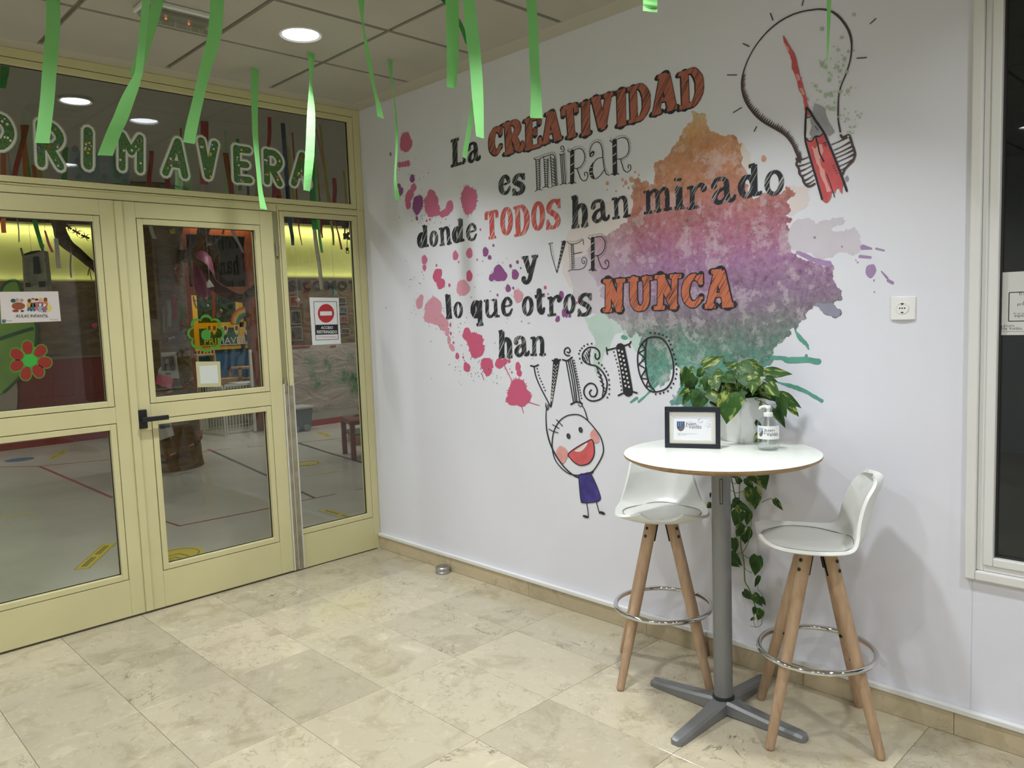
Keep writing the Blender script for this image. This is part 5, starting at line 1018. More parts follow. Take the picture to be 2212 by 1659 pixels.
# --- planter and pothos
PC = Vector((2.866+.012, -.19-.012, TZ)); eL = Vector((-.955, .296, 0)); eR = Vector((.26, .966, 0)).normalized(); SS = .112
pc = PC+(eL+eR)*SS/2
pt = thing('planter', 'white faceted ceramic plant pot at the back of the round table', 'planter', pc)
def sq(s_, z, rot=0):
    h_ = s_/2; base = [(-h_, -h_), (h_, -h_), (h_, h_), (-h_, h_)]; r = []
    for x, y2 in base:
        cr, sr = math.cos(rot), math.sin(rot); x, y2 = x*cr-y2*sr, x*sr+y2*cr; r.append(pc+eL*x+eR*y2+Vector((0, 0, z-TZ)))
    return r
b = MB(); r0_ = sq(SS, TZ); r1 = sq(SS*.80, TZ+.085, PI/4); r2 = sq(SS*1.28, TZ+.185); 
rings_ = [r0_, r1, r2]; vs = r0_+r1+r2; fs = [(3, 2, 1, 0)]
for k in range(4):
    k2 = (k+1) % 4
    # base corner k, k2; mid vertex between them is the rotated square's corner
    m = 4+(k+1) % 4; mprev = 4+k
    fs += [(k, k2, m), (k2, 8+k2, m), (8+k2, 8+k, m), (8+k, k, m)]
mids = []
for k in range(4):
    a_, c_ = (r0_[k]+r0_[(k+1) % 4])/2, (r2[k]+r2[(k+1) % 4])/2; q = (a_+c_)/2; q = q+(q-(pc+Vector((0, 0, .09)))).normalized()*.004; mids.append(q)
vs = r0_+mids+r2; fs = [(3, 2, 1, 0)]
for k in range(4):
    k2 = (k+1) % 4; m = 4+k; fs += [(k, k2, m), (k2, 8+k2, m), (8+k2, 8+k, m), (8+k, k, m)]
inn = sq(SS*1.20, TZ+.185); low = sq(SS*1.12, TZ+.16); vs += inn+low
for k in range(4):
    k2 = (k+1) % 4; fs += [(8+k, 8+k2, 12+k2, 12+k), (12+k, 12+k2, 16+k2, 16+k)]
b.add(vs, fs); build('pot', b, 'planter_white', pt, bevel=.002)
b = MB(); b.add(sq(SS*1.14, TZ+.166), [(0, 1, 2, 3)]); build('soil', b, 'soil', pt)
plant = thing('pothos_plant', 'variegated green pothos spilling out of the white pot and trailing behind the table', 'plant', pc+Vector((0, 0, .166)))
def leaf_mesh(kind):
    "heart shaped leaf along +Y, length 1, folded and arched"
    b = MB(); prof = [(0, .0, 0), (.02, .20, -.10), (.10, .36, -.05), (.25, .43, 0), (.42, .40, 0), (.60, .30, 0), (.78, .17, 0), (.90, .07, 0), (1.0, .0, 0)]
    fold, arch, curl = ((.16, .22, .0), (.10, .40, .15), (.22, .10, -.1))[kind]
    vs = []; n = 0
    for i, (yy, wv, back) in enumerate(prof):
        z = -arch*yy*yy+.02*math.sin(yy*9)
        vs.append((0, yy, z))
        for sgn in (-1, 1):
            vs.append((sgn*wv*.55, yy+back*.5, z+fold*wv*.55)); vs.append((sgn*wv, yy+back, z+fold*wv*(.8-curl)+.012*math.sin(i*2.3+sgn)))
    fs = []
    for i in range(len(prof)-1):
        a = i*5; c = a+5
        fs += [(a, a+1, c+1, c), (a+1, a+2, c+2, c+1), (a+3, a, c, c+3), (a+4, a+3, c+3, c+4)]
    b.add(vs, fs); return b
LM = []
for k in range(3):
    mb_ = leaf_mesh(k); me = bpy.data.meshes.new('leaf'); me.from_pydata(mb_.v, [], mb_.f); me.materials.append(MC['pothos_leaf'])
    me.polygons.foreach_set('use_smooth', [True]*len(me.polygons)); me.update(); LM.append(me)
PO = ORG[plant.name]; random.seed(21)
def leaf(p, tipdir, nrm, size, kind=None):
    o = bpy.data.objects.new('leaf', LM[random.randint(0, 2) if kind is None else kind]); C.objects.link(o); o.parent = plant
    Yv = Vector(tipdir).normalized(); Zn = Vector(nrm); Zn = (Zn-Yv*Zn.dot(Yv)).normalized(); Xv = Yv.cross(Zn)
    o.matrix_local = Matrix.Translation(Vector(p)-PO) @ Matrix(((Xv.x, Yv.x, Zn.x), (Xv.y, Yv.y, Zn.y), (Xv.z, Yv.z, Zn.z))).to_4x4() @ Matrix.Diagonal((size*random.uniform(.85, 1.0), size, size, 1)); return o
def stem(pts, r=.0022):
    b = MB(); b.tube(smoothline(pts, 5), r, 6); build('stem', b, mat('stem_green', '#5f7a35', .5), plant, smooth=60)
crown = pc+Vector((0, 0, .175))
def pxleaf(bu, bv, tu, tv, yb, yt, face=None, kind=None, wid=1.0, st=True):
    "leaf whose stalk end and tip appear at these photo pixels, each at its own distance from the wall"
    A = at(bu, bv, 1, -yb); B = at(tu, tv, 1, -yt); d = B-A; nn = Vector(face) if face else (CAMP-A).normalized()+Vector((0, 0, .35))
    o = leaf(A, d, nn, d.length, kind); o.scale.x *= wid
    if st:
        cpt = crown+Vector((random.uniform(-.03, .03), random.uniform(-.03, .03), -.01)); m = (A+cpt)/2+Vector((0, 0, .02)); stem([cpt, m, A], .0016)
# leading leaves of the crown, measured one by one
S1 = lambda x, y_: (1440+x/6.9125, 750+y_/6.9125)
big = [((545, 280), (855, 118), .15, .12, .62), ((400, 320), (320, 290), .14, .14, .9), ((320, 320), (215, 600), .17, .19, .8), ((420, 430), (240, 640), .20, .22, .9), ((330, 640), (165, 730), .20, .22, .8), ((420, 620), (190, 690), .19, .2, .7), ((540, 330), (440, 460), .18, .2, 1), ((620, 430), (590, 680), .20, .24, .8),
 ((520, 660), (420, 960), .24, .28, 1.15), ((640, 660), (760, 800), .22, .26, .9), ((330, 700), (230, 860), .22, .24, .8), ((960, 690), (890, 1150), .27, .30, 1.0), ((1060, 690), (1180, 800), .24, .27, .8), ((1050, 640), (1040, 560), .22, .24, .7), ((870, 250), (850, 150), .14, .14, .7), ((900, 300), (1050, 210), .15, .13, .9), ((1000, 300), (1110, 220), .14, .12, 1), ((860, 420), (1010, 500), .22, .26, 1.0), ((1040, 400), (820, 500), .20, .24, .9),
 ((1100, 260), (1300, 380), .15, .17, 1.1), ((1200, 230), (1500, 335), .13, .10, .7), ((1470, 380), (1880, 380), .15, .11, .62), ((1330, 350), (1480, 420), .17, .16, 1.1), ((1400, 480), (1220, 590), .22, .25, .9), ((1480, 470), (1670, 520), .18, .16, .8), ((1300, 500), (1285, 670), .23, .27, .9), ((1500, 560), (1690, 740), .20, .20, 1.0), ((1690, 700), (2050, 885), .16, .12, .55), ((1680, 720), (1790, 1060), .17, .16, .62), ((1820, 860), (1990, 1040), .14, .12, .6), ((1620, 920), (1780, 1200), .15, .15, .55),
 ((1380, 790), (1440, 930), .12, .12, .5), ((700, 470), (760, 640), .21, .24, 1), ((760, 520), (830, 690), .2, .23, 1), ((1130, 420), (1230, 560), .2, .24, 1), ((930, 520), (1060, 640), .20, .23, 1), ((680, 800), (760, 900), .23, .25, .9), ((560, 500), (470, 600), .2, .22, 1), ((1180, 620), (1130, 730), .21, .24, 1), ((720, 380), (860, 400), .17, .18, 1), ((1250, 420), (1350, 520), .2, .22, 1),
 ((1390, 1190), (1300, 1045), .14, .15, .6), ((1390, 1290), (1300, 1360), .13, .15, .9), ((1360, 1300), (1370, 1240), .13, .13, .9), ((1400, 1370), (1275, 1480), .13, .17, .6)]
for (a_, c_, y1_, y2_, wd) in big:
    A_, B_ = S1(*a_), S1(*c_); pxleaf(A_[0], A_[1], B_[0], B_[1], y1_, y2_, wid=wd, st=a_[1] < 1000)
# filler leaves inside the crown
for _ in range(46):
    a = random.uniform(0, 2*PI); rr = random.uniform(.02, .13); base = crown+Vector((math.cos(a)*rr*.8, math.sin(a)*rr*.55, random.uniform(.0, .09)*(1-rr*3)+.01))
    if base.y > -.04: base.y = -.05
    d = Vector((math.cos(a), math.sin(a)*.6, random.uniform(-.7, .35))); 
    if base.y+d.y*.07 > -.015: d.y = -abs(d.y)*.3
    leaf(base, d, Vector((random.uniform(-.3, .3), -.5, 1)), random.uniform(.055, .085))
# trailing vine behind the table top
S2 = lambda x, y_: (1500+x/4.482, 1000+y_/4.482)
def vp(x, y_, yy=.035): u, v = S2(x, y_); return at(u, v, 1, -yy)
back = [crown+Vector((.02, .03, 0)), crown+Vector((.055, .065, -.02)), vp(350, -190, .04), vp(350, 80)]
stem(back+[vp(395, 330), vp(440, 560), vp(450, 800), vp(480, 960), vp(490, 1140), vp(530, 1220), vp(590, 1390)], .0026)
stem([vp(440, 60), vp(435, 380), vp(440, 440)], .002); stem([vp(345, 120), vp(360, 190), vp(450, 200)], .0015); stem([vp(330, 240), vp(400, 290), vp(490, 265)], .0015); stem([vp(545, 480), vp(548, 620), vp(520, 770), vp(460, 880)], .0018)
stem([vp(650, 385), vp(720, 350), vp(775, 352)], .0014); stem([vp(470, 885), vp(520, 918), vp(575, 905)], .0015); stem([vp(490, 1020), vp(520, 1050), vp(560, 1062)], .0015); stem([vp(400, 890), vp(440, 875), vp(470, 870)], .0014)
stem([vp(630, 1090), vp(622, 1160), vp(610, 1210), vp(640, 1250), vp(665, 1285)], .0012); stem([vp(655, 1480), vp(650, 1560), vp(600, 1590), vp(575, 1540), vp(580, 1450)], .0013); stem([vp(600, 1592), vp(540, 1578)], .0012)
vl = [((600, 30), (690, 265), 1.15), ((560, 240), (565, 470), 1.05), ((340, 60), (420, 160), .8), ((450, 190), (380, 130), .9), ((500, 150), (560, 250), .9), ((440, 360), (350, 440), 1), ((440, 400), (540, 470), .7), ((430, 410), (440, 500), 1.1), ((440, 460), (380, 620), 1.0), ((530, 470), (500, 610), .8), ((480, 600), (400, 720), 1), ((500, 620), (470, 800), 1.05), ((380, 730), (390, 880), .9), ((350, 870), (460, 1000), .8), ((340, 940), (430, 1010), .8),
 ((610, 900), (575, 1105), .85), ((630, 1095), (580, 1210), .5), ((775, 350), (850, 460), .62), ((480, 1240), (570, 1330), .8), ((575, 1270), (650, 1390), .9), ((640, 1300), (680, 1380), .8), ((600, 1400), (570, 1470), 1.1), ((650, 1420), (600, 1540), .8), ((580, 1500), (535, 1530), .8), ((165, 395), (112, 440), 1.1), ((160, 290), (152, 345), .5), ((330, 400), (350, 480), 1)]
for a_, c_, wd in vl:
    A_, B_ = S2(*a_), S2(*c_); pxleaf(A_[0], A_[1], B_[0], B_[1], .036, .046, face=(.25, -1, .1), wid=wd, st=False)
# --- picture frame with the school card
FB = Vector((2.677, -.447, TZ)); fX = Vector((.902, .432, 0)).normalized(); fN = Vector((fX.y, -fX.x, 0)); tilt = math.radians(4)
fY = (Vector((0, 0, 1))*math.cos(tilt)-fN*math.sin(tilt)); fNn = fX.cross(fY)
pf = thing('framed_card', 'small black picture frame with a school card standing on the round table', 'picture frame', FB+fX*.107)
FWd, FHt = .2147, .163
FO = FB+fN*.0
b = MB()
for x0_, x1_, z0_, z1_ in ((0, FWd, 0, .0175), (0, FWd, FHt-.0175, FHt), (0, .0175, .0175, FHt-.0175), (FWd-.0175, FWd, .0175, FHt-.0175)): obox(b, FO, fX, fN, fY, x0_, x1_, -.016, .0, z0_, z1_)
build('frame', b, 'paper_frame_black', pf, bevel=.001)
b = MB(); obox(b, FO, fX, fN, fY, .014, FWd-.014, -.015, -.013, .014, FHt-.014); build('backing', b, 'paper_frame_black', pf)
b = MB(); b.add([FO+fX*(FWd/2-.02)-fN*.016+fY*.10, FO+fX*(FWd/2+.02)-fN*.016+fY*.10, FO+fX*(FWd/2+.03)-fN*.075-Vector((0, 0, 0)), FO+fX*(FWd/2-.03)-fN*.075], [(0, 1, 2, 3)]); o = build('stand', b, 'paper_frame_black', pf); md = o.modifiers.new('t', 'SOLIDIFY'); md.thickness = .002
def fl(X, Y, d): return FO+fX*((X+28)/833*FWd)+fY*((1525-Y)/625*FHt)+fN*d
def fq(b, X0, X1, Y0, Y1, d): b.poly([fl(X0, Y1, d), fl(X1, Y1, d), fl(X1, Y0, d), fl(X0, Y0, d)])
b = MB()
for X0, X1, Y0, Y1 in ((35, 735, 980, 1040), (35, 735, 1405, 1460), (35, 95, 1040, 1405), (672, 735, 1040, 1405)):
    P_ = [fl(X0, Y1, -.0125), fl(X1, Y1, -.0125), fl(X1, Y0, -.0125), fl(X0, Y0, -.0125)]; b.prism(P_, fN*.004)
build('mount', b, 'paper_mount', pf)
b = MB(); fq(b, 90, 680, 1035, 1410, -.0122); build('card', b, mat('card_white', '#f4f5fa', .6), pf)
def crest(F, X0, X1, Y0, Y1, parent):
    "school crest: dark blue shield with light stripes and a brown hill; F maps unit coords to a point"
    sh = [(0, 1), (1, 1), (1, .45), (.93, .25), (.75, .08), (.5, 0), (.25, .08), (.07, .25), (0, .45)]
    b = MB(); b.poly([F(x, z, 0) for x, z in sh]); build('crest', b, 'print_blue', parent)
    b = MB()
    for x in (.16, .42, .66): b.poly([F(x, .45 if x < .5 else .62, 1), F(x+.13, .5 if x < .5 else .7, 1), F(x+.13, .97, 1), F(x, .97, 1)])
    build('crest_stripe', b, 'print_sky', parent)
    b = MB(); b.poly([F(x, z, 2) for x, z in ((.12, .25), (.3, .1), (.5, .04), (.72, .1), (.92, .3), (.95, .62), (.75, .66), (.6, .5), (.4, .42))]); build('crest_hill', b, 'print_grey', parent)
crest(lambda x, z, k: fl(152+118*x, 1277-152*z, -.0120+k*.00004), 0, 1, 0, 1, pf)
b = MB(); put_text(b, 'Juan', fl(285, 1192, -.0119), fX, fY, w=.0405, h=.0155); put_text(b, 'de', fl(283, 1208, -.0119), fX, fY, h=.006); put_text(b, 'Valdés', fl(328, 1232, -.0119), fX, fY, w=.0505, h=.0155)
put_text(b, 'COLEGIO', fl(330, 1134, -.0119), fX, fY, h=.0022)
put_text(b, 'Avda. de Canillejas a Vicálvaro, 135', fl(155, 1320, -.0119), fX, fY, w=.077, h=.0033); put_text(b, '28022 - Madrid', fl(170, 1337, -.0119), fX, fY, w=.030, h=.0030)
build('card_text', b, mat('text_navy', '#1f2b44', .5), pf)
b = MB(); random.seed(4)
for _ in range(26):
    X, Y = random.uniform(540, 655), random.uniform(1082, 1215); s2 = random.uniform(3, 13)
    if X+Y*.8 > 1500: fq(b, X, X+s2, Y, Y+s2, -.0119)
for (X0, Y0, X1, Y1) in ((470, 1095, 515, 1080), (515, 1080, 540, 1105), (540, 1105, 520, 1140), (520, 1140, 480, 1130), (480, 1130, 470, 1095)):
    b.poly([fl(X0, Y0, -.0119), fl(X1, Y1, -.0119), fl(X1+6, Y1+6, -.0119), fl(X0+6, Y0+6, -.0119)])
build('card_doodle', b, 'print_lilac', pf)
b = MB(); obox(b, FO, fX, fN, fY, .0172, FWd-.0172, -.0040, -.0030, .0172, FHt-.0172); build('glass_pane', b, glassmat('frame_glass', (.98, .98, .98), .03), pf)
# --- sanitizer pump bottle
BC = Vector((3.024, -.262, TZ)); bt = thing('sanitizer_bottle', 'clear pump bottle of hand gel with a white school label on the round table', 'bottle', BC)
R0 = .0405
b = MB(); b.lathe(BC, [(0, .0015), (R0-.006, .0005), (R0-.001, .004), (R0, .010), (R0, .098), (R0-.003, .108), (R0-.010, .118), (.022, .126), (.0145, .129), (.0135, .134)], 40); build('body', b, 'clear_plastic', bt, smooth=50)
b = MB(); b.lathe(BC, [(0, .003), (R0-.007, .003), (R0-.002, .008), (R0-.0015, .052), (0, .052)], 40); build('gel', b, 'liquid', bt, smooth=50)
b = MB(); b.lathe(BC, [(.016, .128), (.0172, .129), (.0172, .140), (.0165, .143), (.012, .144)], 32); cp = build('cap', b, 'white_plastic', bt, smooth=40)
b = MB(); b.lathe(BC, [(.006, .143), (.006, .158), (.0105, .160), (.0105, .168), (.009, .170), (0, .1705)], 24)
sd = Vector((-.78, -.35, 0)).normalized(); b.tube([BC+Vector((0, 0, .165)), BC+sd*.018+Vector((0, 0, .166)), BC+sd*.028+Vector((0, 0, .163)), BC+sd*.032+Vector((0, 0, .155))], [.006, .0055, .005, .0042], 12)
b.lathe(BC, [(.004, .02), (.004, .13)], 12); build('pump', b, 'white_plastic', bt, smooth=50)
cdv = (CAMP-BC); ca0 = math.atan2(cdv.y, cdv.x)
def bl(s_, z, k=0):
    "s_ metres round the bottle from the middle of the label (rightwards seen from the camera)"
    a = ca0+s_/R0; rr = R0+.0006+k*.0002; return BC+Vector((math.cos(a)*rr, math.sin(a)*rr, z))
b = MB(); n = 24; w_ = .104
for i in range(n): b.poly([bl(-w_/2+w_*i/n, .045), bl(-w_/2+w_*(i+1)/n, .045), bl(-w_/2+w_*(i+1)/n, .096), bl(-w_/2+w_*i/n, .096)])
lb = build('label', b, mat('label_white', '#e3e5e4', .45), bt, smooth=60)
crest(lambda x, z, k: bl(-.040+.020*x, .054+.036*z, 1+k), 0, 1, 0, 1, lb)
b = MB()
for t_, x0_, wd, z0_ in (('Juan', -.016, .038, .0725), ('de', -.017, .008, .0655), ('Valdés', -.007, .046, .0585)):
    tb_ = MB(); put_text(tb_, t_, (0, 0, 0), (1, 0, 0), (0, 0, 1), w=wd, h=.014 if t_ != 'de' else .006)
    b.add([bl(x0_+v[0], z0_+v[2], 2) for v in tb_.v], tb_.f)
build('label_text', b, 'text_navy', lb)
# --- socket
def on(u, v, d=0): p = at(u, v, 1, 0); return Vector((p.x, -d, p.z))
sx0, sx1, sz0, sz1 = 3.377, 3.462, 1.511, 1.596; sc_c = Vector(((sx0+sx1)/2, 0, (sz0+sz1)/2))
so = thing('wall_socket', 'white wall power socket to the right of the mural splash', 'socket', sc_c)
def frontplate(b):
    nx_ = 10; pts = []
    for i in range(nx_+1):
        f = i/nx_; x = sx0+(sx1-sx0)*f; yv = -.006-.006*math.sin(PI*f)
        pts.append((x, yv))
    vs = []; ins = .021
    for x, yv in pts:
        vs += [(x, 0, sz0), (x, yv, sz0), (x, yv, sz1), (x, 0, sz1)]
    fs = []
    for i in range(nx_):
        a = i*4; c = a+4; fs += [(a, a+1, c+1, c), (a+1, a+2, c+2, c+1), (a+2, a+3, c+3, c+2)]
    fs += [(0, 3, 2, 1), (nx_*4, nx_*4+1, nx_*4+2, nx_*4+3)]; b.add(vs, fs)
b = MB(); frontplate(b); build('faceplate', b, 'socket_plastic', so, smooth=40, bevel=.002)
b = MB(); b.lathe(sc_c, [(.0215, .0115), (.0215, .0135), (.0195, .0140), (.0190, .0122), (0, .0122)], 36, (0, -1, 0)); build('socket_ring', b, 'socket_plastic', so, smooth=40)
b = MB()
for dx, dz in ((-.0085, 0), (.0085, 0), (0, 0)): b.lathe(sc_c+Vector((dx, 0, dz)), [(0, .0124), (.0026, .0124), (.0026, .0128), (0, .0128)], 14, (0, -1, 0))
for dz in (-.0155, .0155): b.box(sc_c.x-.004, sc_c.x+.004, -.0145, -.012, sc_c.z+dz-.0018, sc_c.z+dz+.0018)
build('socket_hole', b, 'hole', so)
# --- door stop
DS = Vector((.752, -.066, 0)); b = MB(); b.lathe((0, 0, 0), [(0, 0), (.043, 0), (.0455, .003), (.0455, .012), (.0435, .014), (.0435, .020), (.0455, .022), (.0455, .036), (.041, .041), (0, .043)], 40)
o = build('door_stop', b, 'steel', None, smooth=35); o.location = DS; tag(o, 'round chrome door stop on the marble floor by the skirting', 'door stop')
# --- emergency light fitting on the ceiling
el = thing('emergency_light', 'white emergency light fitting with clear lens on the ceiling near the transom', 'light', (.92, -1.54, 2.958))
b = MB(); b.box(.852, 1.0, -1.71, -1.375, 2.936, 2.958); build('housing', b, 'white_trim', el, bevel=.006)
b = MB(); b.prism([(.862, -1.70, 2.936), (.99, -1.70, 2.936), (.975, -1.68, 2.904), (.877, -1.68, 2.904)], (0, .30, 0)); build('lens', b, 'lamp_cover', el)
b = MB(); b.box(.885, .965, -1.66, -1.42, 2.922, 2.934); build('reflector', b, 'aluminium', el)
for yy in (-1.60, -1.50): 
    b = MB(); b.lathe((.925, yy, 2.916), [(0, -.006), (.006, 0), (0, .006)], 10); build('lamp', b, mat('ember', '#ffb070', .5, emit='#ff8a3c', estr=1.0), el)
# --- paper notice in the dark window
nt_ = thing('paper_notice', 'white paper notice with school crest inside the dark window', 'sign', on(2190, 655))
def nw(u, v, k=0): p = at(u, v, 1, .0165); return Vector((p.x, .0165-k*.0002, p.z))
A_, B_, D_ = nw(2136, 724), nw(2139.5, 590), nw(2212, 588)
NX = Vector((1, 0, 0)); nx0, nz0, nz1 = min(A_.x, B_.x), A_.z, B_.z; nx1 = nx0+.36
b = MB(); b.box(nx0, nx1, .0155, .0168, nz0, nz1); build('sheet', b, mat('sheet_grey', '#c9c9c6', .5), nt_)
def nq(b, x0, x1, z0, z1, k=1): b.poly([(x0, .0155-k*.0001, z0), (x1, .0155-k*.0001, z0), (x1, .0155-k*.0001, z1), (x0, .0155-k*.0001, z1)])
fx0 = nw(2180, 640).x; fz1 = nw(2181, 632).z; fz0 = nw(2180, 694).z
b = MB(); nq(b, fx0, nx1-.05, fz0-.0015, fz0+.0015); nq(b, fx0, nx1-.05, fz1-.0015, fz1+.0015); nq(b, fx0-.0015, fx0+.0015, fz0, fz1); nq(b, nx1-.05, nx1-.047, fz0, fz1); nq(b, nw(2160, 718).x, nx1-.03, nz0+.0115, nz0+.0125)
for t_, u, v in (('El mu', 2202, 637.5), ('A', 2209.5, 655), ('propon', 2198, 662), ('Es un espa', 2190, 680.5), ('esperamos', 2191, 687)):
    p = nw(u, v, 0); put_text(b, t_, (p.x, .0154, p.z), (1, 0, 0), (0, 0, 1), h=.0085 if t_ not in ('propon', 'esperamos') else .010)
p = nw(2167, 707); put_text(b, 'Juan', (p.x, .0154, p.z), (1, 0, 0), (0, 0, 1), w=.032, h=.009)
p = nw(2166, 712.5); put_text(b, 'de Valdés', (p.x, .0154, p.z), (1, 0, 0), (0, 0, 1), w=.056, h=.009)
build('notice_print', b, 'print_black', nt_)
c0_ = nw(2153, 716); c1_ = nw(2165, 703)
crest(lambda x, z, k: Vector((c0_.x+(c1_.x-c0_.x)*x, .0154-k*.0001, c0_.z+(c1_.z-c0_.z)*z)), 0, 1, 0, 1, nt_)
# --- green crepe strips hanging from the hall ceiling
def ribbon(edges, depth, label, m='crepe_green', width=.052, up=True, name='crepe_strip', group='green crepe strips hanging in the hall', zc=2.958, sgn=1, curl=0):
    P = []
    if up:
        rz = ray((edges[0][0]+edges[0][1])/2, edges[0][2]).z
        if rz > 0: depth = min(depth, (zc-.01-CAMP.z)/rz)
    for i, (ul, ur, v) in enumerate(edges):
        dd = depth+curl*math.sin(i*1.1); c = deep((ul+ur)/2, v, dd); wv = (ur-ul)/F_PX*dd; P.append((c, min(wv, width*.999)))
    if up:
        c, wv = P[0]; n_ = 4
        dz = zc-c.z; d0 = (P[0][0]-P[1][0]); d0 = d0/max(.02, abs(d0.z)); d0 = Vector((d0.x*.5, d0.y*.5, 1))
        if dz > .01: P = [(c+d0*dz*(1-i/n_), wv) for i in range(n_)]+P
    sm = smoothline([(*p[0], ) for p in P], 5); ws = smoothline([(p[1], 0, 0) for p in P], 5)
    b = MB(); vs = []
    hf = Vector((fwd.x, fwd.y, 0)).normalized(); hr = Vector((rgt.x, rgt.y, 0)).normalized()
    for i, p in enumerate(sm):
        wv = max(.002, min(width, ws[i].x)); dpt = math.sqrt(max(0, width**2-wv**2))*.5*sgn; h_ = hr*wv/2+hf*dpt
        cr = hf*(.0025*math.sin(i*2.1)) 
        vs += [p-h_, p+cr, p+h_]
    fs = []
    for i in range(len(sm)-1): a = i*3; fs += [(a, a+1, a+4, a+3), (a+1, a+2, a+5, a+4)]
    b.add(vs, fs); top = sm[0]; b.v = [tuple(Vector(v)-top) for v in b.v]
    o = build(name, b, m, None, smooth=30); o.location = top; ORG[o.name] = top; return tag(o, label, 'crepe strip', group)
ribbon([(104.9, 123.7, 0), (104, 125.5, 54), (95.8, 118.6, 145), (89.7, 114, 217), (78.5, 103.8, 309)], 3.55, 'leftmost long green crepe strip, hanging in front of the first letter R')
ribbon([(336, 348, 0), (322, 337, 45), (305.6, 323, 90), (295, 311, 130), (282.8, 300, 164)], 3.6, 'slanting green crepe strip with a cut end just above the transom frame')
ribbon([(300, 302, 150), (295, 297, 168), (287, 295, 181), (266, 284, 217), (249.6, 273, 253), (231.5, 258.6, 289), (213, 240.5, 336)], 2.95, 'crinkled green crepe strip widening downwards between the letters I and M')
ribbon([(456, 483, 0), (451, 474.5, 80), (437, 452, 145), (421, 434, 217), (407, 423, 271), (400, 416, 309)], 3.1, 'green crepe strip that narrows and ends between the letters A and V')
a4 = at(551.5, 148, 2, 2.957); ribbon([(547, 556, 148), (545.4, 554.4, 199), (547, 554, 253), (549, 555, 300), (556, 559.5, 362), (560, 564, 409), (565, 574, 452)], (a4-CAMP).dot(fwd), 'thin twisted green crepe strip reaching down over the door head', up=False)
a5 = at(672, 114, 2, 2.957); ribbon([(666.5, 678, 114), (671, 673.4, 163), (670.5, 672.5, 188), (666.5, 678, 235), (664.4, 679, 268), (662.6, 678, 311), (660, 675.6, 351), (658, 667, 412)], (a5-CAMP).dot(fwd), 'twisted green crepe strip under the downlight, in front of the last letter A', up=False)
ribbon([(774.6, 784.7, 0), (780.6, 783.7, 35), (785.3, 786.6, 63), (788.5, 792.6, 92), (795.8, 802, 142), (806, 810, 190), (813, 819.5, 221), (817, 827.4, 254)], 3.7, 'narrow green crepe strip left of the room corner, ending against the mural wall')
a7 = at(843, 130, 2, 2.957); ribbon([(840, 846.4, 130), (842.3, 846.4, 158), (849, 850, 196), (853.7, 854.6, 234), (855.3, 857.8, 272), (856, 858, 320), (853.5, 854.5, 370), (852.5, 856.6, 398), (855, 864.7, 432)], (a7-CAMP).dot(fwd), 'very thin green crepe strip with a leaf shaped end beside the pink ink drops', up=False)
ribbon([(962.5, 990.4, 0), (965, 991, 79), (966, 988.8, 142), (966, 983.4, 190)], 3.0, 'short wide green crepe strip with a slanted end, left of the two overlapping ones')
ribbon([(948, 962, 0), (964, 978, 16), (985, 998, 47), (998, 1008, 75), (1006, 1014, 98)], 3.5, 'dark green crepe strip running slantwise behind the two wide ones', m='crepe_dkgreen')
ribbon([(1000, 1024.6, 0), (1006, 1034.7, 76), (1014.7, 1040.4, 142), (1019.5, 1044, 206), (1029, 1045, 297)], 2.95, 'longest wide green crepe strip hanging before the word La')
ribbon([(1021, 1024, 180), (1019, 1022, 222), (1012, 1020, 263), (1005, 1013, 305), (999, 1007, 341)], 3.15, 'light green slanting strip end crossing the word La')
ribbon([(1136, 1159, 0), (1140.7, 1163, 66), (1143, 1165, 127), (1146, 1169, 190), (1145, 1172, 255)], 3.15, 'wide green crepe strip ending just above the word CREATIVIDAD')
ribbon([(1388, 1421, 0), (1388, 1421, 25)], 2.5, 'short end of a green crepe strip at the top edge, right of the mural heading')
ribbon([(1789, 1793, 0), (1786.8, 1793, 54), (1784, 1792.8, 108), (1781, 1795.5, 165)], 2.55, 'narrow green crepe strip hanging in front of the drawn light bulb')
# --- paper letters PRIMAVERA on the transom glass
def toX(b, x): b.v = [(x-v[1], v[0], v[2]) for v in b.v]; return b
GL = -.0215
def Wx(u, v): p = at(u, v, 0, GL); return Vector((p.y, p.z))
mat('grass_print', '#4a6f3a', .5, var=.55, vscale=120); mat('laminate', '#a9aca2', .25); mat('white_card', '#d3d6cc', .3)
for nm, col in (('flower_yellow', '#d8b84a'), ('flower_pink', '#b8688f'), ('flower_red', '#b34a3c'), ('flower_blue', '#3a6fb0'), ('flower_white', '#d8d8d0')): mat(nm, col, .4)
def capg(ch):
    if ch == 'P': return [[(.2, .05), (.2, .95)], [(.2, .93), (.6, .93), (.82, .78), (.82, .62), (.6, .47), (.2, .47)]]
    if ch == 'R': return capg('P')+[[(.45, .47), (.82, .05)]]
    if ch == 'I': return [[(.5, .08), (.5, .92)]]
    if ch == 'M': return [[(.14, .05), (.14, .92)], [(.14, .92), (.5, .5)], [(.5, .5), (.86, .92)], [(.86, .92), (.86, .05)]]
    if ch == 'A': return [[(.1, .06), (.5, .94)], [(.5, .94), (.9, .06)], [(.28, .33), (.72, .33)]]
    if ch == 'V': return [[(.12, .94), (.5, .07)], [(.5, .07), (.88, .94)]]
    if ch == 'E': return [[(.2, .06), (.2, .94)], [(.2, .92), (.85, .92)], [(.2, .5), (.72, .5)], [(.2, .08), (.88, .08)]]
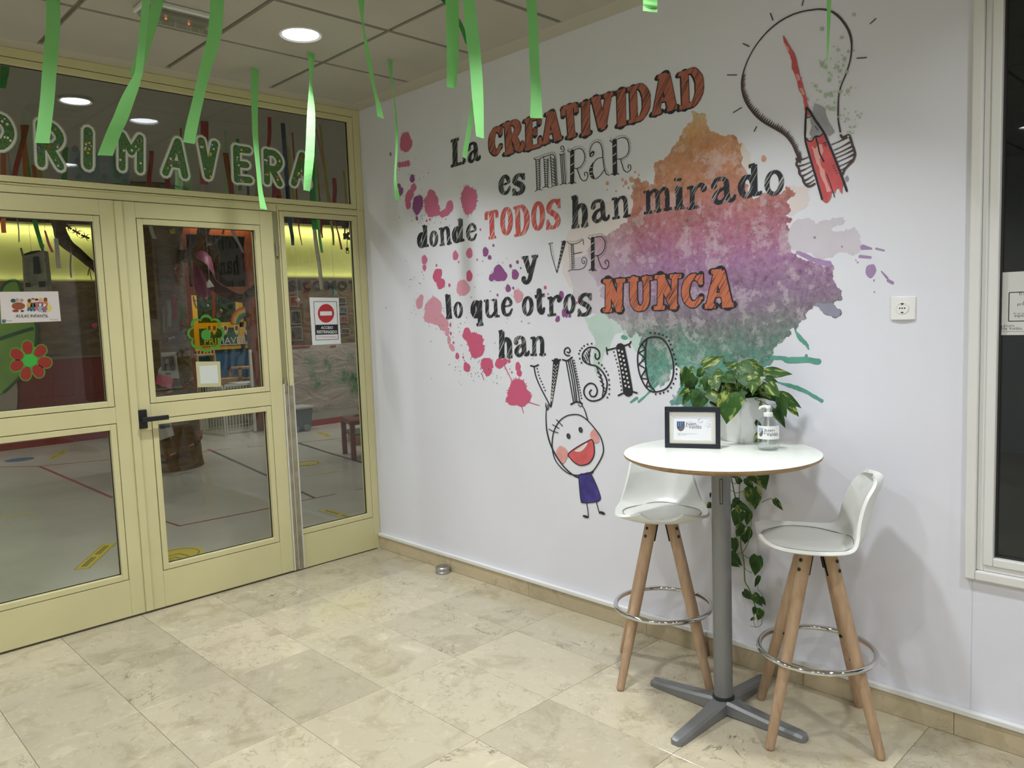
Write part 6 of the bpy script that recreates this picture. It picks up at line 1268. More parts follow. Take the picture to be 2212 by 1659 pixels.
PR = [('P', (-38, 359), (22, 370), (-28, 244)), ('R', (76, 356), (142, 366), (72, 260)), ('I', (176, 362), (204, 366), (176, 275)), ('M', (256, 365), (310, 372), (256, 284)), ('A', (352, 377), (404, 385), (358, 296)), ('V', (430, 382), (468, 390), (430, 298)), ('E', (504, 392), (544, 396), (502, 314)), ('R', (568, 395), (612, 402), (566, 322)), ('A', (631, 400), (668, 404), (634, 328))]
ordn = ['cut by the left edge of the picture', 'half covered by the leftmost crepe strip', 'on the transom glass, the only I', 'on the transom glass, the only M', 'between the letters M and V', 'on the transom glass, the only V', 'on the transom glass, the only E', 'between the letters E and A', 'last of the word, behind a twisted strip']
ASP[0] = 'door'
random.seed(31)
for (ch, p0, p1, p2), od_ in zip(PR, ordn):
    A_, B_, D_ = Wx(*p0), Wx(*p1), Wx(*p2); H_ = (D_-A_).length; sw_ = H_*.23
    if ch == 'I': sw_ = H_*.28
    mp = lambda x, z: A_+(B_-A_)*x+(D_-A_)*z
    t = thing('paper_letter', 'laminated floral paper letter %s, %s' % (ch, od_), 'letter', (GL, mp(.5, 0).x, mp(.5, 0).y), 'PRIMAVERA letters on the transom')
    S_ = [[mp(*p) for p in s] for s in capg(ch)]
    for nm, ex, dy, m_ in (('laminate', .022, 0, 'laminate'), ('white_border', .012, -.0006, 'white_card'), ('grass_print', -.010, -.0012, 'grass_print')):
        b = MB()
        for s in S_: stroke2(b, s, sw_+ex, dy, 4 if len(s) > 2 else 0, True, jit=.05 if ex < 0 else 0)
        o = build(nm, toX(union2d(b), GL), m_, t)
    fl_ = {k: MB() for k in ('flower_yellow', 'flower_pink', 'flower_red', 'flower_blue', 'flower_white')}
    for _ in range(15):
        s = random.choice(S_); i = random.randrange(len(s)-1); f = random.random(); p = s[i].lerp(s[i+1], f)+Vector((random.uniform(-1, 1), random.uniform(-1, 1)))*sw_*.25
        k = random.choice(('flower_yellow', 'flower_white', 'flower_white', 'flower_pink', 'flower_red', 'flower_blue')); disc(fl_[k], p, random.uniform(.0035, .0075), -.0018, 7)
    b = MB()
    for k, bb in fl_.items():
        if bb.v: b.use(k).add(bb.v, bb.f)
    build('flower_print', toX(b, GL), None, t)['kind'] = 'stuff'
# --- signs and stickers on the door glass
def gx(u, v, k=0): p = at(u, v, 0, GL); return Vector((GL+.0012+k*.0003, p.y, p.z))
def Q7(x, y_, k=0): return gx(x/7.213, 590+y_/7.213, k)
sg = thing('door_sign', 'white card reading AULAS INFANTIL on the left door glass', 'sign', gx(65, 665))
P_ = [Q7(-5, 292), Q7(905, 285), Q7(950, 748), Q7(20, 785)]
b = MB(); b.prism([p-Vector((.0011, 0, 0)) for p in P_], (.0011, 0, 0)); build('card', b, mat('sign_card', '#cfc8c4', .4), sg, bevel=.0003)
def el7(c, rx, ry, col, nm, k=1, n=14):
    b = MB(); b.poly([Q7(c[0]+rx*math.cos(2*PI*i/n), c[1]+ry*math.sin(2*PI*i/n), k) for i in range(n)]); return b, col, nm
pic = MB()
def pe(c, rx, ry, col, k=1, n=14): 
    nm = 'print_'+col.strip('#'); mat(nm, col, .6); pic.use(nm); pic.poly([Q7(c[0]+rx*math.cos(2*PI*i/n), c[1]+ry*math.sin(2*PI*i/n), k) for i in range(n)])
def pr_(pts, col, k=1): nm = 'print_'+col.strip('#'); mat(nm, col, .6); pic.use(nm); pic.poly([Q7(x, y_, k) for x, y_ in pts])
pe((205, 430), 42, 32, '#2e4a4a', 1); pe((265, 420), 30, 30, '#8d9a90', 2); pe((335, 425), 32, 28, '#b08a6a', 1); pe((285, 512), 106, 58, '#8a4a2c', 3); pe((240, 588), 52, 20, '#9c2f2a', 4); pe((345, 590), 26, 16, '#26382c', 4)
for (hx_, hy_, hr_, hc, bc, lc, by) in ((455, 430, 30, '#5a3420', '#c8962c', '#3a4a6a', 500), (512, 418, 30, '#d8b090', '#2c5a34', '#1f6a86', 505), (568, 424, 28, '#d8b090', '#b05a6c', '#b05a6c', 495), (633, 420, 34, '#c8a070', '#7a5a8a', '#7a5a8a', 490), (706, 412, 30, '#6a3c24', '#c07838', '#6a4a3a', 480)):
    pr_([(hx_-30, by-45), (hx_+30, by-45), (hx_+42, by+20), (hx_+26, by+30), (hx_-26, by+30), (hx_-42, by+20)], bc, 1); pr_([(hx_-24, by+30), (hx_+24, by+30), (hx_+34, by+90), (hx_+6, by+90), (hx_, by+50), (hx_-6, by+90), (hx_-34, by+90)], lc, 2); pe((hx_, hy_), hr_, hr_*1.05, hc, 3)
pe((568, 412), 28, 16, '#1c1814', 4); pe((512, 402), 28, 12, '#6a4a34', 4)
for (hx_, hy_, bc) in ((622, 492, '#8aa8a4'), (692, 500, '#8a5a7c'), (762, 482, '#d0c24a')):
    pr_([(hx_-18, hy_+20), (hx_+18, hy_+20), (hx_+44, hy_+70), (hx_+22, hy_+66), (hx_+30, hy_+115), (hx_, hy_+100), (hx_-30, hy_+115), (hx_-22, hy_+66), (hx_-44, hy_+70)], bc, 5); pe((hx_, hy_), 22, 24, '#cfc0b4', 6)
build('picture', pic, None, sg)
def tx7(t_, x0_, x1_, yb, yt, col, par_, k=7, Q=None, name='text', bold=0):
    Q = Q or Q7; A_, B_, D_ = Q(x0_, yb, k), Q(x1_, yb, k), Q(x0_, yt, k); b = MB(); put_text(b, t_, A_, (B_-A_).normalized(), (D_-A_).normalized(), w=(B_-A_).length, h=(D_-A_).length, bold=bold); return build(name, b, col, par_)
tx7('AULAS INFANTIL', 245, 752, 690, 642, 'print_black', sg); tx7('Juan de Valdés', 92, 188, 752, 735, 'print_black', sg); tx7('AULAS', 775, 895, 728, 716, 'print_black', sg)
crest(lambda x, z, k: Q7(30+55*x, 778-55*z, 7+k), 0, 1, 0, 1, sg)
def Q4(x, y_, k=0): return gx(560+x/4.146, 420+y_/4.146, k)
sg = thing('no_entry_sign', 'white ACCESO RESTRINGIDO notice with a red no-entry disc on the side pane', 'sign', Q4(590, 1130))
b = MB(); b.prism([p-Vector((.0011, 0, 0)) for p in (Q4(448, 922), Q4(710, 926), Q4(731, 1337), Q4(476, 1350))], (.0011, 0, 0)); build('sheet', b, 'sign_white', sg)
def q4p(b, pts, k): b.poly([Q4(x, y_, k) for x, y_ in pts])
b = MB()
for a_, c_ in (((487, 960), (692, 960)), ((692, 960), (707, 1296)), ((707, 1296), (506, 1305)), ((506, 1305), (487, 960))):
    dx, dy = c_[0]-a_[0], c_[1]-a_[1]; L_ = math.hypot(dx, dy); nx_, ny_ = -dy/L_*2.2, dx/L_*2.2; q4p(b, [(a_[0]+nx_, a_[1]+ny_), (c_[0]+nx_, c_[1]+ny_), (c_[0]-nx_, c_[1]-ny_), (a_[0]-nx_, a_[1]-ny_)], 1)
q4p(b, [(502, 1168), (701, 1164), (706, 1252), (505, 1258)], 1); build('black_band', b, 'print_black', sg)
b = MB(); q4p(b, [(597+73*math.cos(2*PI*i/36), 1065+84*math.sin(2*PI*i/36)) for i in range(36)], 1); build('red_disc', b, 'sign_red', sg)
b = MB(); q4p(b, [(543, 1048), (649, 1046), (651, 1083), (544, 1086)], 2); build('white_bar', b, 'sign_white', sg)
tx7('ACCESO', 552, 659, 1205, 1180, 'sign_white', sg, 2, Q4, bold=.02); tx7('RESTRINGIDO', 515, 696, 1245, 1217, 'sign_white', sg, 2, Q4, bold=.02); tx7('SÓLO PERSONAL AUTORIZADO', 525, 690, 1281, 1268, 'sign_red', sg, 2, Q4)
# red flower
fw_ = thing('flower_sticker', 'red and green flower suncatcher stuck to the left door glass', 'sticker', Q7(465, 1360))
pet = [((430, 1165), 0), ((622, 1220), 50), ((695, 1390), 95), ((590, 1525), 150), ((405, 1560), 190), ((262, 1440), 245), ((265, 1265), 298)]
b1, b2, b3 = MB(), MB(), MB()
for (cx, cy), dg in pet:
    a = math.atan2(cy-1360, cx-465)
    for bb, r1_, r2_, k in ((b1, 128, 100, 0), (b2, 112, 84, 1)):
        pts = []
        for i in range(18):
            t_ = 2*PI*i/18; x = math.cos(t_)*r1_; z = math.sin(t_)*r2_*(1+.18*math.cos(t_)); pts.append((cx+(x*math.cos(a)-z*math.sin(a))*.98, cy+(x*math.sin(a)+z*math.cos(a))*.98))
        bb.poly([Q7(*p, k) for p in pts])
b1.poly([Q7(465+250*math.cos(2*PI*i/24), 1360+225*math.sin(2*PI*i/24), -.5) for i in range(24)])
b3.poly([Q7(465+114*math.cos(2*PI*i/28), 1360+100*math.sin(2*PI*i/28), 2) for i in range(28)])
build('green_backing', b1, mat('green_film', '#4a8a34', .3), fw_); build('petals', b2, mat('red_film_solid', '#8a2418', .15, spec=.8), fw_); build('centre', b3, mat('green_disc', '#3aa33c', .4), fw_)
def Q5(x, y_, k=0): return gx(300+x/4.147, 460+y_/4.147, k)
fw_ = thing('flower_sticker', 'green rimmed yellow flower suncatcher on the door glass beside the tree trunk', 'sticker', Q5(600, 1080))
def scal(r, n=64, amp=.22): return [(600+r*(1+amp*(abs(math.cos(4*t_))**.6-.6))*math.cos(t_), 1080+r*(1+amp*(abs(math.cos(4*t_))**.6-.6))*math.sin(t_)) for t_ in [2*PI*i/n for i in range(n)]]
b = MB(); O_, I_ = scal(156), scal(134)
for i in range(64): j = (i+1) % 64; b.poly([Q5(*O_[i], 1), Q5(*O_[j], 1), Q5(*I_[j], 1), Q5(*I_[i], 1)])
b.poly([Q5(600+44*math.cos(2*PI*i/24), 1092+48*math.sin(2*PI*i/24), 2) for i in range(24)]); build('green_rim', b, mat('green_rim', '#3f8230', .3), fw_)
b = MB(); b.poly([Q5(*p, 0) for p in I_]); build('yellow_film', b, 'yellow_film', fw_)
tp = thing('taped_sheet', 'white square sheet fixed with masking tape low on the door glass', 'paper', Q5(620, 1440))
b = MB(); b.poly([Q5(508, 1332), Q5(727, 1330), Q5(737, 1556), Q5(525, 1562)]); build('masking_tape', b, mat('masking_tape', '#b9b48c', .6), tp)
b = MB(); b.poly([Q5(540, 1372, 1), Q5(700, 1362, 1), Q5(712, 1524, 1), Q5(552, 1530, 1)]); build('sheet', b, mat('sheet_pale', '#c9cfc8', .6), tp)
# ================================================================ CLASSROOM OBJECTS
def FXp(u, v, x): return at(u, v, 0, x)
rl = at(163, 218, 2, CZ-.014)
for k, (x, y) in enumerate(ROOM_LIGHTS):
    if k == 0: x, y = rl.x, rl.y
    o = downlight(x, y, CZ-.0145, 'bright classroom downlight seen through the transom above the first letter R' if k == 0 else 'added classroom downlight out of sight behind the partition head', group='classroom downlights')
# brown paper linings
def paper_sheet(name, x, y0, y1, z0, z1, m, label, cat, nx_=40, nz_=12, amp=.012, bulge=0):
    b = MB(); vs = []
    for i in range(nx_+1):
        for j in range(nz_+1):
            y_ = y0+(y1-y0)*i/nx_; z = z0+(z1-z0)*j/nz_; e_ = 0 if i in (0, nx_) or j in (0, nz_) else 1
            d = amp*(noise.noise(Vector((y_*2.2, z*5, x)))+.5*noise.noise(Vector((y_*6, z*11, x)))+.8)*e_
            vs.append((x+d, y_, z))
    n = nz_+1; b.add(vs, [(i*n+j, (i+1)*n+j, (i+1)*n+j+1, i*n+j+1) for i in range(nx_) for j in range(nz_)])
    return one(name, b, m, label, cat, (x, (y0+y1)/2, z0), smooth=180)
paper_sheet('paper_lining', XF+.004, -4.4, .99, 1.216, 2.262, 'kraft_paper', 'crumpled brown kraft paper lining above the red tiles in the classroom', 'paper', 70, 14, .014)
paper_sheet('paper_lining', XR+.004, 2.37, 5.9, 1.226, 2.232, 'kraft_paper', 'crumpled brown kraft paper banner with black capitals, seen through the side pane', 'paper', 50, 14, .012)
paper_sheet('paper_mural', XR+.014, 2.5, 4.4, .20, 1.21, 'crumpled_grey', 'crumpled grey paper with green painted grass below the brown banner', 'paper', 30, 16, .018)
# capitals on the banner
def Wr(u, v, k=0): p = at(u, v, 0, XR+.04); return Vector((XR+.04+k*.002, p.y, p.z))
def Q4r(x, y_, k=0): return Wr(560+x/4.146, 420+y_/4.146, k)
xs = {'S': (268, 330), 'I': (352, 372), 'C': (392, 465), 'O': (485, 572), 'M': (595, 690), 'O2': (705, 792), 'T': (806, 880)}
bl_ = thing('banner_lettering', 'black cut-out capitals PSICOMOT on the brown banner', 'lettering', Q4r(560, 860))
y0_ = Q4r(268, 862); zt = Q4r(268, 770).z
for k_l, (x0_, x1_) in xs.items():
    a_, c_ = Q4r(x0_, 862), Q4r(x1_, 862); b = MB(); 
    put_text(b, k_l[0], (a_.x, a_.y, y0_.z-(x0_-268)*.0), (0, 1, 0), (0, 0, 1), w=c_.y-a_.y, h=zt-y0_.z, bold=.035)
    o = build('capital', b, 'print_black', bl_); md = o.modifiers.new('t', 'SOLIDIFY'); md.thickness = .004
p_ = Q4r(268, 862); pw = Q4r(330, 862).y-p_.y
b = MB(); put_text(b, 'P', (p_.x, p_.y-pw*1.3, p_.z), (0, 1, 0), (0, 0, 1), w=pw, h=zt-y0_.z, bold=.035); build('capital', b, 'print_black', bl_)
mat('photo_dark', '#4a4238', .4, var=.6, vscale=22); mat('photo_red', '#7a4038', .4, var=.5, vscale=22); mat('photo_blue', '#4a5560', .4, var=.6, vscale=22); mat('photo_edge', '#a79f8c', .5)
for i, (x0_, x1_, ya_, yb_, m_, lab) in enumerate(((278, 355, 912, 1005, 'photo_red', 'reddish photo at the upper left of the banner'), (285, 380, 1042, 1165, 'photo_dark', 'dark photo with pale edge at the middle left of the banner'), (290, 390, 1186, 1310, 'photo_dark', 'lowest dark photo at the left of the banner'),
    (712, 778, 922, 978, 'photo_dark', 'topmost small photo right of the no-entry notice'), (722, 790, 1006, 1060, 'photo_blue', 'bluish small photo right of the no-entry notice'), (731, 797, 1090, 1150, 'photo_red', 'reddish small photo right of the no-entry notice'), (736, 812, 1203, 1250, 'photo_dark', 'lowest small photo right of the no-entry notice'))):
    A_, B_, D_ = Q4r(x0_, yb_), Q4r(x1_, yb_), Q4r(x0_, ya_); t = thing('photo_print', lab, 'photo', A_, 'photos on the brown banner')
    b = MB(); b.box(A_.x, A_.x+.002, A_.y, B_.y, A_.z, D_.z); build('photo_paper', b, 'photo_edge', t)
    b = MB(); e_ = .008; b.box(A_.x+.002, A_.x+.003, A_.y+e_, B_.y-e_, A_.z+e_, D_.z-e_); build('picture', b, m_, t)
# green painted grass
mat('green_paint_dab', '#3f9a42', .6); random.seed(5)
def dab(b, u, v, L, a, w_, mapf, k): 
    p0, p1 = mapf(u, v, k), mapf(u+L*math.cos(a), v+L*math.sin(a), k); d = (p1-p0).normalized(); n_ = Vector((0, -d.z, d.y))*w_; b.poly([p0-n_*.6, p1-n_*.2, p1+n_*.2, p0+n_*.8])
def Wg(u, v, k=0): p = at(u, v, 0, XR+.052); return Vector((XR+.052+k*.001, p.y, p.z))
b = MB()
for (u, v, su, sv, n, a0, L0) in ((668, 785, 12, 12, 34, -.6, 9), (678, 805, 8, 8, 22, 1.7, 9), (705, 778, 6, 12, 14, 1.2, 10), (690, 830, 12, 6, 26, 2.6, 10), (712, 790, 8, 14, 12, 1.3, 10), (742, 800, 8, 20, 24, 1.5, 11), (762, 812, 14, 12, 60, 1.4, 14), (770, 830, 10, 12, 40, 1.5, 16), (735, 820, 16, 8, 18, .2, 8), (686, 815, 30, 14, 14, 2.2, 7)):
    for _ in range(n): dab(b, random.gauss(u, su*.6), random.gauss(v, sv*.6), L0*random.uniform(.5, 1.3), a0+random.uniform(-.5, .5), .006, Wg, 0)
o = one('painted_grass', b, 'green_paint_dab', 'green finger-painted grass tufts on the grey paper, behind the side pane', 'painting', Wg(700, 850)); o['kind'] = 'stuff'
A_ = Wg(752, 778); b = MB(); put_text(b, 'PR', A_, (0, 1, 0), (0, 0, 1), w=.14, h=.11); one('painted_letters', b, mat('pale_green_paint', '#7c9c78', .6), 'faint green painted letters PR above the grass', 'lettering', A_)
b = MB()
for x0_, x1_, y_ in ((300, 460, 1372), (640, 688, 1362), (862, 888, 1356)):
    A_, B_ = Q4r(x0_, y_), Q4r(x1_, y_); b.box(XR+.03, XR+.034, A_.y, B_.y, A_.z-.012, A_.z+.012)
struct('trim_9', b, 'red_paint')
# --- tree trunk column of crumpled paper
p0 = at(366, 1021, 2, 0); dv = Vector((p0.x-CAMP.x, p0.y-CAMP.y, 0)).normalized(); TCn = p0+dv*.37; TD = (p0-CAMP).dot(fwd)
tree = thing('paper_tree', 'big crumpled brown paper tree wrapped round a column behind the open door pane', 'tree', TCn)
random.seed(9)
b = MB(); vs = []; nA, nZ = 56, 48
for j in range(nZ+1):
    z = 3.09*j/nZ; r_ = .37-.045*min(1, z/.9)-.02*min(1, z/2)+.10*max(0, (z-2.2)/.9)**2; cxs = -.02*z
    for i in range(nA):
        a = 2*PI*i/nA; d = .022*noise.noise(Vector((math.cos(a)*2.2, math.sin(a)*2.2, z*1.5)))+.014*noise.noise(Vector((math.cos(a)*6, math.sin(a)*6, z*4)))+.006*noise.noise(Vector((math.cos(a)*14, math.sin(a)*14, z*9)))
        vs.append(TCn+Vector((math.cos(a)*(r_+d), math.sin(a)*(r_+d), z)))
b.add(vs, [(j*nA+i, j*nA+(i+1) % nA, (j+1)*nA+(i+1) % nA, (j+1)*nA+i) for j in range(nZ) for i in range(nA)]); build('trunk', b, 'trunk_paper', tree, smooth=180)
def trp(u, v, out=.0):
    "point on the front of the trunk at a photo pixel"
    uc = 366-(1021-v)*.035; lat = (u-uc)/F_PX*TD; r_ = .345; back_ = r_-math.sqrt(max(.002, r_*r_-min(lat*lat, .1))); return deep(u, v, TD+back_-.035-out)
def branch(pts, rs, name='branch', depthf=None):
    P = [deep(u, v, d) for u, v, d in pts]; Q = smoothline([(p.x, p.y, p.z) for p in P], 7); R_ = [q.x for q in smoothline([(r, 0, 0) for r in rs], 7)]
    b = MB(); n = 14; b.tube(Q, R_, n)
    vs = []
    for v_ in b.v: 
        v_ = Vector(v_); nn = Vector((noise.noise(v_*7), noise.noise(v_*7+Vector((9, 0, 0))), noise.noise(v_*7+Vector((0, 9, 0)))))*.028; vs.append(v_+nn)
    b.v = vs; build(name, b, 'branch_paper', tree, smooth=180)
branch([(118, 440, TD-.3), (124, 474, TD-.3), (130, 505, TD-.2), (150, 530, TD-.15), (178, 556, TD-.1), (205, 578, TD-.05), (250, 615, TD+.1), (310, 660, TD+.35)], [.05, .062, .062, .062, .05, .045, .06, .08])
branch([(360, 560, TD+.3), (400, 548, TD+.05), (425, 560, TD-.1), (448, 590, TD-.2), (470, 622, TD-.25), (500, 640, TD-.3), (535, 640, TD-.35), (560, 622, TD-.4)], [.09, .05, .035, .04, .05, .05, .045, .05])
branch([(395, 560, TD+.1), (428, 525, TD), (440, 500, TD-.1), (452, 470, TD-.1)], [.05, .05, .06, .07])
branch([(448, 510, TD-.1), (462, 540, TD-.1), (465, 575, TD-.1), (470, 590, TD-.1)], [.03, .035, .03, .015])
# crumpled paper bark scraps at left
# paper chains: interlocking loops
CH = ['#3a6a42', '#b8a84a', '#9c3b33', '#b9b4a4', '#c8672e', '#b08a8c', '#34504e', '#8fa6a0']
for i, c_ in enumerate(CH): mat('link%d' % i, c_, .6)
MC['link_brown'] = mat('link_brown', '#4a2a22', .6)
def chain(pts, n, label, r=.030, w_=.020, cols=None, trunk=True, depth=None):
    P = [(trp(u, v, .03) if trunk else deep(u, v, depth)) for u, v in pts]; Q = smoothline([(p.x, p.y, p.z) for p in P], 8)
    t = thing('paper_chain', label, 'paper chain', Q[0]); ln = [0]
    for a_, c_ in zip(Q, Q[1:]): ln.append(ln[-1]+(c_-a_).length)
    for k in range(n):
        s_ = ln[-1]*(k+.5)/n; i = max(j for j in range(len(ln)) if ln[j] <= s_); i = min(i, len(Q)-2); p = Q[i].lerp(Q[i+1], (s_-ln[i])/max(1e-6, ln[i+1]-ln[i])); tg = (Q[i+1]-Q[i]).normalized()
        vv = (CAMP-p).normalized(); side = tg.cross(vv).normalized(); nr = vv if k % 2 else side; nr = (nr-tg*nr.dot(tg)).normalized(); up_ = nr.cross(tg); b = MB(); m = 12; vs = []
        for q_ in range(m):
            a = 2*PI*q_/m; c_ = p+tg*math.cos(a)*r*1.15+up_*math.sin(a)*r
            vs += [c_-nr*w_/2, c_+nr*w_/2]
        b.add(vs, [(2*q_, 2*((q_+1) % m), 2*((q_+1) % m)+1, 2*q_+1) for q_ in range(m)]); build('link', b, (cols or ['link%d' % j for j in range(8)])[(k*5+k//3) % (len(cols) if cols else 8)], t)
    return t
chain([(345, 992), (365, 985), (385, 975), (405, 965), (425, 956), (434, 946), (436, 930)], 17, 'coloured paper chain round the foot of the paper tree')
chain([(334, 858), (352, 852), (375, 842), (398, 832), (415, 818)], 11, 'coloured paper chain on the trunk just below the pink note')
chain([(330, 742), (348, 738), (370, 730), (395, 722), (412, 718)], 9, 'dark paper chain across the middle of the trunk')
chain([(352, 606), (368, 592), (380, 578), (392, 560), (402, 548)], 9, 'bright paper chain climbing the trunk towards the branches')
chain([(128, 470), (140, 484), (155, 495), (172, 505), (186, 512), (200, 514)], 8, 'dark red paper chain beside the left branch', .036, .02, ['link_brown', 'link2'], False, 8.0)
chain([(430, 492), (438, 520), (452, 528), (466, 520), (478, 510), (484, 494)], 9, 'small paper chain hanging among the branches at the pane top', .03, .02, None, False, 8.2)
# prints on the trunk
def tsheet(pts, m, label, name, cat, out=.035, extra=None):
    P = [trp(*p, out) for p in pts]; t = thing(name, label, cat, P[0]); b = MB(); b.poly(P); build('sheet', b, m, t)
    if extra:
        for q_, m_ in extra: b = MB(); b.poly([trp(*p, out+.004) for p in q_]); build('picture', b, m_, t)
    return t
tsheet([(339, 762), (381, 760), (387, 818), (342, 814)], mat('photo_white', '#b5b3a8', .5), 'white sheet with a dark portrait photo pinned to the paper trunk', 'portrait_print', 'photo', extra=[([(347, 771), (374, 769), (377, 800), (349, 801)], 'photo_dark'), ([(358, 776), (364, 776), (366, 786), (357, 786)], mat('photo_face', '#8a7a68', .5)), ([(358, 806), (369, 805), (369, 808), (358, 809)], 'print_black')])
tsheet([(340, 808), (375, 817), (370, 840), (336, 829)], mat('pink_note', '#c8566c', .6), 'pink note pinned askew on the trunk under the portrait', 'paper_note', 'note', .05)
tsheet([(340, 912), (368, 912), (377, 940), (342, 953)], MC['photo_white'], 'white sheet with pictures low on the trunk', 'picture_sheet', 'paper', extra=[([(344, 916), (366, 915), (367, 923), (345, 926)], 'photo_blue')])
# hanging strips
def strip(u0, v0, u1, v1, wpx, depth, m, label, group, name='crepe_strip', wend=None, up=True, thread=False):
    w1_ = wend if wend is not None else wpx; n = 5; E_l = []
    for i in range(n):
        f = i/(n-1); u = u0+(u1-u0)*f+1.0*math.sin(f*5+u0); v = v0+(v1-v0)*f; w_ = wpx+(w1_-wpx)*f; E_l.append((u-w_/2, u+w_/2, v))
    o = ribbon(E_l, depth, label, m, max(wpx, w1_)/F_PX*depth*1.15, up, name, group, CZ)
    if thread:
        b = MB(); p = Vector((0, 0, 0)); b.tube([p, Vector((0, 0, CZ-o.location.z))], .0012, 4); build('thread', b, 'crepe_white').parent = o
    return o
for i, (u, v0, v1, w_, m_) in enumerate(((326, 622, 690, 5, 'crepe_white'), (334, 625, 712, 7, 'crepe_white'), (345, 640, 705, 5, 'crepe_yellow'), (364, 648, 706, 7, 'crepe_white'), (376, 640, 690, 6, 'crepe_red'), (352, 660, 718, 3, 'crepe_white'), (392, 655, 690, 4, 'crepe_dkgreen'))):
    p = trp(u, v0, .04); strip(u, v0, u+3, v1, w_, (p-CAMP).dot(fwd), m_, '%s paper strip hanging on the trunk, %s from the left of the bunch' % (m_.split('_')[1].replace('dkgreen', 'green'), ('first', 'second', 'third', 'fifth', 'sixth', 'fourth', 'last')[i]), 'paper strips on the trunk', 'paper_strip', up=False)
G2 = 'crepe strips in the classroom seen through the transom'
for u0_, v0, u1_, v1, w_, d, m_, lab in ((57, 270, 32, 379, 9, 5.3, 'crepe_red', 'red crepe strip between the letters P and R behind the transom'), (73, 356, 75, 384, 7, 5.6, 'crepe_orange', 'orange strip tip under the first letter R'), (85, 362, 84, 386, 11, 5.4, 'crepe_yellow', 'yellow-green strip tip beside the orange one'),
    (142, 318, 138, 388, 10, 5.2, 'crepe_dkgreen', 'green crepe strip behind the foot of the first letter R'), (327, 326, 322, 402, 8, 5.8, 'crepe_red', 'thin red strip between the letters M and A'), (362, 384, 363, 406, 9, 5.5, 'crepe_red', 'short red strip tip under the letter A before V'), (390, 277, 390, 400, 3, 6.0, 'crepe_red', 'thread-thin red strip above the letter A before V'),
    (441, 262, 441, 398, 14, 5.0, 'crepe_red', 'broad red strip behind the letter V'), (488, 330, 500, 419, 10, 4.9, 'crepe_red', 'red strip between the letters V and E'), (514, 300, 519, 412, 6, 6.4, 'crepe_dkgreen', 'thin green strip behind the letter E'), (532, 369, 536, 422, 4, 5.8, 'crepe_blue', 'thin blue strip below the letter E'), (552, 384, 557, 422, 8, 5.6, 'crepe_yellow', 'ochre strip tip left of the second letter R'),
    (583, 253, 580, 320, 7, 5.9, 'crepe_red', 'red strip rising above the second letter R'), (590, 392, 592, 427, 7, 5.3, 'crepe_red', 'red strip tip under the second letter R, left one'), (600, 400, 602, 429, 10, 5.2, 'crepe_red', 'red strip tip under the second letter R, right one'), (617, 315, 631, 430, 12, 4.8, 'crepe_yellow', 'olive yellow strip before the last letter A'),
    (722, 385, 723, 438, 8, 5.0, 'crepe_red', 'red strip at the right end of the transom'), (742, 369, 749, 440, 4, 5.2, 'crepe_yellow', 'thin olive strip at the right end of the transom'), (10, 160, 2, 190, 14, 3.9, 'crepe_dkgreen', 'dark green strip at the left edge of the picture')):
    strip(u0_, v0, u1_, v1, w_, (at(u0_, v0, 2, CZ)-CAMP).dot(fwd) if v0 > 200 else d, m_, lab, G2, up=v0 < 200)
G3 = 'crepe strips in the classroom seen through the panes'
for u0_, v0, u1_, v1, w_, we, d, m_, lab in ((8, 455, 8, 503, 8, 8, 5.5, 'crepe_orange', 'brown-orange strip at the top left of the left door pane'), (72, 460, 90, 536, 8, 4, 6.2, 'crepe_dkgreen', 'green strip tapering behind the newspaper bag'), (96, 498, 113, 545, 1, 5, 6.2, 'crepe_pink', 'pink pointed strip right of the newspaper bag'), (120, 515, 128, 580, 5, 8, 6.0, 'crepe_white', 'grey strip hanging beside the left branch'),
    (62, 462, 57, 472, 7, 9, 5.8, 'crepe_orange', 'small orange strip end at the top of the left pane'), (37, 470, 42, 523, 1.5, 2, 6.4, 'crepe_white', 'thin pale string in the left pane'), (153, 545, 153, 600, 3, 3, 7.5, 'crepe_white', 'faint grey strip against the yellow wall'),
    (626, 466, 632, 530, 8, 4, 6.0, 'crepe_blue', 'dark blue strip at the left of the side pane'), (643, 468, 652, 530, 3, 1, 6.3, 'crepe_red', 'thin red strip in the side pane, beside the blue one'), (675, 430, 680, 496, 11, 11, 5.0, 'crepe_dkgreen', 'broad green strip above the newspaper roll in the side pane'), (687, 470, 695, 546, 6, 4, 5.6, 'crepe_green', 'light green strip right of the newspaper roll'),
    (692, 470, 697, 514, 5, 2, 5.8, 'crepe_red', 'red pointed strip behind the light green one'), (715, 473, 721, 530, 5, 3, 6.1, 'crepe_yellow', 'yellow strip in the middle right of the side pane'), (722, 475, 739, 539, 1.5, 4, 6.2, 'crepe_pink', 'pink pointed strip at the right of the side pane'), (500, 492, 524, 545, 8, 1, 6.2, 'crepe_white', 'cream pointed strip at the top right of the door pane'), (463, 635, 460, 690, 6, 5, 7.0, 'crepe_orange', 'orange strip hanging before the far window'), (417, 640, 424, 666, 3, 3, 7.6, 'crepe_white', 'white strip beside the trunk'), (322, 480, 334, 516, 6, 7, 6.5, 'crepe_white', 'pale strip at the top left of the door pane')):
    strip(u0_, v0, u1_, v1, w_, d, m_, lab, G3, wend=we, up=v0 < 480, thread=v0 >= 480)
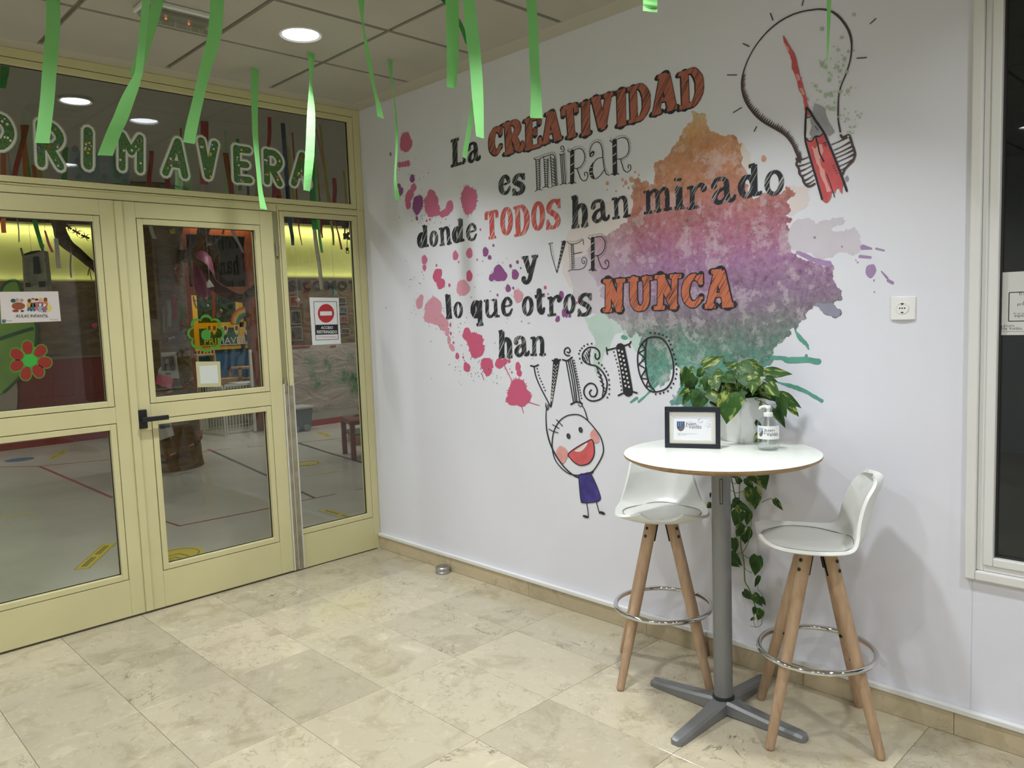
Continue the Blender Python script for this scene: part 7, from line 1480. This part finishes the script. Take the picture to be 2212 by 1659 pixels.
# newspaper roll in the side pane and newspaper bag in the left pane
mat('newsprint', '#a09f88', .8, var=.15, vscale=30); mat('newsprint_dark', '#77766a', .8, var=.3, vscale=30); mat('newsprint_pic', '#2d2d27', .7, var=.4, vscale=20)
b = MB(); Q = smoothline([tuple(deep(u, v, 5.6)) for u, v in ((679, 492), (683, 530), (690, 575), (695, 625))], 4); b.tube(Q, .020, 10, flat=.5); one('newspaper_strip', b, 'newsprint', 'long folded newspaper strip hanging in the side pane', 'newspaper', Q[0], smooth=60)
bg_ = thing('newspaper_bag', 'newspaper bag with a dark photo hanging in the left door pane', 'bag', deep(76, 625, 7.8))
def Qn(x, y_, d=7.8): return deep(x/8.296, 440+y_/8.296, d)
b = MB(); b.prism([Qn(395, 930), Qn(560, 900), Qn(740, 850), Qn(790, 840), Qn(860, 1480), Qn(840, 1570), Qn(430, 1580), Qn(415, 1300)], fwd*.07); build('bag_body', b, 'newsprint', bg_)
b = MB(); b.poly([Qn(425, 900, 7.79), Qn(560, 850, 7.79), Qn(700, 836, 7.79), Qn(745, 850, 7.79), Qn(640, 885, 7.79), Qn(430, 930, 7.79)]); b.poly([Qn(590, 950, 7.785), Qn(690, 945, 7.785), Qn(730, 1250, 7.785), Qn(600, 1265, 7.785)]); b.poly([Qn(690, 1400, 7.785), Qn(810, 1385, 7.785), Qn(820, 1490, 7.785), Qn(700, 1500, 7.785)]); b.poly([Qn(450, 1420, 7.785), Qn(540, 1415, 7.785), Qn(545, 1490, 7.785), Qn(455, 1495, 7.785)]); build('bag_picture', b, 'newsprint_pic', bg_)
b = MB()
for r_ in range(14):
    for c_ in range(2):
        if 1 < r_ < 9 and c_ == 1: continue
        b.poly([Qn(435+c_*110+r_*1.5, 985+r_*36, 7.787), Qn(525+c_*110+r_*1.5, 978+r_*36, 7.787), Qn(526+c_*110+r_*1.5, 992+r_*36, 7.787), Qn(436+c_*110+r_*1.5, 999+r_*36, 7.787)])
build('bag_print', b, 'newsprint_dark', bg_)
for (x0_, y0_, x1_, y1_) in ((375, 795, 410, 940), (740, 725, 760, 860), (775, 730, 765, 860)):
    b = MB(); b.tube([Qn(x0_, y0_, 7.8), Qn(x1_, y1_, 7.8)], .010, 6); build('handle_strip', b, 'crepe_white', bg_)
b = MB(); b.tube([Qn(565, 880), Qn(560, 880)+Vector((0, 0, 3.08-Qn(560, 880).z))], .0012, 4); build('string', b, 'crepe_white', bg_)
# red bow on the branch
b = MB(); b.tube(smoothline([tuple(deep(u, v, TD-.2)) for u, v in ((190, 595), (192, 583), (197, 578), (203, 580), (204, 586))], 3), .011, 6, flat=.4); b.tube(smoothline([tuple(deep(u, v, TD-.2)) for u, v in ((193, 578), (195, 590), (198, 605))], 3), .008, 6, flat=.4); one('ribbon_bow', b, mat('bow_red', '#8a2a22', .6), 'dark red ribbon tied at the end of the left branch', 'ribbon', smooth=60)
# green paper leaf and white body on the left wall
def Wl(u, v, k=0): p = at(u, v, 0, XF+.05); return Vector((XF+.05+k*.004, p.y, p.z))
def Q2(x, y_): return (x/2.765, 400+y_/2.765)
lf_ = thing('paper_leaf', 'huge green painted paper leaf on the classroom wall at the left edge', 'paper leaf', Wl(*Q2(60, 1200)))
out_ = [(-60, 700), (0, 640), (30, 588), (80, 568), (112, 585), (135, 660), (175, 740), (205, 800), (218, 860), (212, 960), (190, 1040), (140, 1120), (70, 1195), (20, 1240), (-60, 1280), (-200, 1200), (-220, 900)]
b = MB(); P_ = [Wl(*Q2(*p)) for p in out_]; b.prism([p-Vector((.004, 0, 0)) for p in P_], (.004, 0, 0)); build('blade', b, mat('leaf_paint', '#7aa345', .6, var=.12, vscale=4), lf_)
b = MB()
def ll(pts, w_):
    Pq = smoothline([tuple(Wl(*Q2(*p), 1)) for p in pts], 5)
    for a_, c_ in zip(Pq, Pq[1:]):
        d = (c_-a_).normalized(); n_ = Vector((0, -d.z, d.y))*w_/2; b.poly([a_-n_, c_-n_, c_+n_, a_+n_])
ll(out_[1:14], .035); ll([(-60, 945), (0, 918), (80, 890), (150, 868), (200, 855)], .045); build('vein', b, mat('leaf_dark', '#2c5a34', .6), lf_)
b = MB(); b.poly([Wl(*Q2(*p)) for p in ((-80, 1290), (20, 1245), (75, 1200), (98, 1170), (106, 1230), (104, 1300), (95, 1370), (40, 1420), (-80, 1440))]); one('paper_cutout', b, mat('cutout_white', '#9d9282', .7), 'pale rounded paper cut-out below the green leaf', 'paper cut-out', Wl(*Q2(0, 1440)))
b = MB(); b.poly([Wl(*Q2(*p)) for p in ((548, 828), (575, 820), (584, 836), (572, 854), (550, 848))]); one('pink_note', b, 'pink_note', 'tiny pink note on the brown paper beside the door stile', 'note', Wl(*Q2(560, 850)))
# floor tapes and dots
def fp(u, v, z=.0012): return at(u, v, 2, z)
mat('tape_black', '#2a2d2b', .6); mat('tape_red', '#8f3a34', .6); mat('tape_yellow', '#c6b43c', .5); mat('dot_blue', '#4a6290', .5)
def tape(pts, w_, m, label):
    b = MB()
    for a_, c_ in zip(pts, pts[1:]):
        A_, B_ = fp(*a_), fp(*c_); d = (B_-A_).normalized(); n_ = Vector((-d.y, d.x, 0))*w_/2; b.prism([A_-n_, B_-n_, B_+n_, A_+n_], (0, 0, .0006))
    return one('floor_tape', b, m, label, 'tape', fp(*pts[0], 0), 'tape lines on the classroom floor')
tape([(450, 970), (458, 974)], .035, 'tape_red', 'short red end of the dark floor line right of the trunk'); tape([(458, 974), (578, 1028)], .035, 'tape_black', 'dark diagonal line on the floor behind the door')
tape([(340, 1118), (357, 1126), (387, 1136), (580, 1098)], .022, 'tape_red', 'thin red angle line on the floor inside the door'); tape([(-30, 1009), (85, 1007), (236, 993)], .02, 'tape_red', 'thin red line along the far floor at the left'); tape([(85, 1007), (243, 1075)], .035, 'tape_red', 'red diagonal line on the floor at the left')
tape([(645, 957), (700, 975), (788, 1001)], .035, 'tape_black', 'dark line passing under the red table'); tape([(650, 1062), (680, 1076)], .03, 'tape_black', 'short dark line in the side pane'); tape([(650, 1082), (680, 1076), (725, 1067)], .018, 'tape_red', 'thin red line meeting the short dark line'); tape([(645, 956), (755, 945)], .018, 'tape_red', 'faint red line near the grey bin'); tape([(769, 1058), (790, 1054)], .015, 'tape_red', 'short red dash at the right of the side pane'); tape([(432, 976), (496, 969)], .015, 'tape_red', 'faint red line right of the trunk foot'); tape([(535, 966), (570, 962)], .015, 'tape_red', 'faint short line near the door hinge side')
def strip_tape(a_, c_, w_, label, marks=9, th=.001):
    A_, B_ = fp(*a_), fp(*c_); d = (B_-A_).normalized(); n_ = Vector((-d.y, d.x, 0))*w_/2; L_ = (B_-A_).length
    t = thing('floor_sticker', label, 'sticker', A_); b = MB(); b.prism([A_-n_, B_-n_, B_+n_, A_+n_], (0, 0, .0006)); build('tape', b, 'tape_yellow', t); b = MB()
    up_ = Vector((0, 0, .0009)); 
    for k in range(marks*2):
        f = (k+.3)/(marks*2); 
        for s_ in (-.92, .78): p = A_+d*L_*f+n_*s_+up_; b.poly([p, p+d*L_*.022, p+d*L_*.03+n_*.13, p+d*L_*.008+n_*.13])
    for g in range(2):
        for s_ in (-.28, .1):
            p = A_+d*L_*(.08+.47*g)+n_*s_+up_
            for k in range(7): q_ = p+d*L_*.052*k; b.poly([q_, q_+d*L_*.036, q_+d*L_*.036+n_*.26, q_+n_*.26])
    build('print', b, 'print_black', t)
strip_tape((176, 1229), (237, 1174), .10, 'yellow warning strip with black print on the floor inside the left door'); strip_tape((697, 1101), (775, 1124), .085, 'yellow warning strip on the floor inside the side pane'); strip_tape((108, 992), (142, 973), .09, 'small yellow warning strip on the far floor at the left'); strip_tape((687, 933), (713, 943), .09, 'small yellow warning strip near the grey bin')
def dashes(a_, c_, label, n=14):
    b = MB(); random.seed(int(a_[0]))
    for k in range(n):
        f0, f1 = k/n, (k+random.uniform(.5, .9))/n; A_, B_ = fp(a_[0]+(c_[0]-a_[0])*f0, a_[1]+(c_[1]-a_[1])*f0), fp(a_[0]+(c_[0]-a_[0])*f1, a_[1]+(c_[1]-a_[1])*f1)
        d = (B_-A_).normalized(); n_ = Vector((-d.y, d.x, 0))*.022; b.prism([A_-n_, B_-n_, B_+n_, A_+n_], (0, 0, .0006))
    one('floor_tape', b, 'tape_yellow', label, 'tape', fp(*a_, 0), 'tape lines on the classroom floor')
dashes((-20, 1122), (84, 1106), 'worn yellow dashed line on the floor inside the left door'); dashes((652, 1029), (758, 1013), 'worn yellow dashed line below the yellow dot'); dashes((535, 985), (578, 979), 'worn yellow dashes near the middle of the floor', 7)
def dot(u, v, r, m, label, pr=True):
    c_ = fp(u, v, .0); t = thing('floor_dot', label, 'sticker', c_); b = MB(); b.lathe(c_, [(0, .0006), (r, .0006), (r, .0014), (0, .0014)], 36); build('disc', b, m, t)
    if pr:
        b = MB(); b.torus(c_+Vector((0, 0, .0016)), r*.80, .005, 36, 4)
        dd = Vector((-.8, .6, 0)); nn = Vector((-.6, -.8, 0))
        for s_ in (-.38, .10):
            for sg_ in (-1, 1): p = c_+dd*r*s_+Vector((0, 0, .0018)); q_ = p-dd*r*.42+nn*sg_*r*.5; w_ = dd*.012; b.poly([p-w_, p+w_, q_+w_, q_-w_])
        build('print', b, mat('dot_print', '#8a7a2c', .6), t)
dot(385, 1198, .17, 'tape_yellow', 'yellow round floor sticker with arrows just inside the door'); dot(665, 1002, .15, 'tape_yellow', 'yellow round floor sticker seen through the side pane'); dot(42, 993, .16, 'dot_blue', 'blue round floor sticker near the red wall', False)
# grey bin with wheels
BX, BY = -5.78, 2.56
bn = thing('storage_bin', 'grey wheeled plastic tub with a pale lid by the far wall', 'bin', (BX, BY, 0))
b = MB(); vs = []
for z, hx_, hy_ in ((.03, .13, .17), (.33, .16, .20)):
    for sx_, sy_ in ((-1, -1), (1, -1), (1, 1), (-1, 1)): vs.append((BX+sx_*hx_, BY+sy_*hy_, z))
b.add(vs, [(3, 2, 1, 0), (4, 5, 6, 7), (0, 1, 5, 4), (1, 2, 6, 5), (2, 3, 7, 6), (3, 0, 4, 7)]); build('tub', b, mat('bin_grey', '#5f6a6c', .5), bn, bevel=.012)
b = MB(); b.box(BX-.175, BX+.175, BY-.215, BY+.215, .33, .365); build('lid', b, mat('bin_lid', '#b4b4aa', .5), bn, bevel=.01)
for sy_ in (-.09, .09):
    b = MB(); b.lathe((BX+.135, BY+sy_, .052), [(0, 0), (.05, 0), (.05, .03), (.03, .034), (0, .034)], 20, (1, 0, 0)); build('wheel', b, mat('wheel_grey', '#7c8585', .5), bn, smooth=40)
# red side table
A_ = Vector((-3.06, 1.77, 0)); eX = Vector((-.45, .17, 0)).normalized(); eY = Vector((.17, .45, 0)).normalized()
st_ = thing('side_table', 'low square dark red side table behind the side pane', 'table', A_+(eX+eY)*.24)
b = MB(); obox(b, A_, eX, eY, (0, 0, 1), -.03, .51, -.03, .51, .40, .45); build('tabletop', b, mat('table_red', '#7c2f2c', .35), st_, bevel=.004)
for i in (0, 1):
    for j in (0, 1): b = MB(); obox(b, A_, eX, eY, (0, 0, 1), -.028+.484*i, .026+.484*i, -.028+.484*j, .026+.484*j, 0, .40); build('leg', b, 'table_red', st_, bevel=.003)
# little plant pots and pallet with turf
pp = at(778, 885, 0, -3.1); vpos = Vector((-3.1, pp.y+.02, .45)); vt = thing('flower_pot', 'small pot with an orange flower on the red side table', 'plant', vpos)
b = MB(); b.lathe(vpos, [(0, 0), (.022, 0), (.028, .045), (.024, .045), (0, .04)], 16); build('pot', b, 'bin_lid', vt, smooth=40)
b = MB(); b.tube([vpos+Vector((0, 0, .04)), vpos+Vector((-.01, -.015, .085))], .005, 6); build('stem', b, 'leaf_paint', vt)
for k in range(6):
    a = k*PI/3; b = MB(); c_ = vpos+Vector((-.01, -.015, .08)); b.poly([c_, c_+Vector((.02*math.cos(a)-.012*math.sin(a), .02*math.sin(a)+.012*math.cos(a), .035)), c_+Vector((.04*math.cos(a), .04*math.sin(a), .05)), c_+Vector((.02*math.cos(a)+.012*math.sin(a), .02*math.sin(a)-.012*math.cos(a), .035))]); build('petal', b, 'crepe_orange', vt)
b = MB(); c_ = vpos+Vector((0, -.03, .03)); b.poly([c_, c_+Vector((.02, -.04, .03)), c_+Vector((0, -.09, .01)), c_+Vector((-.02, -.04, .0))]); build('leaf', b, 'leaf_paint', vt)
pb = at(764, 962, 2, 0); pl = thing('pallet', 'small wooden pallet topped with artificial turf right of the red table', 'pallet', pb+Vector((-.2, .5, 0))); ux = Vector((.93, -.36, 0)).normalized(); uy = Vector((.36, .93, 0)).normalized()
for k in range(5): b = MB(); obox(b, pb, ux, uy, (0, 0, 1), -.50+.11*k, -.41+.11*k, 0, .8, .10, .12); build('board', b, 'toy_wood', pl)
for k in range(3): b = MB(); obox(b, pb, ux, uy, (0, 0, 1), -.48, 0, .02+.35*k, .10+.35*k, 0, .10); build('block', b, 'toy_wood', pl)
b = MB(); obox(b, pb, ux, uy, (0, 0, 1), -.50, .03, -.02, .8, .12, .145); build('turf', b, mat('turf', '#3f5a34', .9, var=.3, vscale=60, bump=.6, bscale=120), pl)
# hanging toy pulleys
pu = thing('hanging_pulley', 'dark red pulley toys with hooks hanging at the top right of the side pane', 'pulley', Q4(790, 240)); mat('pulley_dark', '#3c1f1c', .5)
def hp(x, y_): return deep(560+x/4.146, 420+y_/4.146, 6.2)
b = MB(); b.box(0, 0, 0, 0, 0, 0); b = MB(); b.tube([hp(768, 180), hp(768, 250)], .02, 8); b.tube([hp(768, 235), hp(768, 300)], .026, 10); b.tube([hp(768, 300), hp(766, 350)], .006, 6); b.tube([hp(766, 350), hp(766, 392)], [.016, .010], 10); b.tube([hp(752, 396), hp(780, 396)], .006, 6)
build('pulley_block', b, 'pulley_dark', pu, smooth=50)
b = MB(); b.tube([hp(812, 180), hp(812, 340)], .008, 8); b.torus(hp(812, 372), .022, .012, 20, 8, rgt.cross(upv)); b.tube([hp(796, 392), hp(826, 392)], .006, 6); build('pulley_wheel', b, 'pulley_dark', pu, smooth=50)
b = MB(); b.tube([hp(787, 300), hp(787, 480)], .003, 5); b.tube([hp(787, 478), hp(787, 500)], .012, 8); b.torus(hp(791, 515), .011, .003, 16, 6, rgt.cross(upv)); build('hook', b, 'pulley_dark', pu, smooth=50)
# folded cards and tags hanging
def card(pts, d, m, label, name='hanging_card'):
    P = [deep(u, v, d+(0.03 if i % 2 else 0)) for i, (u, v) in enumerate(pts)]; b = MB(); b.poly(P) if len(P) < 5 else None
    if len(P) == 6: b.add(P, [(0, 1, 2, 5), (2, 3, 4, 5)])
    c_ = sum(P, Vector())/len(P); top = max(P, key=lambda p: p.z); b.tube([top, Vector((top.x, top.y, CZ-.01))], .0009, 4); return one(name, b, m, label, 'card', top, 'folded cards hanging on threads')
card([(445, 612), (451, 604), (452, 603), (463, 619), (452, 613), (448, 622)], 6.4, 'paper_white', 'white folded card hanging by the branch in the door pane')
card([(713, 632), (722, 623), (730, 633), (720, 640)], 6.0, mat('card_mint', '#8fa89c', .6), 'mint green card hanging over the brown banner'); card([(637, 648), (643, 642), (649, 647), (643, 653)], 6.0, 'paper_white', 'small white card hanging at the left of the side pane')
card([(366, 496), (378, 492), (379, 504), (369, 506)], 7.5, 'crepe_yellow', 'small yellow and black card at the top of the door pane')
b = MB(); c_ = deep(437, 590, TD+1.6); n = 20
for i in range(1): b.lathe(c_, [(0, -.33), (.08, -.27), (.14, -.12), (.15, .05), (.12, .2), (.06, .27), (0, .29)], 20); b.tube([c_+Vector((0, 0, .28)), Vector((c_.x, c_.y, CZ))], .0015, 4)
one('balloon', b, mat('balloon_pink', '#7c3a54', .5), 'dusky pink balloon hanging before the dark fanlight', 'balloon', c_, smooth=60)
for i, (u, v, r_, m_, lab) in enumerate(((444, 646, 3.4, 'pink_note', 'pink paper drop hanging before the far window'), (421, 648, 4, 'paper_white', 'white paper ball beside the trunk'), (449, 660, 2.4, 'paper_white', 'tiny white disc hanging before the far window'), (477, 672, 4, 'photo_edge', 'grey paper oval hanging before the far window'), (471, 681, 4.5, 'photo_edge', 'lower grey paper oval before the far window'))):
    c_ = deep(u, v, 9.6); R_ = r_/F_PX*9.6; b = MB(); b.lathe(c_, [(0, -R_*1.2), (R_*.7, -R_*.7), (R_, 0), (R_*.7, R_*.7), (0, R_*1.2)], 12); b.tube([c_+Vector((0, 0, R_)), Vector((c_.x, c_.y, CZ-.01))], .001, 4); one('hanging_ornament', b, m_, lab, 'ornament', c_, 'small paper ornaments by the far window', smooth=60)
# far room: window dressing
def F9(u, v, k=0): return at(u, v, 0, -9.235+k*.004)
rb = thing('rainbow_cutout', 'paper rainbow stuck on the far window', 'cut-out', F9(522, 700))
for k, c_ in enumerate(('#b0463c', '#c8863c', '#b8b04a', '#4a8a5a', '#5a6a9a')):
    b = MB(); r_o = .30-.035*k; ctr = F9(532, 698); P_ = []
    m = 18
    for i in range(m): 
        a0_, a1_ = PI*i/m, PI*(i+1)/m; q0, q1_ = r_o, r_o-.034
        b.poly([(ctr.x+.0, ctr.y+math.cos(a0_)*q0, ctr.z+math.sin(a0_)*q0), (ctr.x, ctr.y+math.cos(a1_)*q0, ctr.z+math.sin(a1_)*q0), (ctr.x, ctr.y+math.cos(a1_)*q1_, ctr.z+math.sin(a1_)*q1_), (ctr.x, ctr.y+math.cos(a0_)*q1_, ctr.z+math.sin(a0_)*q1_)])
    build('arc', b, mat('arc%d' % k, c_, .6), rb)
bt_ = thing('bunting', 'row of small picture pennants across the yellow window frame', 'bunting', F9(480, 705))
for k, u in enumerate((452, 463, 487, 511, 533)):
    P_ = [F9(u-6, 702), F9(u+6, 703), F9(u+5, 715), F9(u, 724), F9(u-5, 715)]; b = MB(); b.poly(P_); pn = build('pennant', b, mat('pennant_cream', '#cfc08a', .6), bt_)
    b = MB(); b.poly([F9(u-3, 704, 1), F9(u+3, 704, 1), F9(u+3, 713, 1), F9(u-3, 713, 1)]); build('picture', b, 'photo_red', pn)
A_ = F9(442, 745); b = MB(); b2_ = F9(546, 744); put_text(b, 'PRIMAVERA', A_, (0, 1, 0), (0, 0, 1), w=b2_.y-A_.y, h=.115); wl_ = one('window_lettering', b, mat('window_white', '#c9ccd6', .5), 'white letters PRIMAVERA along the bottom of the far window', 'lettering', A_)
b = MB(); b.box(-9.24, -9.23, A_.y-.05, b2_.y+.05, A_.z-.02, A_.z-.008); one('window_ribbon', b, 'window_white', 'white edging strip under the window letters', 'ribbon')
# garden foliage outside the far window
random.seed(77); b = MB()
for _ in range(9000):
    y_ = random.uniform(1.2, 7.5); z = random.uniform(-.3, 4.2); x = -11.2-random.random()*1.6-.5*noise.noise(Vector((y_*.8, z*.8, 3)))*2
    s_ = random.uniform(.05, .13); a_, c_ = Vector((random.gauss(0, 1), random.gauss(0, 1), random.gauss(0, 1))).normalized(), Vector((random.gauss(0, 1), random.gauss(0, 1), random.gauss(0, 1))).normalized(); c_ = a_.cross(c_).normalized(); p = Vector((max(-13.3, x), y_, z)); b.poly([p-a_*s_, p-c_*s_*.5, p+a_*s_, p+c_*s_*.5])
hd = one('garden_tree', b, mat('garden_leaf', '#3f6b40', .6, var=.5, vscale=3), 'dense green tree outside the far window', 'tree', (-12, 4, 0)); hd['kind'] = 'stuff'
b = MB(); vs = []; 
for i in range(41):
    for j in range(21):
        y_ = -.5+9.0*i/40; z = -.2+5.4*j/20; vs.append((-14.6-.7*noise.noise(Vector((y_*.9, z*.9, 1)))-.25*noise.noise(Vector((y_*3, z*3, 4))), y_, z))
b.add(vs, [(i*21+j, (i+1)*21+j, (i+1)*21+j+1, i*21+j+1) for i in range(40) for j in range(20)]); one('garden_hedge', b, mat('hedge_green', '#4a6f4c', .8, var=.5, vscale=5, bump=.8, bscale=9), 'tall dark hedge behind the garden tree outside the far window', 'hedge', (-14.6, 4, -.2), smooth=60)
b = MB(); b.box(-16, -9.45, -1, 9, -.3, -.2); struct('ground', b, mat('lawn', '#4a5c38', .9))
# far room furniture
sh = thing('toy_shelf', 'low pale wooden toy shelf against the blue wall', 'shelf', at(442, 800, 0, -9.1)); A_, B_ = at(420, 766, 0, -9.0), at(461, 766, 0, -9.0)
zt = A_.z; b = MB(); b.box(-9.25, -8.9, A_.y, B_.y, zt-.03, zt); b.box(-9.25, -8.9, A_.y, B_.y, .35, .38); b.box(-9.25, -8.9, A_.y, A_.y+.03, 0, zt-.03); b.box(-9.25, -8.9, B_.y-.03, B_.y, 0, zt-.03); build('carcass', b, 'toy_wood', sh, bevel=.004)
b = MB(); b.box(-9.24, -9.1, A_.y+.03, B_.y-.03, .40, zt-.06); build('box', b, mat('box_green', '#24402c', .6), sh)
b = MB()
for k in range(6): b.lathe((-9.05, A_.y+.07+.06*k, zt), [(0, 0), (.018, 0), (.016, .05), (0, .06)], 10)
build('toy_row', b, 'toy_wood', sh)
wt = thing('work_bench', 'small wooden toy workbench right of the shelf', 'bench', at(523, 820, 0, -8.6)); A_, B_ = at(506, 800, 0, -8.6), at(537, 800, 0, -8.6)
z1_, z2_ = at(510, 793, 0, -8.6).z, at(510, 815, 0, -8.6).z
b = MB(); b.box(-8.8, -8.4, A_.y, B_.y+.2, z1_-.03, z1_); b.box(-8.8, -8.4, A_.y, B_.y+.2, z2_-.03, z2_); build('shelf', b, 'toy_wood', wt)
for yy in (A_.y, B_.y+.16):
    for xx in (-8.8, -8.44): b = MB(); b.box(xx, xx+.04, yy, yy+.04, 0, z1_); build('leg', b, 'toy_wood', wt)
cb_ = at(520, 838, 0, -8.0); b = MB(); zc_ = at(520, 826, 0, -8.0).z
ct = thing('white_table', 'little white child table under the workbench', 'table', (cb_.x, cb_.y, 0)); b.box(-8.2, -7.8, cb_.y-.12, cb_.y+.35, zc_-.03, zc_); build('tabletop', b, 'white_trim', ct)
for yy in (-.10, .30):
    for xx in (-8.18, -7.86): b = MB(); b.box(xx, xx+.04, cb_.y+yy, cb_.y+yy+.04, 0, zc_-.03); build('leg', b, 'white_trim', ct)
b = MB(); q_ = at(487, 835, 0, -8.5); b.box(-8.7, -8.4, q_.y-.18, q_.y+.18, 0, at(487, 820, 0, -8.5).z+.02); one('cardboard_box', b, mat('ochre_box', '#b08a44', .7), 'ochre box standing on the floor before the blue wall', 'box', (-8.55, q_.y, 0), bevel=.004)
# baby gates
def gate(a_, c_, htop, nb, label, rail=True):
    A_, B_ = at(*a_, 2, 0), at(*c_, 2, 0); X_ = (B_-A_); L_ = X_.length; X_.normalize(); N_ = Vector((-X_.y, X_.x, 0)); t = thing('baby_gate', label, 'gate', A_)
    b = MB(); obox(b, A_, X_, N_, (0, 0, 1), 0, L_, -.012, .012, .012, .035); build('bottom_rail', b, 'white_trim', t)
    b = MB(); obox(b, A_, X_, N_, (0, 0, 1), 0, L_, -.012, .012, htop-.03, htop); build('top_rail', b, 'white_trim', t)
    for k in range(nb+1):
        p = A_+X_*L_*k/nb; r_ = .012 if k in (0, nb) else .0065; b = MB(); b.tube([p+Vector((0, 0, .0 if k in (0, nb) else .03)), p+Vector((0, 0, htop-.02))], r_, 8); build('bar', b, 'white_trim', t, smooth=60)
gate((434, 936), (487, 942), .72, 9, 'white baby gate swung open beside the paper tree'); gate((492, 938), (558, 930), .72, 10, 'white baby gate closing the timber doorway')
b = MB(); q_ = at(512, 920, 0, -7.2); b.box(-7.25, -7.2, 1.9, 2.6, .02, .62); one('play_panel', b, mat('panel_grey', '#97948c', .5, var=.15, vscale=7), 'grey play panel standing behind the baby gate', 'panel', (-7.2, 2.2, 0), bevel=.004)
b = MB(); A_ = at(546, 850, 0, -6.22); b.box(-6.24, -6.20, A_.y-.015, A_.y+.015, .02, at(545, 755, 0, -6.22).z); one('white_post', b, 'white_trim', 'slim white post at the right of the timber doorway', 'post', (-6.22, A_.y, 0))
# pale blue sheet with dots behind the transom
def G0(x, y_, k=0): p = at(x/2.765, y_/2.765, 0, -.036); return Vector((-.036+k*.0004, p.y, p.z))
bs = thing('dotted_sheet', 'pale blue paper sheet with round dots behind the letters I and M', 'paper', G0(590, 1100)); b = MB(); b.poly([G0(412, 890), G0(770, 930), G0(779, 1102), G0(415, 1070)]); build('sheet', b, mat('sheet_blue', '#8b949a', .6), bs)
b = MB()
for x, y_, r_ in ((448, 890, 20), (620, 905, 20), (560, 925, 18), (470, 1055, 20), (625, 1055, 18), (748, 1085, 20), (700, 1045, 24), (460, 960, 16)):
    b.poly([G0(x+r_*math.cos(2*PI*i/16), y_+r_*math.sin(2*PI*i/16), 1) for i in range(16)])
build('dot', b, mat('dot_grey', '#767d7f', .5), bs)
